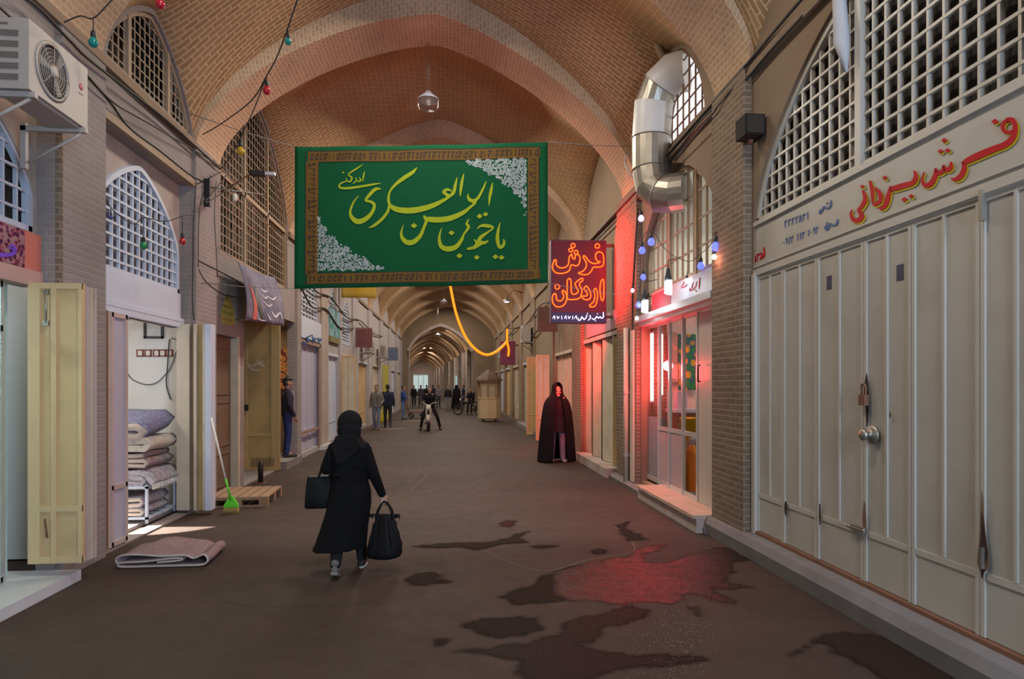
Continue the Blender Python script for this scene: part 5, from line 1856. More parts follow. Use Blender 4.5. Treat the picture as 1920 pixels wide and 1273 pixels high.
# ------------------------------------------------------------------ pendant lamps
M['lampglass'] = mat('lamp_glass', (0.30, 0.22, 0.18), 0.15)
M['lampglass'].node_tree.nodes['Principled BSDF'].inputs['Alpha'].default_value = 0.35
def pendant(label, p, top, r=0.17, group='bell lamps under the vault'):
    t = thing('pendant_lamp', label, 'lamp', p)
    obj('bell', MB().lathe([(0.02, 0.15), (0.04, 0.14), (0.07, 0.10), (r, 0.02), (r * 1.02, 0.0), (r * 0.96, 0.0), (0.05, 0.09)], n=24, caps=False), mat('lamp_shade_blue', (0.55, 0.56, 0.66), 0.3, var=0.05), t)
    obj('glass_bowl', MB().lathe([(r * 0.96, 0.0), (r * 0.93, -0.09), (r * 0.85, -0.13), (0.01, -0.135)], n=24), M['lampglass'], t)
    obj('light_bulb', MB().ell((0, 0, -0.02), (0.045, 0.045, 0.065)), mat('bulb_white', (0.7, 0.7, 0.72), 0.3), t)
    for s_ in (-0.012, 0.012):
        obj('suspension_wire', MB().tube([(s_, 0, 0.15), (s_ * 2, 0, top - p.z)], 0.004, 5), M['steel'], t)
    return t


pendant('grey bell shaped pendant lamp hanging under the nearest brick arch', atD(803, 188, 10.6), 7.25)
pendant('small bell lamp hanging just below the green banner deep in the vault', atD(832, 566, 34.0), 7.6, 0.2)
pendant('small bell lamp in the opening of the far arch', atD(821, 628, 44.5), 7.6, 0.2)

# ------------------------------------------------------------------ duct on the right
DXC, DYC = 2.88, 9.25
du = thing('air_duct', 'galvanised metal duct bending out of the upper right window and back in', 'duct')
R_ = 0.27
path = [(3.2, 8.75, 5.98), (3.05, 8.85, 5.98), (2.92, 9.0, 5.88), (2.84, 9.10, 5.66), (2.82, 9.14, 5.2), (2.82, 9.14, 4.75), (2.85, 9.1, 4.52), (2.94, 9.0, 4.38), (3.07, 8.85, 4.34), (3.2, 8.75, 4.34)]
b = MB()
n = 20
P = [Vector(p) for p in path]
rings = []
for i, p in enumerate(P):
    t_ = (P[min(i + 1, len(P) - 1)] - P[max(i - 1, 0)]).normalized()
    sd = Vector((0.55, 0.83, 0)).normalized()
    up = t_.cross(sd).normalized()
    sd = up.cross(t_)
    rings.append([p + (up * math.cos(2 * PI * k / n) + sd * math.sin(2 * PI * k / n)) * R_ for k in range(n)])
b.loft(rings, True, True, False)
obj('pipe', b, M['steel'], du)
for i in (2, 4, 5, 7):
    b = MB()
    rr = [p + (p - P[i]).normalized() * 0.006 for p in rings[i]]
    b.tube(rr + [rr[0]], 0.008, 4)
    obj('seam_band', b, M['steel'], du)
b = MB()  # paler shell over the viewer's side of the upper bend
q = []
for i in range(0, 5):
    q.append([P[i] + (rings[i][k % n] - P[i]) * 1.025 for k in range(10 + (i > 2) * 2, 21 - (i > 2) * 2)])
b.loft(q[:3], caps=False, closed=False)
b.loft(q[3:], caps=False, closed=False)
obj('foil_patch', b, mat('white_foil', (0.72, 0.70, 0.68), 0.4, var=0.08), du, label='pale patch over the upper bend')
tag(obj('vent_stub', MB().tube(smooth_path([(3.1, 8.95, 6.12), (2.95, 8.98, 6.25), (2.86, 9.0, 6.48), (2.95, 8.97, 6.58)], 4), 0.055, 10), M['tan']), 'thin tan pipe stub above the bend of the metal duct', 'pipe')
# window behind the duct: open to the bright day, thin bars
lattice('window_11', XR + 0.05, 1, 7.75, 9.55, 5.05, atop(7.75, 9.55, 5.05, 1.17), 0.22, 0.2, 0.014, M['rust'], 0.05, 0.02, None, 0.05, 'small bright pointed window high on the right behind the duct')

# loudspeaker box on the near right pier
lp_ = atD(1389, 236, 6.45)
ls = thing('loudspeaker', 'small dark loudspeaker box on the near right brick pier', 'loudspeaker', (XR - 0.12, lp_.y + 0.05, lp_.z))
obj('box', MB().box(-0.10, 0.10, -0.11, 0.11, -0.10, 0.10), mat('brown_black', (0.02, 0.016, 0.013), 0.8, spec=0.2), ls)
obj('front_grille', MB().box(-0.085, 0.085, -0.12, -0.11, -0.085, 0.085), mat('grille_brown', (0.04, 0.03, 0.025), 0.9, var=0.3, scale=80), ls)
obj('wall_bracket', MB().box(0.02, 0.14, 0.02, 0.06, 0.1, 0.13).box(0.0, 0.04, 0.02, 0.06, -0.13, -0.10), M['rust'], ls)

# floodlight on a bracket, left
fl = atD(490, 326, 9.9)
ft = thing('floodlight', 'dark floodlight on a bracket in front of the tall brown lattice', 'lamp', fl)
obj('housing', MB().loft([[Vector((x, y * s_, z * s_)) for y, z in ((-0.05, -0.03), (0.05, -0.03), (0.05, 0.035), (-0.05, 0.035))] for x, s_ in ((-0.17, 0.7), (-0.12, 1.1), (0.06, 1.0), (0.06, 0.7))], smooth=False), M['black'], ft)
obj('lens', MB().box(0.05, 0.20, -0.035, 0.035, -0.02, 0.025), mat('lens_grey', (0.55, 0.55, 0.58), 0.3), ft)
obj('arm', MB().tube([(-0.15, 0, 0), (XL + 0.02 - fl.x, 0.1, -0.25)], 0.014, 6), M['rust'], ft)
mt = atD(385, 365, 9.35)
mx_ = thing('junction_box', 'dark narrow junction box on the left pier amid tangled wires', 'junction box', (XL + 0.10, 9.5, mt.z))
obj('box', MB().box(-0.05, 0.03, -0.03, 0.03, -0.22, 0.16), M['black'], mx_)
obj('wall_arm', MB().tube([(0, 0, 0.05), (0.35, 0.25, 0.07), (0.65, 0.35, 0.06)], 0.01, 6), M['steel'], mx_)
obj('insulator', MB().ell((0.30, 0.2, -0.03), (0.035, 0.035, 0.06)), M['room'], mx_)

# ------------------------------------------------------------------ bulbs on strings
bulb_cols = {'teal': (0.01, 0.22, 0.20), 'red': (0.45, 0.015, 0.03), 'yellow': (0.50, 0.30, 0.03), 'green': (0.02, 0.25, 0.08), 'blue': (0.04, 0.06, 0.50), 'indigo': (0.08, 0.08, 0.25)}


def bulb(px, py, d, colour, label, group, lit=0.0, r=0.040, up=0.0, wire=0.05):
    p = atD(px, py, d)
    t = thing('light_bulb', label, 'light bulb', p, group=group)
    m = emit('lit_' + colour, bulb_lit[colour], lit) if lit else mat('bulb_' + colour, bulb_cols[colour], 0.12, var=0.02)
    obj('globe', MB().lathe([(0.004, -r * 1.05), (r * 0.6, -r * 0.88), (r * 0.95, -r * 0.35), (r, 0.0), (r * 0.92, r * 0.4), (r * 0.62, r * 0.9), (r * 0.42, r * 1.25)], n=16), m, t)
    obj('socket', MB().lathe([(r * 0.5, r * 1.15), (r * 0.55, r * 1.3), (r * 0.5, r * 2.3), (r * 0.3, r * 2.6), (r * 0.08, r * 2.7)], n=12), M['black'], t)
    obj('lead', MB().tube([(0, 0, r * 2.6), (0, 0, r * 2.6 + wire)], 0.004, 5), M['cable'], t)
    return p + Vector((0, 0, r * 2.6 + wire))


bulb_lit = {'blue': (0.06, 0.08, 1.0), 'violet': (0.45, 0.25, 1.0), 'pinkw': (1.0, 0.45, 0.6), 'white': (0.9, 0.95, 1.0), 'warm': (1.0, 0.72, 0.5)}
GL = 'coloured bulbs strung on the left'
t1 = bulb(175, 80, 5.2, 'teal', 'teal bulb hanging beside the big air conditioner', GL, r=0.036, wire=0.10)
t2 = bulb(300, 8, 5.2, 'red', 'red bulb at the top picture edge', GL, r=0.036)
t3 = bulb(540, 78, 6.2, 'teal', 'teal bulb high on the string left of the big arch', GL, r=0.030)
t4 = bulb(500, 170, 7.2, 'red', 'red bulb halfway down the string over the arch', GL, r=0.042)
t5 = bulb(451, 284, 8.4, 'yellow', 'yellow bulb at the lower end of the string by the tall lattice', GL, r=0.050)
t6 = bulb(163, 345, 6.3, 'indigo', 'dark blue bulb hanging from wall hook left of the white lattice', GL, r=0.028)
t7 = bulb(269, 461, 6.9, 'green', 'green bulb hanging in front of the white lattice', GL, r=0.036, wire=0.2)
t8 = bulb(342, 453, 7.6, 'red', 'red bulb at the right edge of the white lattice', GL, r=0.036, wire=0.2)
t9 = bulb(208, 408, 6.6, 'indigo', 'small dark bulb over the upper left of the white lattice', GL, r=0.020)
cable('light_string', [atD(120, 42, 5.2), atD(150, 30, 5.2), t1 + Vector((0, 0, 0.0)), atD(205, 5, 5.2), atD(245, -40, 5.2)], 0.006, M['cable'], 'dark string of the teal bulb beside the air conditioner')
cable('light_string', [atD(575, -40, 5.4), atD(556, 5, 5.8), t3, atD(520, 105, 6.7), t4, atD(470, 190, 7.6), atD(410, 235, 8.4), atD(380, 252, 8.9)], 0.007, M['cable'], 'long sagging bulb string crossing the left of the arch')
cable('light_string', [t4, atD(474, 210, 7.8), t5, atD(428, 300, 8.8), atD(412, 318, 9.2)], 0.006, M['cable'], 'short bulb string running down to the wire tangle')
cable('light_string', [atD(158, 290, 6.35), t6, atD(170, 300, 6.4), atD(190, 345, 6.6), t9, atD(250, 420, 6.8), t7, atD(310, 415, 7.3), t8, atD(365, 400, 8.0), atD(385, 370, 8.9)], 0.005, M['cable'], 'thin bulb string sagging in front of the white lattice')

GRR = 'lit bulbs around the glass shop'
def rb(px, py, colour, label, lit, r=0.045, d=9.6):
    return bulb(px, py, d, colour, label, GRR, lit, r)


r1 = rb(1202, 410, 'violet', 'violet bulb nearest the underside of the metal duct', 4, 0.045, 10.0)
r2 = rb(1221, 454, 'blue', 'blue bulb left of the bright arched window', 3.5, 0.05)
r3 = rb(1204, 470, 'blue', 'blue bulb on the brick pier beside the neon glow', 3.5, 0.05, 10.0)
r4 = rb(1206, 520, 'blue', 'blue bulb low on the string by the left window jamb', 2.2, 0.042, 10.0)
r5 = rb(1186, 545, 'pinkw', 'tiny pink bulb at the edge of the red lit wall', 3, 0.03, 10.2)
r6 = rb(1197, 572, 'blue', 'blue bulb right beside the left white lamp', 3, 0.042, 10.0)
r7 = rb(1314, 499, 'blue', 'blue bulb above the right part of the grey sign', 3.5, 0.042, 8.2)
r8 = rb(1342, 463, 'blue', 'blue bulb high on the near brick pier', 2.5, 0.046, 7.4)
r9 = rb(1339, 482, 'warm', 'warm white bulb glowing against the near brick pier', 8, 0.026, 7.42)
r10 = rb(1194, 597, 'white', 'white bulb at the left end of the metal beam', 7, 0.028, 10.1)
r11 = rb(1288, 527, 'white', 'small white bulb over the red letters', 7, 0.03, 8.6)
cable('light_string', [atD(1196, 380, 10.1), r1, r3, r4, r6, r10], 0.006, M['cable'], 'dark bulb string down the brick pier beside the glass shop')
cable('light_string', [r3, r2, atD(1250, 470, 9.2), atD(1290, 490, 8.5), r7, atD(1330, 462, 7.8), r8], 0.005, M['cable'], 'bulb string across the foot of the bright arched window')
light('POINT', 'bulb_light', atD(1346, 488, 7.35) + Vector((-0.08, 0, 0)), 1.6, (1.0, 0.35, 0.25), 0.03)
for px, py, d, lb_ in ((1253, 538, 8.9, 'big white spiral lamp over the red end of the grey sign'), (1209, 574, 9.9, 'big white spiral lamp at the left corner of the glass shop')):
    p = atD(px, py, d)
    t = thing('spiral_lamp', lb_, 'lamp', p, group='white spiral lamps at the glass shop')
    pts = []
    for k in range(57):
        a = k * 2 * PI / 14
        pts.append((0.035 * math.cos(a), 0.035 * math.sin(a), -0.09 + 0.17 * k / 56))
    obj('spiral_tube', MB().tube(pts, 0.019, 7), emit('cfl', (0.85, 0.93, 1.0), 9), t)
    obj('socket', MB().lathe([(0.045, 0.09), (0.05, 0.12), (0.035, 0.18), (0.03, 0.24), (0.004, 0.26)], n=14), M['black'], t)
    obj('lead', MB().tube([(0, 0, 0.25), (0, 0, 0.36), (XR + 0.02 - p.x, 0.0, 0.40)], 0.007, 5), M['cable'], t)
    light('POINT', 'spiral_lamp_light', p + Vector((-0.12, -0.05, 0)), 3, (0.85, 0.93, 1.0), 0.05)
sl = atD(950, 566, 28)
t = thing('spotlight', 'bluish white lamp high beside the orange light rope', 'lamp', sl)
obj('reflector', MB().lathe([(0.03, 0.2), (0.12, 0.1), (0.2, 0.0), (0.18, 0.0), (0.02, 0.12)], n=16, caps=False), M['steel'], t)
obj('lens', MB().ell((0, 0, 0.03), (0.13, 0.13, 0.06)), emit('cool_lamp', (0.75, 0.8, 1.0), 3), t)
obj('arm', MB().tube([(0, 0, 0.2), (0.3, 0, 0.5), (XR - sl.x, 0, 0.4)], 0.02, 6), M['rust'], t)

# ------------------------------------------------------------------ wires along both walls
wl = lambda px, py, dx=0.05: onX(px, py, XL + dx)
wr = lambda px, py, dx=0.08: onX(px, py, XR - dx)
GW = 'wires along the walls'
cable('wall_cable', [wl(-10, -30, .10), wl(60, 5, .10), wl(130, 75, .10), wl(175, 118, .10), wl(300, 215, .10), wl(360, 268, .1), wl(412, 316, .1)], 0.014, M['cable'], 'thick black cable along the ledge above the rug store', group=GW)
cable('wall_cable', [wl(0, 15, .12), wl(40, 48, .12), wl(140, 118, .12), wl(210, 190, .09), wl(280, 232, .09), wl(370, 285, .09), wl(425, 318, .09)], 0.010, M['cable'], 'second black cable sagging below the ledge on the left', group=GW)
cable('wall_cable', [wl(150, 130), wl(205, 190), wl(243, 240), wl(300, 283), wl(360, 330), wl(395, 345)], 0.012, M['cable'], 'wire bundle slanting down over the brick above white lattice', group=GW)
cable('wall_cable', [wl(395, 330), wl(378, 370), wl(372, 420), wl(371, 500)], 0.010, M['cable'], 'dark wire running down the pier right of the rug store', group=GW)
cable('wall_cable', [wl(371, 488), wl(410, 508), wl(445, 527), wl(460, 540)], 0.010, M['cable'], 'wire slanting from the pier to the printed poster', group=GW)
cable('wall_cable', [wl(372, 505), wl(388, 530), wl(420, 552), wl(455, 558)], 0.009, M['cable'], 'lower wire drooping over the yellow arched grille', group=GW)
cable('wall_cable', [wl(405, 340), wl(402, 400), wl(405, 470), wl(408, 520)], 0.008, M['cable'], 'thin wire hanging down beside the tall brown lattice', group=GW)
cable('wall_cable', [wl(370, 345), wl(400, 330, .25), wl(430, 318, .2), wl(412, 345, .2), wl(385, 380, .2), wl(420, 360, .2), wl(445, 345, .15)], 0.008, M['cable'], 'tangle of loose wire at the left pier', group=GW)
cable('wall_cable', [wl(400, 300, .2), wl(440, 345, .3), wl(480, 395, .3), wl(530, 450, .25), wl(548, 462, .2)], 0.009, M['tan'], 'tan wire crossing the tall brown lattice', group=GW)
cable('wall_cable', [wl(364, 600, .03), wl(361, 560, .03), wl(362, 500, .03), wl(363, 420, .03), wl(368, 340, .06)], 0.006, M['cable'], 'thin wire beside the right edge of the white fascia', group=GW)
cable('wall_cable', [wr(1515, -15), wr(1480, 25), wr(1400, 120), wr(1330, 200), wr(1270, 268), wr(1200, 350), wr(1100, 458)], 0.016, M['cable'], 'upper thick black cable along the right ledge', group=GW)
cable('wall_cable', [wr(1505, 30, .06), wr(1440, 100, .06), wr(1380, 170, .06), wr(1320, 220, .06), wr(1262, 292, .06), wr(1190, 378, .06), wr(1080, 490, .06)], 0.014, M['cable'], 'lower thick black cable along the right ledge', group=GW)
cable('wall_cable', [wr(1420, 110, .04), wr(1345, 200, .12), wr(1335, 215, .12), wr(1265, 300, .08)], 0.010, M['cable'], 'short loose cable crossing the near right pier', group=GW)
cable('wall_cable', [wr(1196, 390), wr(1190, 480), wr(1186, 560), wr(1186, 640)], 0.012, M['cable'], 'dark cable down the brick pier by the drain pipe', group=GW)
cable('wall_cable', [wr(1187, 300, .1), wr(1176, 292, .25), wr(1172, 304, .25), wr(1180, 325, .2), wr(1192, 338, .1)], 0.012, M['white'], 'short curl of white cable left of the duct', group=GW)

# glowing orange light rope and the dark sign box it ends at
RY_ = 29.6
op = lambda x, y: onY(x, y, RY_)
M['orange'] = emit('rope_glow', (1.0, 0.26, 0.008), 1.35)
tag(obj('light_rope', MB().tube(smooth_path([op(838, 500), op(846, 545), op(856, 590), op(872, 630), op(892, 655), op(912, 665), op(932, 658), op(951, 640)], 6), 0.058, 8), M['orange']), 'glowing orange light rope sagging across the passage', 'light rope')
tag(obj('light_rope', MB().tube(smooth_path([op(951, 617), op(951, 640), op(954, 655), op(953, 668)], 6), 0.05, 8), M['orange']), 'short upright piece of glowing orange rope on the dark sign', 'light rope')
sb = thing('hanging_sign', 'dark purple sign box projecting from the right wall by the orange rope', 'sign', (0, 0, 0))
a_, c_ = onY(938, 640, 29.8), onY(966, 684, 29.8)
obj('box', MB().box(a_.x, c_.x, 29.7, 29.95, c_.z, a_.z), emit('purple_box', (0.16, 0.02, 0.05), 0.25), sb)
obj('wall_arm', MB().box(c_.x - 0.02, XR + 0.02, 29.8, 29.86, a_.z - 0.2, a_.z - 0.14).tube([(a_.x + 0.3, 29.83, a_.z), (a_.x + 0.3, 29.83, a_.z + 0.6), (XR, 29.83, a_.z + 0.6)], 0.025, 6), M['rust'], sb)

# more clutter along the far walls
ac_unit('pale air conditioner far along the left wall near the yellow post', (-3.0, 31.5, 3.0), 0, 0.8, 0.55, 0.3, 0.0, False)
ac_unit('pale air conditioner farthest along the right wall behind the kiosk', (2.62, 36.5, 3.2), PI, 0.8, 0.6, 0.3, 0.1, False)
for k, (y, z, x0, lab, col) in enumerate(((24.0, 3.35, XL, 'dark red sign board projecting from the left wall above the pair', (0.16, 0.05, 0.05)), (35.5, 3.3, XL, 'bluish sign board projecting from the far left wall', (0.12, 0.16, 0.26)), (18.4, 3.5, XR, 'dark sign board projecting from the right wall behind the neon sign', (0.10, 0.07, 0.06)))):
    s_ = 1 if x0 < 0 else -1
    t = thing('hanging_sign', lab, 'sign', (x0 + s_ * 0.02, y, z))
    obj('board', MB().box(s_ * 0.05, s_ * 0.62, -0.04, 0.04, -0.3, 0.35), mat('far_board_%d' % k, col, 0.6, var=0.3, scale=8), t)
    obj('wall_arm', MB().box(0, s_ * 0.6, -0.02, 0.02, 0.36, 0.40), M['rust'], t)
for k, (sd, pts, lab) in enumerate(((-1, [(15.2, 4.3), (17, 4.05), (19, 4.15), (22, 3.9), (25, 4.1), (29, 3.95), (33, 4.1)], 'loose cable running along the far left wall under the ledge'), (-1, [(15.3, 3.9), (16.5, 3.6), (18.3, 3.75), (20.5, 3.45), (23.5, 3.7)], 'second loose cable over the lavender doors'),
                               (1, [(16.0, 4.5), (19, 4.2), (22, 4.35), (26, 4.1), (30, 4.3), (36, 4.2)], 'loose cable running along the far right wall under the ledge'), (1, [(16.2, 4.0), (18, 3.7), (20.3, 3.8), (24, 3.5), (28, 3.75)], 'lower loose cable on the far right wall'))):
    x = (XL + 0.08) if sd < 0 else (XR - 0.10)
    cable('wall_cable', [(x, y, z) for y, z in pts], 0.022, M['cable'], lab, group=GW)

# ================================================================== PEOPLE
JDEF = dict(P=(0, 0, 0.95), C=(0, 0.0, 1.32), N=(0, 0, 1.50), H=(0, 0.02, 1.635),
            SL=(-0.168, 0, 1.41), SR=(0.168, 0, 1.41), EL=(-0.235, -0.02, 1.13), ER=(0.235, -0.02, 1.13),
            WL=(-0.25, 0.06, 0.88), WR=(0.25, 0.06, 0.88),
            HL=(-0.09, 0, 0.92), HR=(0.09, 0, 0.92), KL=(-0.10, 0.02, 0.50), KR=(0.10, 0.02, 0.50),
            AL=(-0.105, -0.02, 0.09), AR=(0.105, -0.02, 0.09), TL=(-0.125, 0.15, 0.03), TR=(0.125, 0.15, 0.03))


def hand(b, w, d, side, k=1.0, curl=0.5, nrm=None):
    """palm, four bent fingers of different lengths and a thumb from the side of the palm; d = direction of the fingers"""
    w = Vector(w)
    d = Vector(d).normalized()
    nrm = Vector(nrm).normalized() if nrm else Vector((-side, 0, 0))
    nrm = (nrm - d * nrm.dot(d)).normalized()
    sp = d.cross(nrm).normalized()          # across the palm
    pl = w + d * 0.05 * k
    for q in (-0.024, -0.008, 0.008, 0.024):
        b.cap(w + sp * q * 0.6 * k, pl + d * 0.035 * k + sp * q * k, 0.016 * k, 0.013 * k, 8)
    for q, L_ in ((-0.027, 0.062), (-0.009, 0.074), (0.009, 0.080), (0.027, 0.070)):
        a = pl + d * 0.04 * k + sp * q * k
        m_ = a + (d * math.cos(curl * 0.6) + nrm * math.sin(curl * 0.6)) * L_ * 0.5 * k
        e = m_ + (d * math.cos(curl * 1.8) + nrm * math.sin(curl * 1.8)) * L_ * 0.5 * k
        b.cap(a, m_, 0.0092 * k, 0.0085 * k, 8)
        b.cap(m_, e, 0.0085 * k, 0.007 * k, 8)
    t0 = w + d * 0.025 * k + sp * 0.026 * k
    t1 = t0 + (sp * 0.6 + d * 0.6 + nrm * 0.5).normalized() * 0.038 * k
    b.cap(t0, t1, 0.011 * k, 0.0095 * k, 8)
    b.cap(t1, t1 + (d + nrm * 0.6).normalized() * 0.03 * k, 0.0095 * k, 0.008 * k, 8)


def head(b, h, k=1.0, face=Vector((0, 1, 0))):
    """skull, jaw, nose, ears, brow on one surface"""
    f = Vector(face).normalized()
    s_ = Vector((f.y, -f.x, 0))
    up = Vector((0, 0, 1))
    R = Matrix((s_, f, up)).transposed()
    h = Vector(h)
    at = lambda x, y, z: h + R @ Vector((x * k, y * k, z * k))
    b.ell(at(0, -0.012, 0.03), (0.077 * k, 0.096 * k, 0.092 * k), R, 18, 12)
    b.ell(at(0, 0.018, -0.045), (0.060 * k, 0.072 * k, 0.075 * k), R, 16, 10)
    b.cap(at(0, 0.086, 0.01), at(0, 0.104, -0.026), 0.010 * k, 0.015 * k, 8)
    b.cap(at(-0.028, 0.078, -0.062), at(0.028, 0.078, -0.062), 0.010 * k, 0.010 * k, 8)
    b.cap(at(-0.02, 0.072, -0.098), at(0.02, 0.072, -0.098), 0.022 * k, 0.022 * k, 8)
    b.cap(at(-0.045, 0.076, 0.024), at(0.045, 0.076, 0.024), 0.010 * k, 0.010 * k, 8)
    for s1 in (-1, 1):
        b.ell(at(s1 * 0.080, -0.008, -0.015), (0.012 * k, 0.024 * k, 0.034 * k), R, 10, 6)
        b.ell(at(s1 * 0.045, 0.055, -0.03), (0.026 * k, 0.024 * k, 0.026 * k), R, 10, 6)
    return at


def person(label, loc, rz, height, J=None, vox=0.013, skin=None, top=(0.1, 0.1, 0.1), legs=(0.05, 0.05, 0.07), shoes=(0.03, 0.03, 0.03), hair=(0.02, 0.016, 0.013), fingers=True,
           face=(0, 1, 0), facep=True, long_hair=False, group=None, coat=0.0, curl=0.5, cat='person'):
    k = height / 1.75
    j = {a: Vector(v) * k for a, v in JDEF.items()}
    for a, v in (J or {}).items():
        j[a] = Vector(v) * k
    t = thing('person', label, cat, loc, rz, group)
    b = MB()
    at = head(b, j['H'], k, Vector(face))
    b.cap(j['N'] - Vector((0, 0, 0.05 * k)), j['H'] - Vector((0, 0, 0.05 * k)), 0.058 * k, 0.052 * k)
    for s_ in (-0.07, 0.07):
        b.cap(j['P'] + Vector((s_, 0, 0)) * k, j['C'] + Vector((s_ * 1.3, 0, 0)) * k, 0.10 * k, 0.10 * k)
    b.cap(j['SL'], j['SR'], 0.055 * k, 0.055 * k)
    for s_, S, E_, W_ in ((-1, 'SL', 'EL', 'WL'), (1, 'SR', 'ER', 'WR')):
        b.cap(j[S], j[E_], 0.047 * k, 0.038 * k)
        b.cap(j[E_], j[W_], 0.038 * k, 0.027 * k)
        if fingers:
            hand(b, j[W_], (j[W_] - j[E_]), s_, k, curl)
        else:
            b.cap(j[W_], j[W_] + (j[W_] - j[E_]).normalized() * 0.09 * k, 0.028 * k, 0.022 * k)
    for a, c, e in (('HL', 'KL', 'AL'), ('HR', 'KR', 'AR')):
        b.cap(j[a], j[c], 0.075 * k, 0.05 * k)
        b.cap(j[c], j[e], 0.05 * k, 0.036 * k)
    for a, e in (('AL', 'TL'), ('AR', 'TR')):
        b.cap(j[a], j[a].lerp(j[e], 0.6) + Vector((0, 0, 0.016 * k)), 0.034 * k, 0.020 * k)
    remeshed('body', b, vox, skin or M['skin'], t, 3)
    # jacket or shirt
    b = MB()
    for s_ in (-0.075, 0.075):
        b.cap(j['P'] + Vector((s_, 0, -0.02 - coat)) * k, j['C'] + Vector((s_ * 1.35, 0.005, 0)) * k, 0.115 * k, 0.125 * k)
    b.cap(j['SL'] + Vector((0.02, 0, -0.015)) * k, j['SR'] + Vector((-0.02, 0, -0.015)) * k, 0.064 * k, 0.064 * k)
    b.cap(j['C'], j['N'] - Vector((0, 0, 0.03)) * k, 0.11 * k, 0.07 * k)
    for S, E_, W_ in (('SL', 'EL', 'WL'), ('SR', 'ER', 'WR')):
        b.cap(j[S], j[E_], 0.066 * k, 0.055 * k)
        b.cap(j[E_], j[E_].lerp(j[W_], 0.93), 0.055 * k, 0.042 * k)
    remeshed('jacket', b, vox, mat('cloth_%.3f_%.3f_%.3f' % top, top, 0.9, var=0.15, scale=12, spec=0.2), t, 4)
    b = MB()
    b.cap(j['HL'], j['HR'], 0.105 * k, 0.105 * k)
    for a, c, e in (('HL', 'KL', 'AL'), ('HR', 'KR', 'AR')):
        b.cap(j[a], j[c], 0.095 * k, 0.068 * k)
        b.cap(j[c], j[e], 0.068 * k, 0.056 * k)
    remeshed('trousers', b, vox, mat('cloth_%.3f_%.3f_%.3f' % legs, legs, 0.9, var=0.2, scale=12, spec=0.2), t, 4)
    for a, e in (('AL', 'TL'), ('AR', 'TR')):
        b = MB()
        d = j[e] - j[a]
        d.z = 0
        d = d.normalized() if d.length > 1e-5 else Vector((0, 1, 0))
        hz = j[a].z - 0.09 * k + 0.032 * k
        heel = Vector((j[a].x, j[a].y, hz)) - d * 0.045 * k
        toe = Vector((j[e].x, j[e].y, j[e].z + 0.005 * k)) + d * 0.02 * k
        b.cap(heel, toe, 0.037 * k, 0.034 * k)
        b.cap(Vector((j[a].x, j[a].y, j[a].z + 0.0)), heel + d * 0.08 * k, 0.045 * k, 0.04 * k)
        remeshed('shoe', b, vox, mat('cloth_%.3f_%.3f_%.3f' % shoes, shoes, 0.6), t, 2)
    if hair:
        b = MB()
        f = Vector(face).normalized()
        R = Matrix((Vector((f.y, -f.x, 0)), f, Vector((0, 0, 1)))).transposed()
        b.ell(at(0, -0.024, 0.047), (0.082 * k, 0.095 * k, 0.088 * k), R)
        b.ell(at(0, -0.055, 0.0), (0.076 * k, 0.06 * k, 0.085 * k), R)
        remeshed('hair', b, vox * 0.8, mat('hair', hair, 0.7), t, 2)
    if facep:
        for s_ in (-1, 1):
            obj('eye', MB().ell(at(s_ * 0.031, 0.078, 0.006), (0.013 * k, 0.010 * k, 0.008 * k), None, 8, 6), mat('eye_dark', (0.03, 0.02, 0.015), 0.3), t)
        obj('mouth', MB().cap(at(-0.018, 0.089, -0.062), at(0.018, 0.089, -0.062), 0.0045 * k, 0.0045 * k, 6), mat('lip', (0.30, 0.10, 0.09), 0.5), t)
    return t, j, at


def ring(cx, cy, z, rx, ry, n=40, wob=0.0, freq=7, ph=0.0, tilt=0.0):
    out = []
    for i in range(n):
        a = 2 * PI * i / n
        f = 1 + wob * math.sin(freq * a + ph) + wob * 0.6 * math.sin((freq * 2 + 1) * a + 1.7 * ph)
        x = cx + rx * f * math.cos(a)
        out.append(Vector((x, cy + ry * f * math.sin(a), z + tilt * (x - cx))))
    return out


# ------------------------------------------------------------------ woman walking away with bags
BLK = mat('black_coat', (0.006, 0.0058, 0.0065), 0.95, var=0.3, scale=10, spec=0.15)
BLK2 = mat('black_scarf', (0.011, 0.010, 0.0105), 0.95, var=0.3, scale=14, spec=0.15)
LEA = mat('black_leather', (0.0075, 0.007, 0.0075), 0.7, var=0.3, scale=10, spec=0.2)
WLOC = Vector((-0.92, 6.12, 0))
ww = thing('person', 'person in black headscarf and long black coat walking away carrying bags', 'person', WLOC, 0)
wx = lambda px: (px - 655) * 0.00484
wz = lambda py: 1.7 - (py - 722) * 0.00484
b = MB()
head(b, (0.0, 0.03, 1.335), 0.92, Vector((0.05, 1, 0)))
b.cap((0, 0, 1.16), (0, 0.02, 1.26), 0.05, 0.05)
b.cap((0, 0, 0.80), (0, 0, 1.10), 0.10, 0.11)
b.cap((-0.13, 0, 1.13), (0.13, 0, 1.13), 0.05, 0.05)
SRJ, ERJ, WRJ = Vector((0.150, 0.0, 1.13)), Vector((0.222, -0.03, 0.885)), Vector((0.292, 0.015, 0.70))
SLJ, ELJ, WLJ = Vector((-0.150, 0.0, 1.13)), Vector((-0.205, -0.01, 0.945)), Vector((-0.165, 0.19, 0.985))
for a, c in ((SRJ, ERJ), (SLJ, ELJ)):
    b.cap(a, c, 0.045, 0.036)
for a, c in ((ERJ, WRJ), (ELJ, WLJ)):
    b.cap(a, c, 0.036, 0.026)
hand(b, WRJ, (0.18, 0.10, -1), 1, 0.92, 1.25, (-0.3, 1, 0))
hand(b, WLJ, (0.35, 0.5, 0.75), -1, 0.92, 1.2, (0.5, -0.6, 0.2))
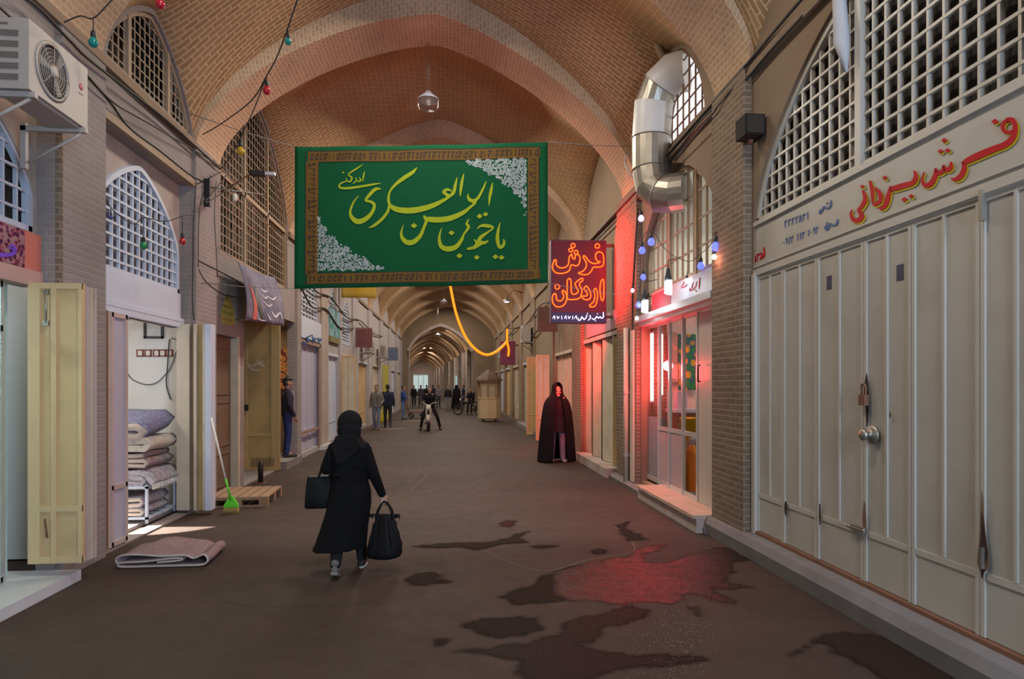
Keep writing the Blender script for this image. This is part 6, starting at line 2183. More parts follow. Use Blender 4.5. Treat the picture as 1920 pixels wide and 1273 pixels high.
HLJ, KLJ, ALJ = Vector((-0.07, 0, 0.74)), Vector((-0.088, 0.02, 0.40)), Vector((-0.092, -0.20, 0.125))
HRJ, KRJ, ARJ = Vector((0.07, 0, 0.74)), Vector((0.075, 0.14, 0.42)), Vector((0.083, 0.20, 0.085))
for a, c, e in ((HLJ, KLJ, ALJ), (HRJ, KRJ, ARJ)):
    b.cap(a, c, 0.07, 0.047)
    b.cap(c, e, 0.047, 0.034)
b.cap(ALJ, ALJ + Vector((0, 0.12, -0.085)), 0.034, 0.026)
b.cap(ARJ, ARJ + Vector((0.015, 0.13, -0.045)), 0.034, 0.026)
remeshed('body', b, 0.0065, M['skin'], ww, 2)
b = MB()
for a, c, e in ((HLJ, KLJ, ALJ), (HRJ, KRJ, ARJ)):
    b.cap(a, c, 0.085, 0.062)
    b.cap(c, e, 0.062, 0.050)
remeshed('trousers', b, 0.01, mat('black_trousers', (0.010, 0.009, 0.010), 0.9), ww, 3)
# coat: fitted waist, flared hem, sleeves
b = MB()
rows = [(1.185, 0.0, 0.06, 0.055), (1.165, 0.0, 0.145, 0.085), (1.12, 0.0, 0.175, 0.105), (1.03, 0.0, 0.168, 0.118), (0.92, 0.0, 0.158, 0.112), (0.84, 0.008, 0.160, 0.115), (0.74, 0.012, 0.182, 0.14),
        (0.64, 0.004, 0.192, 0.155), (0.52, -0.022, 0.200, 0.17), (0.40, -0.05, 0.212, 0.19), (0.30, -0.072, 0.226, 0.21), (0.235, -0.090, 0.238, 0.225)]
b.loft([ring(cx, -0.015 - 0.05 * max(0, 0.6 - z), z, rx, ry, 40, 0.006 + 0.05 * max(0, 0.75 - z), 5, 0.8, 0.06 * max(0, 0.55 - z) / 0.3) for z, cx, rx, ry in rows])
b.cap(SRJ + Vector((-0.02, 0, -0.01)), ERJ, 0.068, 0.052)
b.cap(ERJ, ERJ.lerp(WRJ, 0.95), 0.052, 0.038)
b.cap(SLJ + Vector((0.02, 0, -0.01)), ELJ, 0.068, 0.056)
b.cap(ELJ, ELJ.lerp(WLJ, 0.95), 0.056, 0.040)
# fold lines across the back
for z0, z1, x0, x1 in ((1.02, 0.97, -0.13, 0.10), (0.90, 0.86, -0.12, 0.12), (0.80, 0.60, -0.05, -0.12), (0.62, 0.34, 0.05, -0.02), (0.66, 0.30, 0.12, 0.10)):
    b.cap((x0, -0.115 - 0.12 * max(0, 0.85 - z0), z0), (x1, -0.115 - 0.12 * max(0, 0.85 - z1), z1), 0.012, 0.010, 8)
remeshed('coat', b, 0.009, BLK, ww, 3)
# headscarf with tail draped over the back
b = MB()
b.ell((0.0, 0.015, 1.355), (0.112, 0.122, 0.118), None, 20, 14)
b.ell((0.0, -0.015, 1.29), (0.108, 0.115, 0.105), None, 20, 12)
b.cap((0, 0, 1.27), (0, 0, 1.17), 0.10, 0.10)
b.loft([ring(0.0, -0.02, z, rx, ry, 30, 0.03, 4, 0.4) for z, rx, ry in ((1.235, 0.10, 0.10), (1.19, 0.135, 0.12), (1.14, 0.165, 0.128), (1.11, 0.160, 0.120))])
b.loft([[Vector((cx - w, -0.105 - d, z)), Vector((cx - w, -0.135 - d, z)), Vector((cx + w, -0.14 - d, z)), Vector((cx + w, -0.10 - d, z))] for z, cx, w, d in ((1.25, -0.01, 0.09, 0.0), (1.16, -0.015, 0.125, 0.0), (1.09, -0.03, 0.10, 0.0), (1.03, -0.055, 0.055, -0.005), (0.995, -0.065, 0.02, -0.005))])
for z0, x0, x1 in ((1.22, -0.08, 0.07), (1.17, -0.12, 0.02)):
    b.cap((x0, -0.115, z0 - 0.03), (x1, -0.125, z0), 0.013, 0.011, 8)
remeshed('headscarf', b, 0.0085, BLK2, ww, 3)
GREY = mat('grey_sole', (0.20, 0.165, 0.14), 0.7, var=0.2)
b = MB()
h0 = ALJ + Vector((0, -0.03, -0.045))
toe = ALJ + Vector((0.0, 0.105, -0.098))
b.cap(h0, toe, 0.036, 0.026)
b.cap(ALJ + Vector((0, -0.01, 0.01)), h0 + Vector((0, 0.04, 0.01)), 0.042, 0.036)
remeshed('shoe', b, 0.008, mat('grey_shoe', (0.13, 0.11, 0.10), 0.7), ww, 2)
b = MB()
b.loft([[p + Vector((w, dy, dz)) for w, dy, dz in ((-s_, 0, 0), (s_, 0, 0), (s_, -0.012, -0.018), (-s_, -0.012, -0.018))] for p, s_ in ((h0 + Vector((0, -0.034, -0.004)), 0.028), (h0 + Vector((0, 0.0, -0.024)), 0.036), (toe + Vector((0, -0.03, -0.008)), 0.034), (toe + Vector((0, 0.02, 0.0)), 0.024))])
obj('shoe_sole', b, GREY, ww, label='pale grey lifted sole')
b = MB()
h1 = ARJ + Vector((0, -0.045, -0.047))
b.cap(h1, ARJ + Vector((0.015, 0.14, -0.052)), 0.038, 0.030)
b.cap(ARJ, h1 + Vector((0, 0.06, 0.015)), 0.044, 0.036)
remeshed('shoe', b, 0.008, mat('black_shoe', (0.012, 0.012, 0.012), 0.6), ww, 2)
b = MB()
b.loft([ring(h1.x + 0.006, h1.y + 0.085, z, 0.042, 0.135, 20) for z in (0.001, 0.02)])
obj('shoe_sole', b, mat('white_sole', (0.45, 0.44, 0.42), 0.6), ww, label='white sole edge')

# shoulder bag hanging from the bent left arm
bg_ = thing('handbag', 'black rectangular handbag hanging from the bent left arm', 'bag', WLOC + Vector((-0.262, 0.03, 0.585)), math.radians(6))
b = MB()
b.loft([[Vector((sx * w + 0.0 * z, sy * d, z)) for sx, sy in ((-1, -0.6), (-0.92, -1), (0.92, -1), (1, -0.6), (1, 0.6), (0.92, 1), (-0.92, 1), (-1, 0.6))] for z, w, d in ((0.0, 0.128, 0.05), (0.012, 0.138, 0.062), (0.10, 0.134, 0.062), (0.20, 0.126, 0.054), (0.27, 0.118, 0.040), (0.285, 0.112, 0.028))])
obj('bag_body', b, LEA, bg_)
for y in (-0.03, 0.03):
    obj('strap', MB().tube(smooth_path([(-0.02, y, 0.27), (0.0, y, 0.33), (0.03, y * 0.8, 0.42), (0.055, y * 0.6, 0.45), (0.085, y, 0.36), (0.08, y, 0.27)], 4), 0.010, 6), LEA, bg_)
obj('zip', MB().box(-0.1, 0.1, -0.004, 0.004, 0.283, 0.291), M['steel'], bg_)
# bulging black bag in the right hand
hb = thing('carrier_bag', 'bulging black carrier bag held low in the right hand', 'bag', WLOC + Vector((0.31, 0.02, 0.115)), math.radians(-8))
b = MB()
b.loft([ring(cx, 0, z, rx, ry, 40, wob, 5, 0.5 + z * 5) for z, cx, rx, ry, wob in ((0.0, -0.01, 0.10, 0.07, 0.02), (0.015, -0.010, 0.148, 0.105, 0.03), (0.05, -0.006, 0.162, 0.118, 0.04), (0.09, -0.002, 0.158, 0.118, 0.03), (0.14, 0.004, 0.152, 0.108, 0.06), (0.19, 0.0, 0.138, 0.098, 0.045), (0.24, 0.004, 0.124, 0.085, 0.09), (0.29, 0.002, 0.106, 0.066, 0.08), (0.33, 0.006, 0.094, 0.052, 0.13), (0.36, 0.002, 0.080, 0.040, 0.12), (0.385, 0.006, 0.092, 0.030, 0.14), (0.405, 0.004, 0.100, 0.022, 0.10))])
for x0, z0, x1, z1 in ((-0.09, 0.33, -0.13, 0.08), (-0.03, 0.36, -0.02, 0.10), (0.05, 0.35, 0.09, 0.12), (0.0, 0.2, 0.05, 0.04)):
    b.tube(smooth_path([(x0, -0.055 - 0.2 * max(0, 0.33 - z0), z0), ((x0 + x1) / 2 + 0.012, -0.098, (z0 + z1) / 2), (x1, -0.118 + 0.3 * abs(x1) * abs(x1), z1)], 5), [0.004] * 4 + [0.010] * 4 + [0.003] * 3, 6)
obj('bag_body', b, LEA, hb)
for sx, pts in ((-1, [(-0.10, 0, 0.385), (-0.135, -0.004, 0.392), (-0.15, 0, 0.372)]), (1, [(0.105, 0, 0.385), (0.135, 0, 0.395), (0.14, 0, 0.36)])):
    obj('bag_corner', MB().tube(pts, [0.022, 0.016, 0.004], 8), LEA, hb)
for y in (-0.022, 0.022):
    obj('strap', MB().tube(smooth_path([(-0.075, y, 0.36), (-0.055, y, 0.44), (-0.012, y * 0.5, 0.512), (0.02, y * 0.5, 0.512), (0.065, y, 0.44), (0.085, y, 0.36)], 5), 0.009, 6), LEA, hb)

# ------------------------------------------------------------------ woman in black chador, walking towards the camera
CL = atD(1044, 866, 14.64)
CHM = mat('chador_cloth', (0.008, 0.0055, 0.008), 0.9, var=0.3, scale=8, spec=0.2)
cw = thing('person', 'person in full black chador walking towards the viewer under red neon', 'person', (CL.x, CL.y, 0), PI + 0.12)
b = MB()
atc = head(b, (0, 0.06, 1.56), 0.98)
b.cap((0, 0.0, 1.40), (0, 0.04, 1.5), 0.05, 0.05)
b.cap((0, 0, 0.95), (0, 0, 1.28), 0.12, 0.13)
b.cap((-0.17, 0, 1.36), (0.17, 0, 1.36), 0.055, 0.055)
for s_ in (-1, 1):
    b.cap((s_ * 0.18, 0, 1.36), (s_ * 0.23, -0.01, 1.10), 0.048, 0.038)
    b.cap((s_ * 0.23, -0.01, 1.10), (s_ * 0.24, 0.04, 0.86), 0.038, 0.028)
    hand(b, (s_ * 0.24, 0.04, 0.86), (0, 0.2, -1), s_, 0.95, 0.6)
b.cap((-0.09, 0, 0.9), (-0.10, 0.10, 0.48), 0.08, 0.05); b.cap((-0.10, 0.10, 0.48), (-0.10, 0.14, 0.09), 0.05, 0.036)
b.cap((0.09, 0, 0.9), (0.10, 0.0, 0.48), 0.08, 0.05); b.cap((0.10, 0.0, 0.48), (0.10, -0.08, 0.10), 0.05, 0.036)
b.cap((-0.10, 0.14, 0.09), (-0.105, 0.22, 0.05), 0.034, 0.022); b.cap((0.10, -0.08, 0.10), (0.105, 0.0, 0.05), 0.034, 0.022)
remeshed('body', b, 0.009, M['skin'], cw, 2)
for s_ in (-1, 1):
    obj('eye', MB().ell(atc(s_ * 0.031, 0.080, 0.006), (0.014, 0.010, 0.009), None, 8, 6), mat('eye_dark', (0.03, 0.02, 0.015), 0.3), cw)
obj('mouth', MB().cap(atc(-0.02, 0.090, -0.062), atc(0.02, 0.090, -0.062), 0.005, 0.005, 6), mat('lip', (0.30, 0.10, 0.09), 0.5), cw)
b = MB()
b.cap((-0.09, 0, 0.9), (-0.10, 0.10, 0.48), 0.10, 0.075); b.cap((-0.10, 0.10, 0.48), (-0.10, 0.14, 0.10), 0.075, 0.068)
b.cap((0.09, 0, 0.9), (0.10, 0.0, 0.48), 0.10, 0.075); b.cap((0.10, 0.0, 0.48), (0.10, -0.08, 0.11), 0.075, 0.068)
remeshed('trousers', b, 0.012, pattern('trouser_print', [(0.09, 0.065, 0.09), (0.26, 0.20, 0.26), (0.16, 0.12, 0.16)], 22), cw, 3)
b = MB()
b.loft([ring(0, 0.02, z, rx, ry, 30, 0.015, 5) for z, rx, ry in ((1.42, 0.07, 0.07), (1.38, 0.17, 0.11), (1.25, 0.19, 0.14), (1.0, 0.18, 0.14), (0.8, 0.20, 0.17), (0.66, 0.21, 0.185))])
for s_ in (-1, 1):
    b.cap((s_ * 0.17, 0, 1.36), (s_ * 0.23, -0.01, 1.10), 0.07, 0.055)
    b.cap((s_ * 0.23, -0.01, 1.10), (s_ * 0.24, 0.04, 0.83), 0.055, 0.05)
remeshed('tunic', b, 0.012, mat('tunic_cloth', (0.012, 0.007, 0.012), 0.9), cw, 3)
for x, y in ((-0.105, 0.2), (0.105, -0.02)):
    b = MB()
    b.cap((x, y - 0.09, 0.045), (x, y + 0.10, 0.036), 0.042, 0.036)
    remeshed('shoe', b, 0.01, mat('pale_shoe', (0.22, 0.17, 0.16), 0.6), cw, 2)
# chador: open cloak from crown to hem, parted at the front
rows = []
NA = 44
for z, rx, ry, op, cy in ((1.765, 0.02, 0.02, 0.2, 0.03), (1.755, 0.07, 0.08, 0.45, 0.035), (1.70, 0.108, 0.135, 0.50, 0.035), (1.61, 0.120, 0.150, 0.55, 0.03), (1.52, 0.118, 0.155, 0.50, 0.02), (1.45, 0.17, 0.165, 0.22, 0.01), (1.38, 0.25, 0.19, 0.20, 0.0), (1.25, 0.31, 0.23, 0.28, 0.0), (1.0, 0.345, 0.26, 0.36, 0.0), (0.7, 0.375, 0.29, 0.34, -0.01), (0.4, 0.40, 0.31, 0.36, -0.02), (0.12, 0.42, 0.33, 0.40, -0.03), (0.02, 0.43, 0.34, 0.42, -0.03)):
    row = []
    for i in range(NA + 1):
        a = PI / 2 + op + (2 * PI - 2 * op) * i / NA
        f = 1 + (0.045 * math.sin(9 * a + 0.6) + 0.02 * math.sin(17 * a)) * max(0, min(1, (1.45 - z) / 0.6))
        row.append(Vector((rx * f * math.cos(a), cy + ry * f * math.sin(a), z)))
    rows.append(row)
o = obj('chador', MB().loft(rows, caps=False, closed=False), CHM, cw)
sd = o.modifiers.new('t', 'SOLIDIFY')
sd.thickness = 0.012
sd.offset = 0
ss = o.modifiers.new('s', 'SUBSURF')
ss.levels = 1
ss.render_levels = 1
obj('pin', MB().ell((-0.115, 0.165, 1.42), (0.014, 0.01, 0.02)), M['cream'], cw, label='small pale brooch')

# ------------------------------------------------------------------ the other people
SK2 = mat('skin_tan', (0.36, 0.20, 0.14), 0.6)
MAN = dict(TL=(-0.13, 0.15, 0.03), TR=(0.13, 0.15, 0.03))
t, j, at = person('person in cap, dark jacket and jeans standing on step in left doorway', (-3.50, 14.55, 0.165), -PI / 2 + 0.35, 1.70,
                  dict(EL=(-0.25, 0.02, 1.14), WL=(-0.22, 0.12, 0.92), ER=(0.25, 0.02, 1.14), WR=(0.2, 0.13, 0.90)), 0.011, top=(0.035, 0.028, 0.045), legs=(0.03, 0.045, 0.15), skin=SK2, shoes=(0.04, 0.03, 0.03))
b = MB()
b.ell(at(0, -0.01, 0.075), (0.088, 0.105, 0.058))
b.cap(at(-0.045, 0.10, 0.062), at(0.045, 0.10, 0.062), 0.012, 0.012)
b.cap(at(-0.03, 0.14, 0.054), at(0.03, 0.14, 0.054), 0.011, 0.011)
remeshed('cap', b, 0.009, M['black'], t, 2)
obj('shirt_front', MB().loft([[Vector((x0, 0.118, z)), Vector((x1, 0.118, z)), Vector((x1, 0.137, z)), Vector((x0, 0.137, z))] for z, x0, x1 in ((0.95, -0.05, 0.05), (1.15, -0.05, 0.05), (1.35, -0.035, 0.035), (1.41, -0.02, 0.02))]), mat('pale_shirt', (0.38, 0.36, 0.45), 0.9), t)

# strolling pair on the left
p_ = atD(706, 806, 25.1)
person('person in grey jacket and pale jeans strolling on the left side', (p_.x, p_.y, 0), PI - 0.1, 1.70,
       dict(KL=(-0.10, 0.10, 0.50), AL=(-0.10, 0.12, 0.09), TL=(-0.12, 0.28, 0.03), KR=(0.10, -0.02, 0.50), AR=(0.10, -0.14, 0.12), TR=(0.12, 0.02, 0.03), EL=(-0.26, -0.02, 1.14), WL=(-0.20, 0.16, 1.0)), 0.015, skin=SK2, top=(0.16, 0.145, 0.14), legs=(0.15, 0.17, 0.26), hair=(0.05, 0.045, 0.04))
p_ = atD(727, 801, 26.4)
t, j, at = person('person in dark jacket walking away beside the one in grey', (p_.x, p_.y, 0), 0.1, 1.72,
                  dict(KL=(-0.10, 0.08, 0.50), AL=(-0.10, 0.06, 0.09), TL=(-0.12, 0.22, 0.03), KR=(0.10, 0.0, 0.50), AR=(0.10, -0.18, 0.14), TR=(0.12, -0.04, 0.04)), 0.015, skin=SK2, top=(0.022, 0.026, 0.05), legs=(0.025, 0.024, 0.03), facep=False)
yb_ = thing('carrier_bag', 'yellow plastic carrier bag between the strolling pair', 'bag', (p_.x - 0.30, p_.y + 0.05, 0.20))
obj('bag_body', MB().loft([ring(0, 0, z, rx, ry, 20, 0.05, 5, z * 4) for z, rx, ry in ((0.0, 0.10, 0.06), (0.05, 0.16, 0.10), (0.3, 0.15, 0.09), (0.46, 0.10, 0.05), (0.52, 0.04, 0.03))]), mat('yellow_bag', (0.55, 0.46, 0.03), 0.6), yb_)
obj('strap', MB().tube([(-0.04, 0, 0.5), (0.0, 0, 0.64), (0.04, 0, 0.5)], 0.01, 5), mat('yellow_bag', (0.55, 0.46, 0.03), 0.6), yb_)
p_ = atD(756, 786, 33.0)
person('person in blue jacket and jeans standing by the left wall', (p_.x, p_.y, 0), -PI / 2, 1.66,
       dict(EL=(-0.22, 0.08, 1.15), WL=(-0.15, 0.26, 1.12), ER=(0.22, 0.08, 1.15), WR=(0.15, 0.26, 1.12)), 0.016, skin=SK2, top=(0.03, 0.07, 0.26), legs=(0.10, 0.17, 0.34), fingers=False)

# motorcycle seen head on, rider astride
def motorcycle(label, loc, rz, body=(0.35, 0.32, 0.28), group=None, steer=0.0):
    t = thing('motorcycle', label, 'motorcycle', loc, rz, group)
    RY = Matrix.Rotation(PI / 2, 3, 'Y')
    rub, met, bod = M['black'], M['steel'], mat('bike_%.2f_%.2f_%.2f' % body, body, 0.45)
    for y in (0.62, -0.60):
        w = obj('wheel', MB().torus((0, y, 0.29), 0.245, 0.045, RY, 28, 8), rub, t)
        b = MB().torus((0, y, 0.29), 0.195, 0.014, RY, 28, 6)
        for q in range(10):
            a = q * PI / 5
            b.tube([(0, y, 0.29), (0, y + 0.19 * math.cos(a), 0.29 + 0.19 * math.sin(a))], 0.004, 4)
        b.tube([(-0.05, y, 0.29), (0.05, y, 0.29)], 0.035, 10)
        obj('rim', b, met, w)
    for s_ in (-1, 1):
        obj('fork', MB().tube([(s_ * 0.075, 0.62, 0.29), (s_ * 0.075, 0.50, 0.62), (s_ * 0.07, 0.40, 0.95)], 0.026, 8), bod, t)
    obj('front_mudguard', MB().loft([[Vector((-0.06, 0.62 + r * math.cos(a), 0.29 + r * math.sin(a))), Vector((0.06, 0.62 + r * math.cos(a), 0.29 + r * math.sin(a))), Vector((0.06, 0.62 + (r + .012) * math.cos(a), 0.29 + (r + .012) * math.sin(a))), Vector((-0.06, 0.62 + (r + .012) * math.cos(a), 0.29 + (r + .012) * math.sin(a)))] for r, a in [(0.31, 0.25 + q * 0.28) for q in range(8)]]), bod, t)
    hb_ = obj('handlebar', MB().tube(smooth_path([(-0.36, 0.28, 1.02), (-0.2, 0.36, 1.04), (-0.06, 0.40, 0.97), (0.06, 0.40, 0.97), (0.2, 0.36, 1.04), (0.36, 0.28, 1.02)], 4), 0.014, 8), met, t)
    for s_ in (-1, 1):
        obj('grip', MB().tube([(s_ * 0.27, 0.325, 1.03), (s_ * 0.38, 0.27, 1.015)], 0.02, 8), rub, hb_)
        m_ = obj('mirror', MB().lathe([(0.05, 0), (0.055, 0.012), (0.02, 0.02)], (s_ * 0.30, 0.33, 1.22), 14, Matrix.Rotation(PI / 2, 3, 'X')), rub, t)
        obj('mirror_stem', MB().tube([(s_ * 0.22, 0.35, 1.04), (s_ * 0.30, 0.33, 1.2)], 0.006, 5), met, m_)
    obj('headlight', MB().lathe([(0.02, -0.10), (0.08, -0.06), (0.095, 0.0), (0.085, 0.012), (0.0, 0.02)], (0, 0.50, 0.86), 18, Matrix.Rotation(-PI / 2, 3, 'X')), mat('headlight_lens', (0.6, 0.58, 0.54), 0.2), t)
    obj('tank', MB().loft([ring(0, 0.12, z, rx, ry, 16) for z, rx, ry in ((0.62, 0.09, 0.20), (0.70, 0.13, 0.25), (0.80, 0.12, 0.22), (0.84, 0.05, 0.12))]), bod, t)
    obj('saddle', MB().loft([[Vector((sx * w, y, z)) for sx, z in ((-1, 0.70), (1, 0.70), (1, 0.77), (0.6, 0.80), (-0.6, 0.80), (-1, 0.77))] for y, w in ((-0.08, 0.08), (-0.2, 0.12), (-0.5, 0.13), (-0.75, 0.10))]), rub, t)
    obj('engine', MB().box(-0.12, 0.12, -0.12, 0.22, 0.26, 0.52).cap((0, 0.12, 0.48), (0, 0.2, 0.62), 0.07, 0.07), met, t)
    b = MB().tube([(0, 0.42, 0.85), (0, 0.3, 0.42), (0, -0.15, 0.32), (0, -0.6, 0.29)], 0.025, 8)
    b.tube([(0.05, -0.1, 0.66), (0.05, -0.6, 0.30)], 0.02, 6).tube([(-0.05, -0.1, 0.66), (-0.05, -0.6, 0.30)], 0.02, 6).tube([(0, 0.4, 0.8), (0, -0.7, 0.68)], 0.022, 6)
    obj('frame', b, rub, t)
    obj('exhaust', MB().tube([(0.10, 0.2, 0.35), (0.14, 0.0, 0.24), (0.15, -0.3, 0.26), (0.15, -0.75, 0.32)], [0.02, 0.022, 0.035, 0.04], 8), met, t)
    obj('rear_mudguard', MB().loft([[Vector((-0.06, -0.60 + r * math.cos(a), 0.29 + r * math.sin(a))), Vector((0.06, -0.60 + r * math.cos(a), 0.29 + r * math.sin(a))), Vector((0.06, -0.60 + (r + .012) * math.cos(a), 0.29 + (r + .012) * math.sin(a))), Vector((-0.06, -0.60 + (r + .012) * math.cos(a), 0.29 + (r + .012) * math.sin(a)))] for r, a in [(0.31, 1.0 + q * 0.28) for q in range(7)]]), bod, t)
    return t


p_ = atD(803, 808, 24.5)
motorcycle('pale motorcycle seen head on in the middle of the passage', (p_.x, p_.y + 0.5, 0), PI)
p_ = Vector((p_.x + 0.04, p_.y + 0.58, 0))
person('person in black straddling the pale motorcycle', p_, PI, 1.68,
       dict(P=(0, -0.12, 0.93), C=(0, 0.02, 1.28), N=(0, 0.06, 1.45), H=(0, 0.11, 1.585), SL=(-0.19, 0.03, 1.38), SR=(0.19, 0.03, 1.38), EL=(-0.32, 0.10, 1.14), ER=(0.32, 0.10, 1.14), WL=(-0.33, 0.27, 1.10), WR=(0.33, 0.27, 1.10),
            HL=(-0.10, -0.12, 0.90), HR=(0.10, -0.12, 0.90), KL=(-0.30, 0.02, 0.50), KR=(0.28, 0.02, 0.50), AL=(-0.40, -0.05, 0.09), AR=(0.36, -0.05, 0.09), TL=(-0.46, 0.10, 0.03), TR=(0.40, 0.10, 0.03)), 0.015, skin=SK2, top=(0.012, 0.011, 0.013), legs=(0.013, 0.012, 0.014))


def far_person(px, py, d, rz, h, label, top, legs, J=None, chador=False):
    p = atD(px, py, d)
    if chador:
        t = thing('person', label, 'person', (p.x, p.y, 0), rz)
        b = MB()
        head(b, (0, 0.05, h - 0.16), 0.95)
        b.cap((0, 0, 0.9), (0, 0.02, h - 0.3), 0.12, 0.06)
        for s_ in (-0.09, 0.09):
            b.cap((s_, 0, 0.9), (s_, 0.03, 0.06), 0.07, 0.04)
        remeshed('body', b, 0.02, SK2, t, 2)
        k = h / 1.72
        rows = []
        for z, rx, ry, op in ((1.72, 0.03, 0.03, 0.3), (1.68, 0.10, 0.11, 0.7), (1.58, 0.12, 0.13, 0.6), (1.47, 0.15, 0.14, 0.3), (1.36, 0.25, 0.19, 0.2), (0.9, 0.31, 0.25, 0.15), (0.4, 0.36, 0.28, 0.12), (0.03, 0.40, 0.30, 0.1)):
            rows.append([Vector((rx * math.cos(PI / 2 + op + (2 * PI - 2 * op) * i / 24) * (1 + 0.03 * math.sin(i * 1.9)), 0.02 + ry * math.sin(PI / 2 + op + (2 * PI - 2 * op) * i / 24), z * k)) for i in range(25)])
        obj('chador', MB().loft(rows, caps=False, closed=False), CHM, t)
        return t
    return person(label, (p.x, p.y, 0), rz, h, J, 0.02, skin=SK2, top=top, legs=legs, fingers=False, facep=False)


far_person(856, 767, 46.6, 0, 1.72, 'person in black chador far down the passage', None, None, chador=True)
far_person(840, 768, 45.5, PI, 1.66, 'person in dark jacket and pale trousers beside the far chador', (0.02, 0.018, 0.025), (0.26, 0.24, 0.24))
far_person(822, 764, 50, PI, 1.7, 'person in pale top just left of the far dark jacket', (0.30, 0.25, 0.28), (0.06, 0.06, 0.08))
far_person(789, 762, 52, PI, 1.7, 'person in grey jacket at the left jamb of the far arch', (0.10, 0.10, 0.12), (0.04, 0.04, 0.05))
far_person(776, 761, 53.4, PI, 1.68, 'person in dark clothes next to the left jamb of the far arch', (0.025, 0.025, 0.03), (0.03, 0.03, 0.035))
far_person(800, 760, 55, 0, 1.7, 'person in black walking away behind the motorcyclist', (0.015, 0.015, 0.018), (0.02, 0.02, 0.02))
far_person(812, 760, 56, 0, 1.72, 'person in dark navy walking behind the motorcyclist on the right', (0.02, 0.02, 0.035), (0.02, 0.02, 0.02))
far_person(869, 764, 49, PI / 2, 1.7, 'person in dark blue standing by the right jamb of the far arch', (0.02, 0.03, 0.07), (0.03, 0.03, 0.04))
# seated rider on a parked motorcycle near the kiosk
p_ = atD(879, 777, 37.5)
motorcycle('dark motorcycle parked beside the kiosk', (p_.x, p_.y, 0), math.radians(75), (0.04, 0.035, 0.035))
person('person in black sitting sideways on the dark parked motorcycle', (p_.x + 0.12, p_.y - 0.05, 0), PI - 0.3, 1.66,
       dict(P=(0, -0.1, 0.88), C=(0, -0.02, 1.22), N=(0, 0.02, 1.38), H=(0, 0.05, 1.515), SL=(-0.18, 0, 1.31), SR=(0.18, 0, 1.31), EL=(-0.23, 0.06, 1.05), ER=(0.23, 0.06, 1.05), WL=(-0.12, 0.26, 0.98), WR=(0.12, 0.26, 0.98), HL=(-0.09, -0.08, 0.86), HR=(0.09, -0.08, 0.86), KL=(-0.12, 0.30, 0.62), KR=(0.12, 0.30, 0.62), AL=(-0.12, 0.34, 0.14), AR=(0.12, 0.34, 0.14), TL=(-0.13, 0.50, 0.06), TR=(0.13, 0.50, 0.06)), 0.018, skin=SK2, top=(0.014, 0.012, 0.015), legs=(0.015, 0.014, 0.016), fingers=False, facep=False)

# ------------------------------------------------------------------ kiosk
p_ = atD(917, 792, 31.0)
ki = thing('kiosk', 'small cream octagonal kiosk with dark pointed roof on castors', 'kiosk', (p_.x, p_.y, 0), math.radians(12))
N8 = 8
oct_ = lambda r, z: [Vector((r * math.cos(2 * PI * (i + 0.5) / N8), r * math.sin(2 * PI * (i + 0.5) / N8), z)) for i in range(N8)]
obj('lower_body', MB().loft([oct_(0.50, 0.12), oct_(0.54, 0.16), oct_(0.54, 1.05), oct_(0.56, 1.07), oct_(0.56, 1.12)], smooth=False), mat('kiosk_cream', (0.50, 0.40, 0.24), 0.6, var=0.08), ki)
b = MB()
for i, p in enumerate(oct_(0.50, 0)):
    b.box(p.x - 0.035, p.x + 0.035, p.y - 0.035, p.y + 0.035, 1.12, 1.82)
obj('window_posts', b, mat('kiosk_wood', (0.30, 0.20, 0.11), 0.6), ki)
obj('glazing', MB().loft([oct_(0.46, 1.12), oct_(0.46, 1.80)], smooth=False), mat('kiosk_pane', (0.42, 0.36, 0.26), 0.3, var=0.4, scale=2), ki)
obj('fascia', MB().loft([oct_(0.54, 1.80), oct_(0.58, 1.82), oct_(0.58, 1.92), oct_(0.54, 1.93)], smooth=False), mat('kiosk_wood', (0.30, 0.20, 0.11), 0.6), ki)
obj('roof', MB().loft([oct_(0.66, 1.90), oct_(0.62, 1.97), oct_(0.34, 2.22), oct_(0.06, 2.42), oct_(0.03, 2.52)], smooth=False), mat('kiosk_roof', (0.10, 0.055, 0.04), 0.7), ki)
for a in (0.6, 2.2, 3.8, 5.4):
    obj('castor', MB().torus((0.40 * math.cos(a), 0.40 * math.sin(a), 0.06), 0.04, 0.02, Matrix.Rotation(PI / 2, 3, 'Y'), 14, 6).box(0.40 * math.cos(a) - 0.02, 0.40 * math.cos(a) + 0.02, 0.40 * math.sin(a) - 0.02, 0.40 * math.sin(a) + 0.02, 0.06, 0.14), M['black'], ki)

# low hand cart left of the motorcyclist
p_ = atD(782, 772, 34)
hc = thing('hand_cart', 'low brown hand cart standing left of the motorcyclist', 'cart', (p_.x, p_.y, 0), 0.1)
obj('deck', MB().box(-0.45, 0.45, -0.3, 0.3, 0.34, 0.40), mat('cart_wood', (0.20, 0.11, 0.08), 0.7), hc)
for x in (-0.3, 0.3):
    for y in (-0.25, 0.25):
        obj('wheel', MB().torus((x, y, 0.14), 0.11, 0.03, Matrix.Rotation(PI / 2, 3, 'X'), 18, 6), M['black'], hc)
        obj('leg', MB().box(x - 0.02, x + 0.02, y - 0.02, y + 0.02, 0.14, 0.34), M['rust'], hc)
obj('handle', MB().tube([(-0.43, -0.25, 0.38), (-0.58, -0.25, 0.85), (-0.58, 0.25, 0.85), (-0.43, 0.25, 0.38)], 0.016, 6), M['rust'], hc)

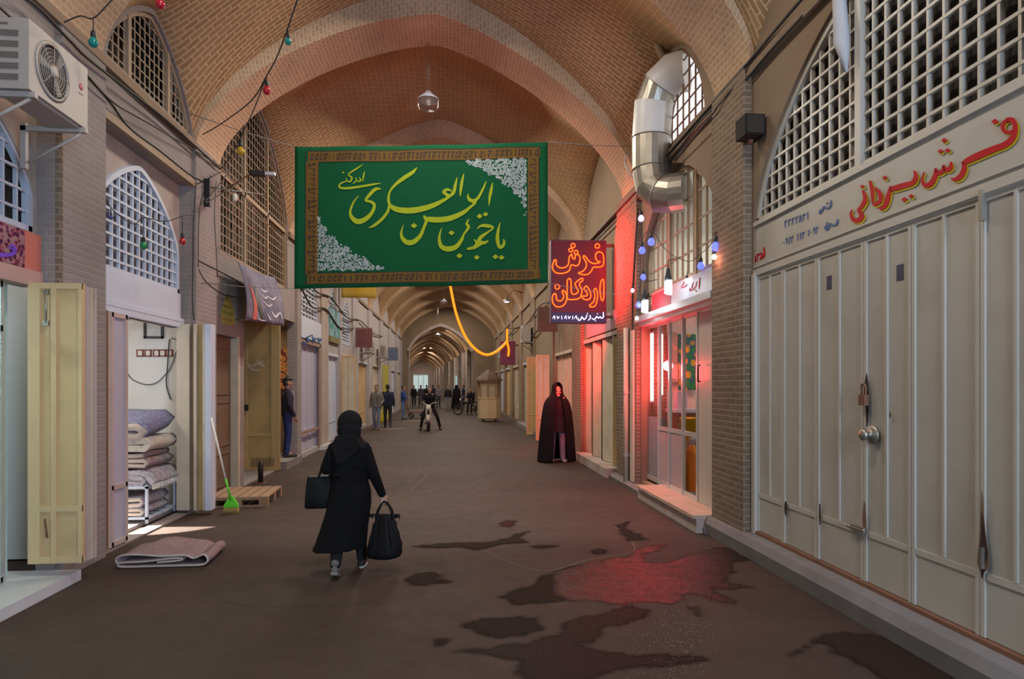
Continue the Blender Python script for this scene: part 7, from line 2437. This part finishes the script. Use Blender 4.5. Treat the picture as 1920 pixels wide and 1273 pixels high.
# lit shop windows far down
for k, (sd, y, col, st_, lb_) in enumerate(((-1, 57.5, (0.75, 0.72, 0.9), 0.8, 'pale lilac lit shop window on the far left wall'), (1, 66, (0.6, 0.95, 0.9), 0.9, 'teal white lit shop window deep on the far right wall'), (1, 57.8, (0.85, 0.95, 0.9), 0.6, 'white lit shop window on the far right wall'), (-1, 72, (0.6, 0.9, 0.95), 0.8, 'small teal lit shop window deepest on the far left wall'), (1, 78, (1.0, 0.8, 0.45), 0.7, 'warm yellow lit shop window deepest on the far right wall'))):
    x = FC(y) + sd * (FH - 0.03)
    t = thing('shop_window', lb_, 'shop window', (x, y, 0.4))
    obj('lit_pane', MB().box(-0.02, 0.02, -1.3, 1.3, 0, 2.2), emit('lit_window_%d' % k, col, st_), t)
    b = MB()
    for q in (-1.3, -0.45, 0.4, 1.25):
        b.box(-0.05, 0.05, q, q + 0.06, 0, 2.2)
    b.box(-0.05, 0.05, -1.3, 1.31, 2.2, 2.28)
    obj('window_frame', b, M['white'], t)

t = thing('shop_window', 'bright teal white shop front closing the far end of the passage', 'shop window', (FC(122), 121.9, 0.3))
obj('lit_pane', MB().box(-1.5, 1.2, -0.02, 0.02, 0, 3.2), emit('end_light', (0.65, 0.85, 0.85), 0.5), t)
b = MB()
for q in (-1.55, -0.6, 0.3, 1.15):
    b.box(q, q + 0.1, -0.06, 0.02, 0, 3.2)
b.box(-1.55, 1.25, -0.06, 0.02, 3.2, 3.35)
obj('window_frame', b, M['white'], t)

# ================================================================== WET PATCHES ON THE ASPHALT
def wet_mat():
    m, nt, b = _new('wet_asphalt')
    N, L = nt.nodes, nt.links
    tc = N.new('ShaderNodeTexCoord')
    n1 = N.new('ShaderNodeTexNoise')
    n1.inputs['Scale'].default_value = 60
    n1.inputs['Detail'].default_value = 5
    L.new(tc.outputs['Object'], n1.inputs['Vector'])
    n2 = N.new('ShaderNodeTexNoise')
    n2.inputs['Scale'].default_value = 7
    n2.inputs['Detail'].default_value = 4
    L.new(tc.outputs['Object'], n2.inputs['Vector'])
    mr = N.new('ShaderNodeMapRange')
    mr.inputs[1].default_value = 0.35
    mr.inputs[2].default_value = 0.65
    mr.inputs[3].default_value = 0.14
    mr.inputs[4].default_value = 0.42
    L.new(n2.outputs['Fac'], mr.inputs[0])
    L.new(mr.outputs[0], b.inputs['Roughness'])
    b.inputs['Base Color'].default_value = (0.016, 0.010, 0.009, 1)
    b.inputs['Specular IOR Level'].default_value = 0.2
    bp = N.new('ShaderNodeBump')
    bp.inputs['Strength'].default_value = 0.9
    bp.inputs['Distance'].default_value = 0.008
    L.new(n1.outputs['Fac'], bp.inputs['Height'])
    L.new(bp.outputs[0], b.inputs['Normal'])
    return m


WET = wet_mat()
WET2 = mat('wet_dark_asphalt', (0.020, 0.012, 0.011), 0.6, var=0.2, scale=40, bump=0.5, spec=0.08)
DAMP = mat('damp_asphalt', (0.030, 0.019, 0.015), 0.95, var=0.2, scale=40, bump=0.3, spec=0.1)
# outlines traced on the floor from the zoomed crop (origin 740, 930, scale 2.743)
wet = [
    ('dull left end of the big wet patch', DAMP, [(545, 520), (640, 480), (720, 455), (780, 410), (880, 370), (960, 355), (980, 420), (960, 500), (900, 540), (800, 545), (760, 560), (620, 552)]),
    ('large glossy wet patch reflecting the red neon', WET, [(830, 400), (880, 370), (1010, 345), (1120, 318), (1190, 322), (1250, 270), (1330, 255), (1400, 245), (1390, 262), (1270, 300), (1290, 340), (1400, 345), (1530, 300), (1640, 270), (1720, 270), (1830, 330), (1740, 340), (1735, 400), (1700, 440), (1830, 470), (1740, 485), (1600, 470), (1720, 520), (1740, 545), (1690, 560), (1600, 520), (1520, 500), (1420, 560), (1300, 545), (1190, 560), (1000, 540), (900, 540), (840, 520), (815, 460)]),
    ('dark wet patch below the glossy one', WET2, [(640, 850), (560, 835), (480, 820), (310, 800), (330, 785), (480, 785), (620, 765), (760, 730), (840, 720), (860, 660), (960, 625), (1060, 605), (1170, 585), (1200, 560), (1310, 590), (1290, 620), (1180, 655), (1060, 680), (1060, 730), (960, 755), (1000, 790), (1150, 810), (1260, 830), (1400, 815), (1560, 825), (1600, 840), (1500, 870), (1380, 880), (1250, 885), (1100, 900), (1020, 960), (850, 1010), (700, 960), (640, 900)]),
    ('flat wet patch left of the neon reflection', DAMP, [(330, 675), (400, 640), (520, 632), (660, 620), (740, 625), (730, 655), (760, 690), (640, 715), (540, 732), (470, 720), (450, 695)]),
    ('small wet patch near the carrier bag', DAMP, [(60, 435), (120, 400), (200, 388), (225, 405), (210, 430), (310, 440), (200, 455), (160, 470), (110, 460)]),
    ('long thin wet streak beyond the walking woman', DAMP, [(90, 258), (240, 245), (380, 240), (520, 235), (600, 205), (690, 182), (640, 215), (690, 240), (560, 245), (480, 262), (420, 280), (340, 262), (200, 270)]),
    ('round damp stain in mid passage', mat('brown_stain', (0.05, 0.018, 0.011), 0.9, spec=0.1), [(540, 140), (575, 125), (615, 130), (625, 150), (590, 162), (550, 155)]),
    ('small damp stain in mid passage right', DAMP, [(1015, 285), (1050, 272), (1090, 280), (1085, 295), (1030, 298)]),
    ('small damp streak in mid passage', DAMP, [(680, 265), (760, 255), (850, 255), (800, 268)]),
    ('damp spot at the picture bottom left of the wet patches', DAMP, [(190, 748), (230, 738), (285, 745), (270, 765), (215, 765)]),
    ('damp streak by the right curb', DAMP, [(1140, 150), (1220, 125), (1180, 160), (1300, 225), (1200, 230)]),
    ('dark drip line by the sand', DAMP, [(1505, 570), (1550, 580), (1590, 635), (1560, 620)]),
]


def to_floor(u, v, oz=0.003):
    return onZ(740 + u / 2.743, 930 + v / 2.743, oz)


def roughen(pts, rs, n=3):
    out = [Vector(p) for p in pts]
    for _ in range(n):
        q = []
        for i, p in enumerate(out):
            r = out[(i + 1) % len(out)]
            d = r - p
            nn = Vector((-d.y, d.x))
            q.append(p)
            q.append((p + r) / 2 + nn * rs.uniform(-0.10, 0.10))
        out = q
    return out


rs = random.Random(5)


def seg_dist(p, a, b):
    d = b - a
    t = max(0.0, min(1.0, (p - a).dot(d) / max(1e-9, d.dot(d))))
    return (p - a - d * t).length


def inside(p, P):
    c = False
    for i in range(len(P)):
        a, b = P[i], P[i - 1]
        if (a.y > p.y) != (b.y > p.y) and p.x < (b.x - a.x) * (p.y - a.y) / (b.y - a.y) + a.x:
            c = not c
    return c


def soak(m):
    """patch material fading at its ragged rim by the stored wetness"""
    nt = m.node_tree
    b = nt.nodes['Principled BSDF']
    at = nt.nodes.new('ShaderNodeAttribute')
    at.attribute_name = 'wetness'
    nt.links.new(at.outputs['Fac'], b.inputs['Alpha'])
    return m


def wet_patch(lab, mm, P, k, soft=0.07, res=0.028, level=1.0):
    P = [Vector((p.x, p.y)) for p in P]
    x0, x1 = min(p.x for p in P) - soft, max(p.x for p in P) + soft
    y0, y1 = min(p.y for p in P) - soft, max(p.y for p in P) + soft
    nx, ny = max(4, int((x1 - x0) / res)), max(4, int((y1 - y0) / res))
    b = MB()
    bm = b.bm
    vals = {}
    G = {}
    from mathutils import noise as N_
    for j in range(ny + 1):
        for i in range(nx + 1):
            q = Vector((x0 + (x1 - x0) * i / nx, y0 + (y1 - y0) * j / ny))
            d = min(seg_dist(q, P[n_], P[n_ - 1]) for n_ in range(len(P)))
            d = d if inside(q, P) else -d
            d += 0.05 * N_.noise(Vector((q.x * 7, q.y * 7, k))) + 0.03 * N_.noise(Vector((q.x * 19, q.y * 19, k)))
            w = max(0.0, min(1.0, d / soft + 0.5))
            G[i, j] = (q, w * w * (3 - 2 * w) * level)
    V = {}
    wl_ = []
    def vert(i, j):
        if (i, j) not in V:
            q, w = G[i, j]
            V[i, j] = bm.verts.new((q.x, q.y, 0.0015 + 0.0004 * k))
            wl_.append(w)
        return V[i, j]
    for j in range(ny):
        for i in range(nx):
            if max(G[i, j][1], G[i + 1, j][1], G[i + 1, j + 1][1], G[i, j + 1][1]) > 0.003:
                bm.faces.new((vert(i, j), vert(i + 1, j), vert(i + 1, j + 1), vert(i, j + 1)))
    o = obj('wet_patch', b, mm)
    at = o.data.attributes.new('wetness', 'FLOAT', 'POINT')
    at.data.foreach_set('value', wl_)
    tag(o, lab, 'wet patch', kind='stuff')


soak(WET)
soak(DAMP)
soak(WET2)
for k, (lab, mm, pts) in enumerate(wet):
    if mm not in (WET, DAMP, WET2):
        soak(mm)
    wet_patch(lab, mm, [to_floor(u, v, 0) for u, v in pts], k, res=0.028 if k < 4 else 0.035)
P = [(1480, 1230), (1545, 1190), (1600, 1188), (1660, 1195), (1720, 1205), (1760, 1225), (1800, 1262), (1830, 1290), (1700, 1300), (1640, 1262), (1600, 1240), (1560, 1222), (1540, 1205)]
wet_patch('dark wet patch along the foot of the right curb', DAMP, [onZ(u, v, 0) for u, v in P], 12)
# scattered pale grit where the water has dried
b = MB()
for i in range(420):
    u, v = rs.gauss(1450, 110), rs.gauss(720, 130)
    if v < 430:
        continue
    p = to_floor(u, v, 0)
    r = rs.uniform(0.0015, 0.0036)
    b.ell(p + Vector((0, 0, r * 0.6)), (r, r, r * 0.7), None, 5, 3)
tag(obj('grit', b, mat('pale_grit', (0.34, 0.29, 0.27), 0.5)), 'pale grit scattered on the asphalt around the wet patches', 'grit', kind='stuff')
# thin seams in the asphalt
cr = mat('asphalt_seam', (0.12, 0.088, 0.07), 0.85, var=0.25, scale=30)
for lab, pts in (('pale zigzag seam in the asphalt right of the walking woman', [(770, 920), (800, 890), (785, 882), (830, 868)]), ('pale straight seam in the asphalt in front of the glass shop', [(1150, 985), (1190, 1030), (1100, 1050), (1010, 1070), (900, 1030)]), ('thin dark hose mark curving across the near asphalt', [(380, 1110), (440, 1132), (540, 1138), (640, 1135), (760, 1128)])):
    P = [onZ(u, v, 0) for u, v in pts]
    b = MB().ribbon([(p.x, p.y, 0.016 if 'pale' in lab else 0.010) for p in P], lambda u, v, w: Vector((u, v, 0.0004 + w)), 0.0012, 8)
    tag(obj('asphalt_seam', b, cr if 'pale' in lab else M['cable']), lab, 'seam', kind='stuff')
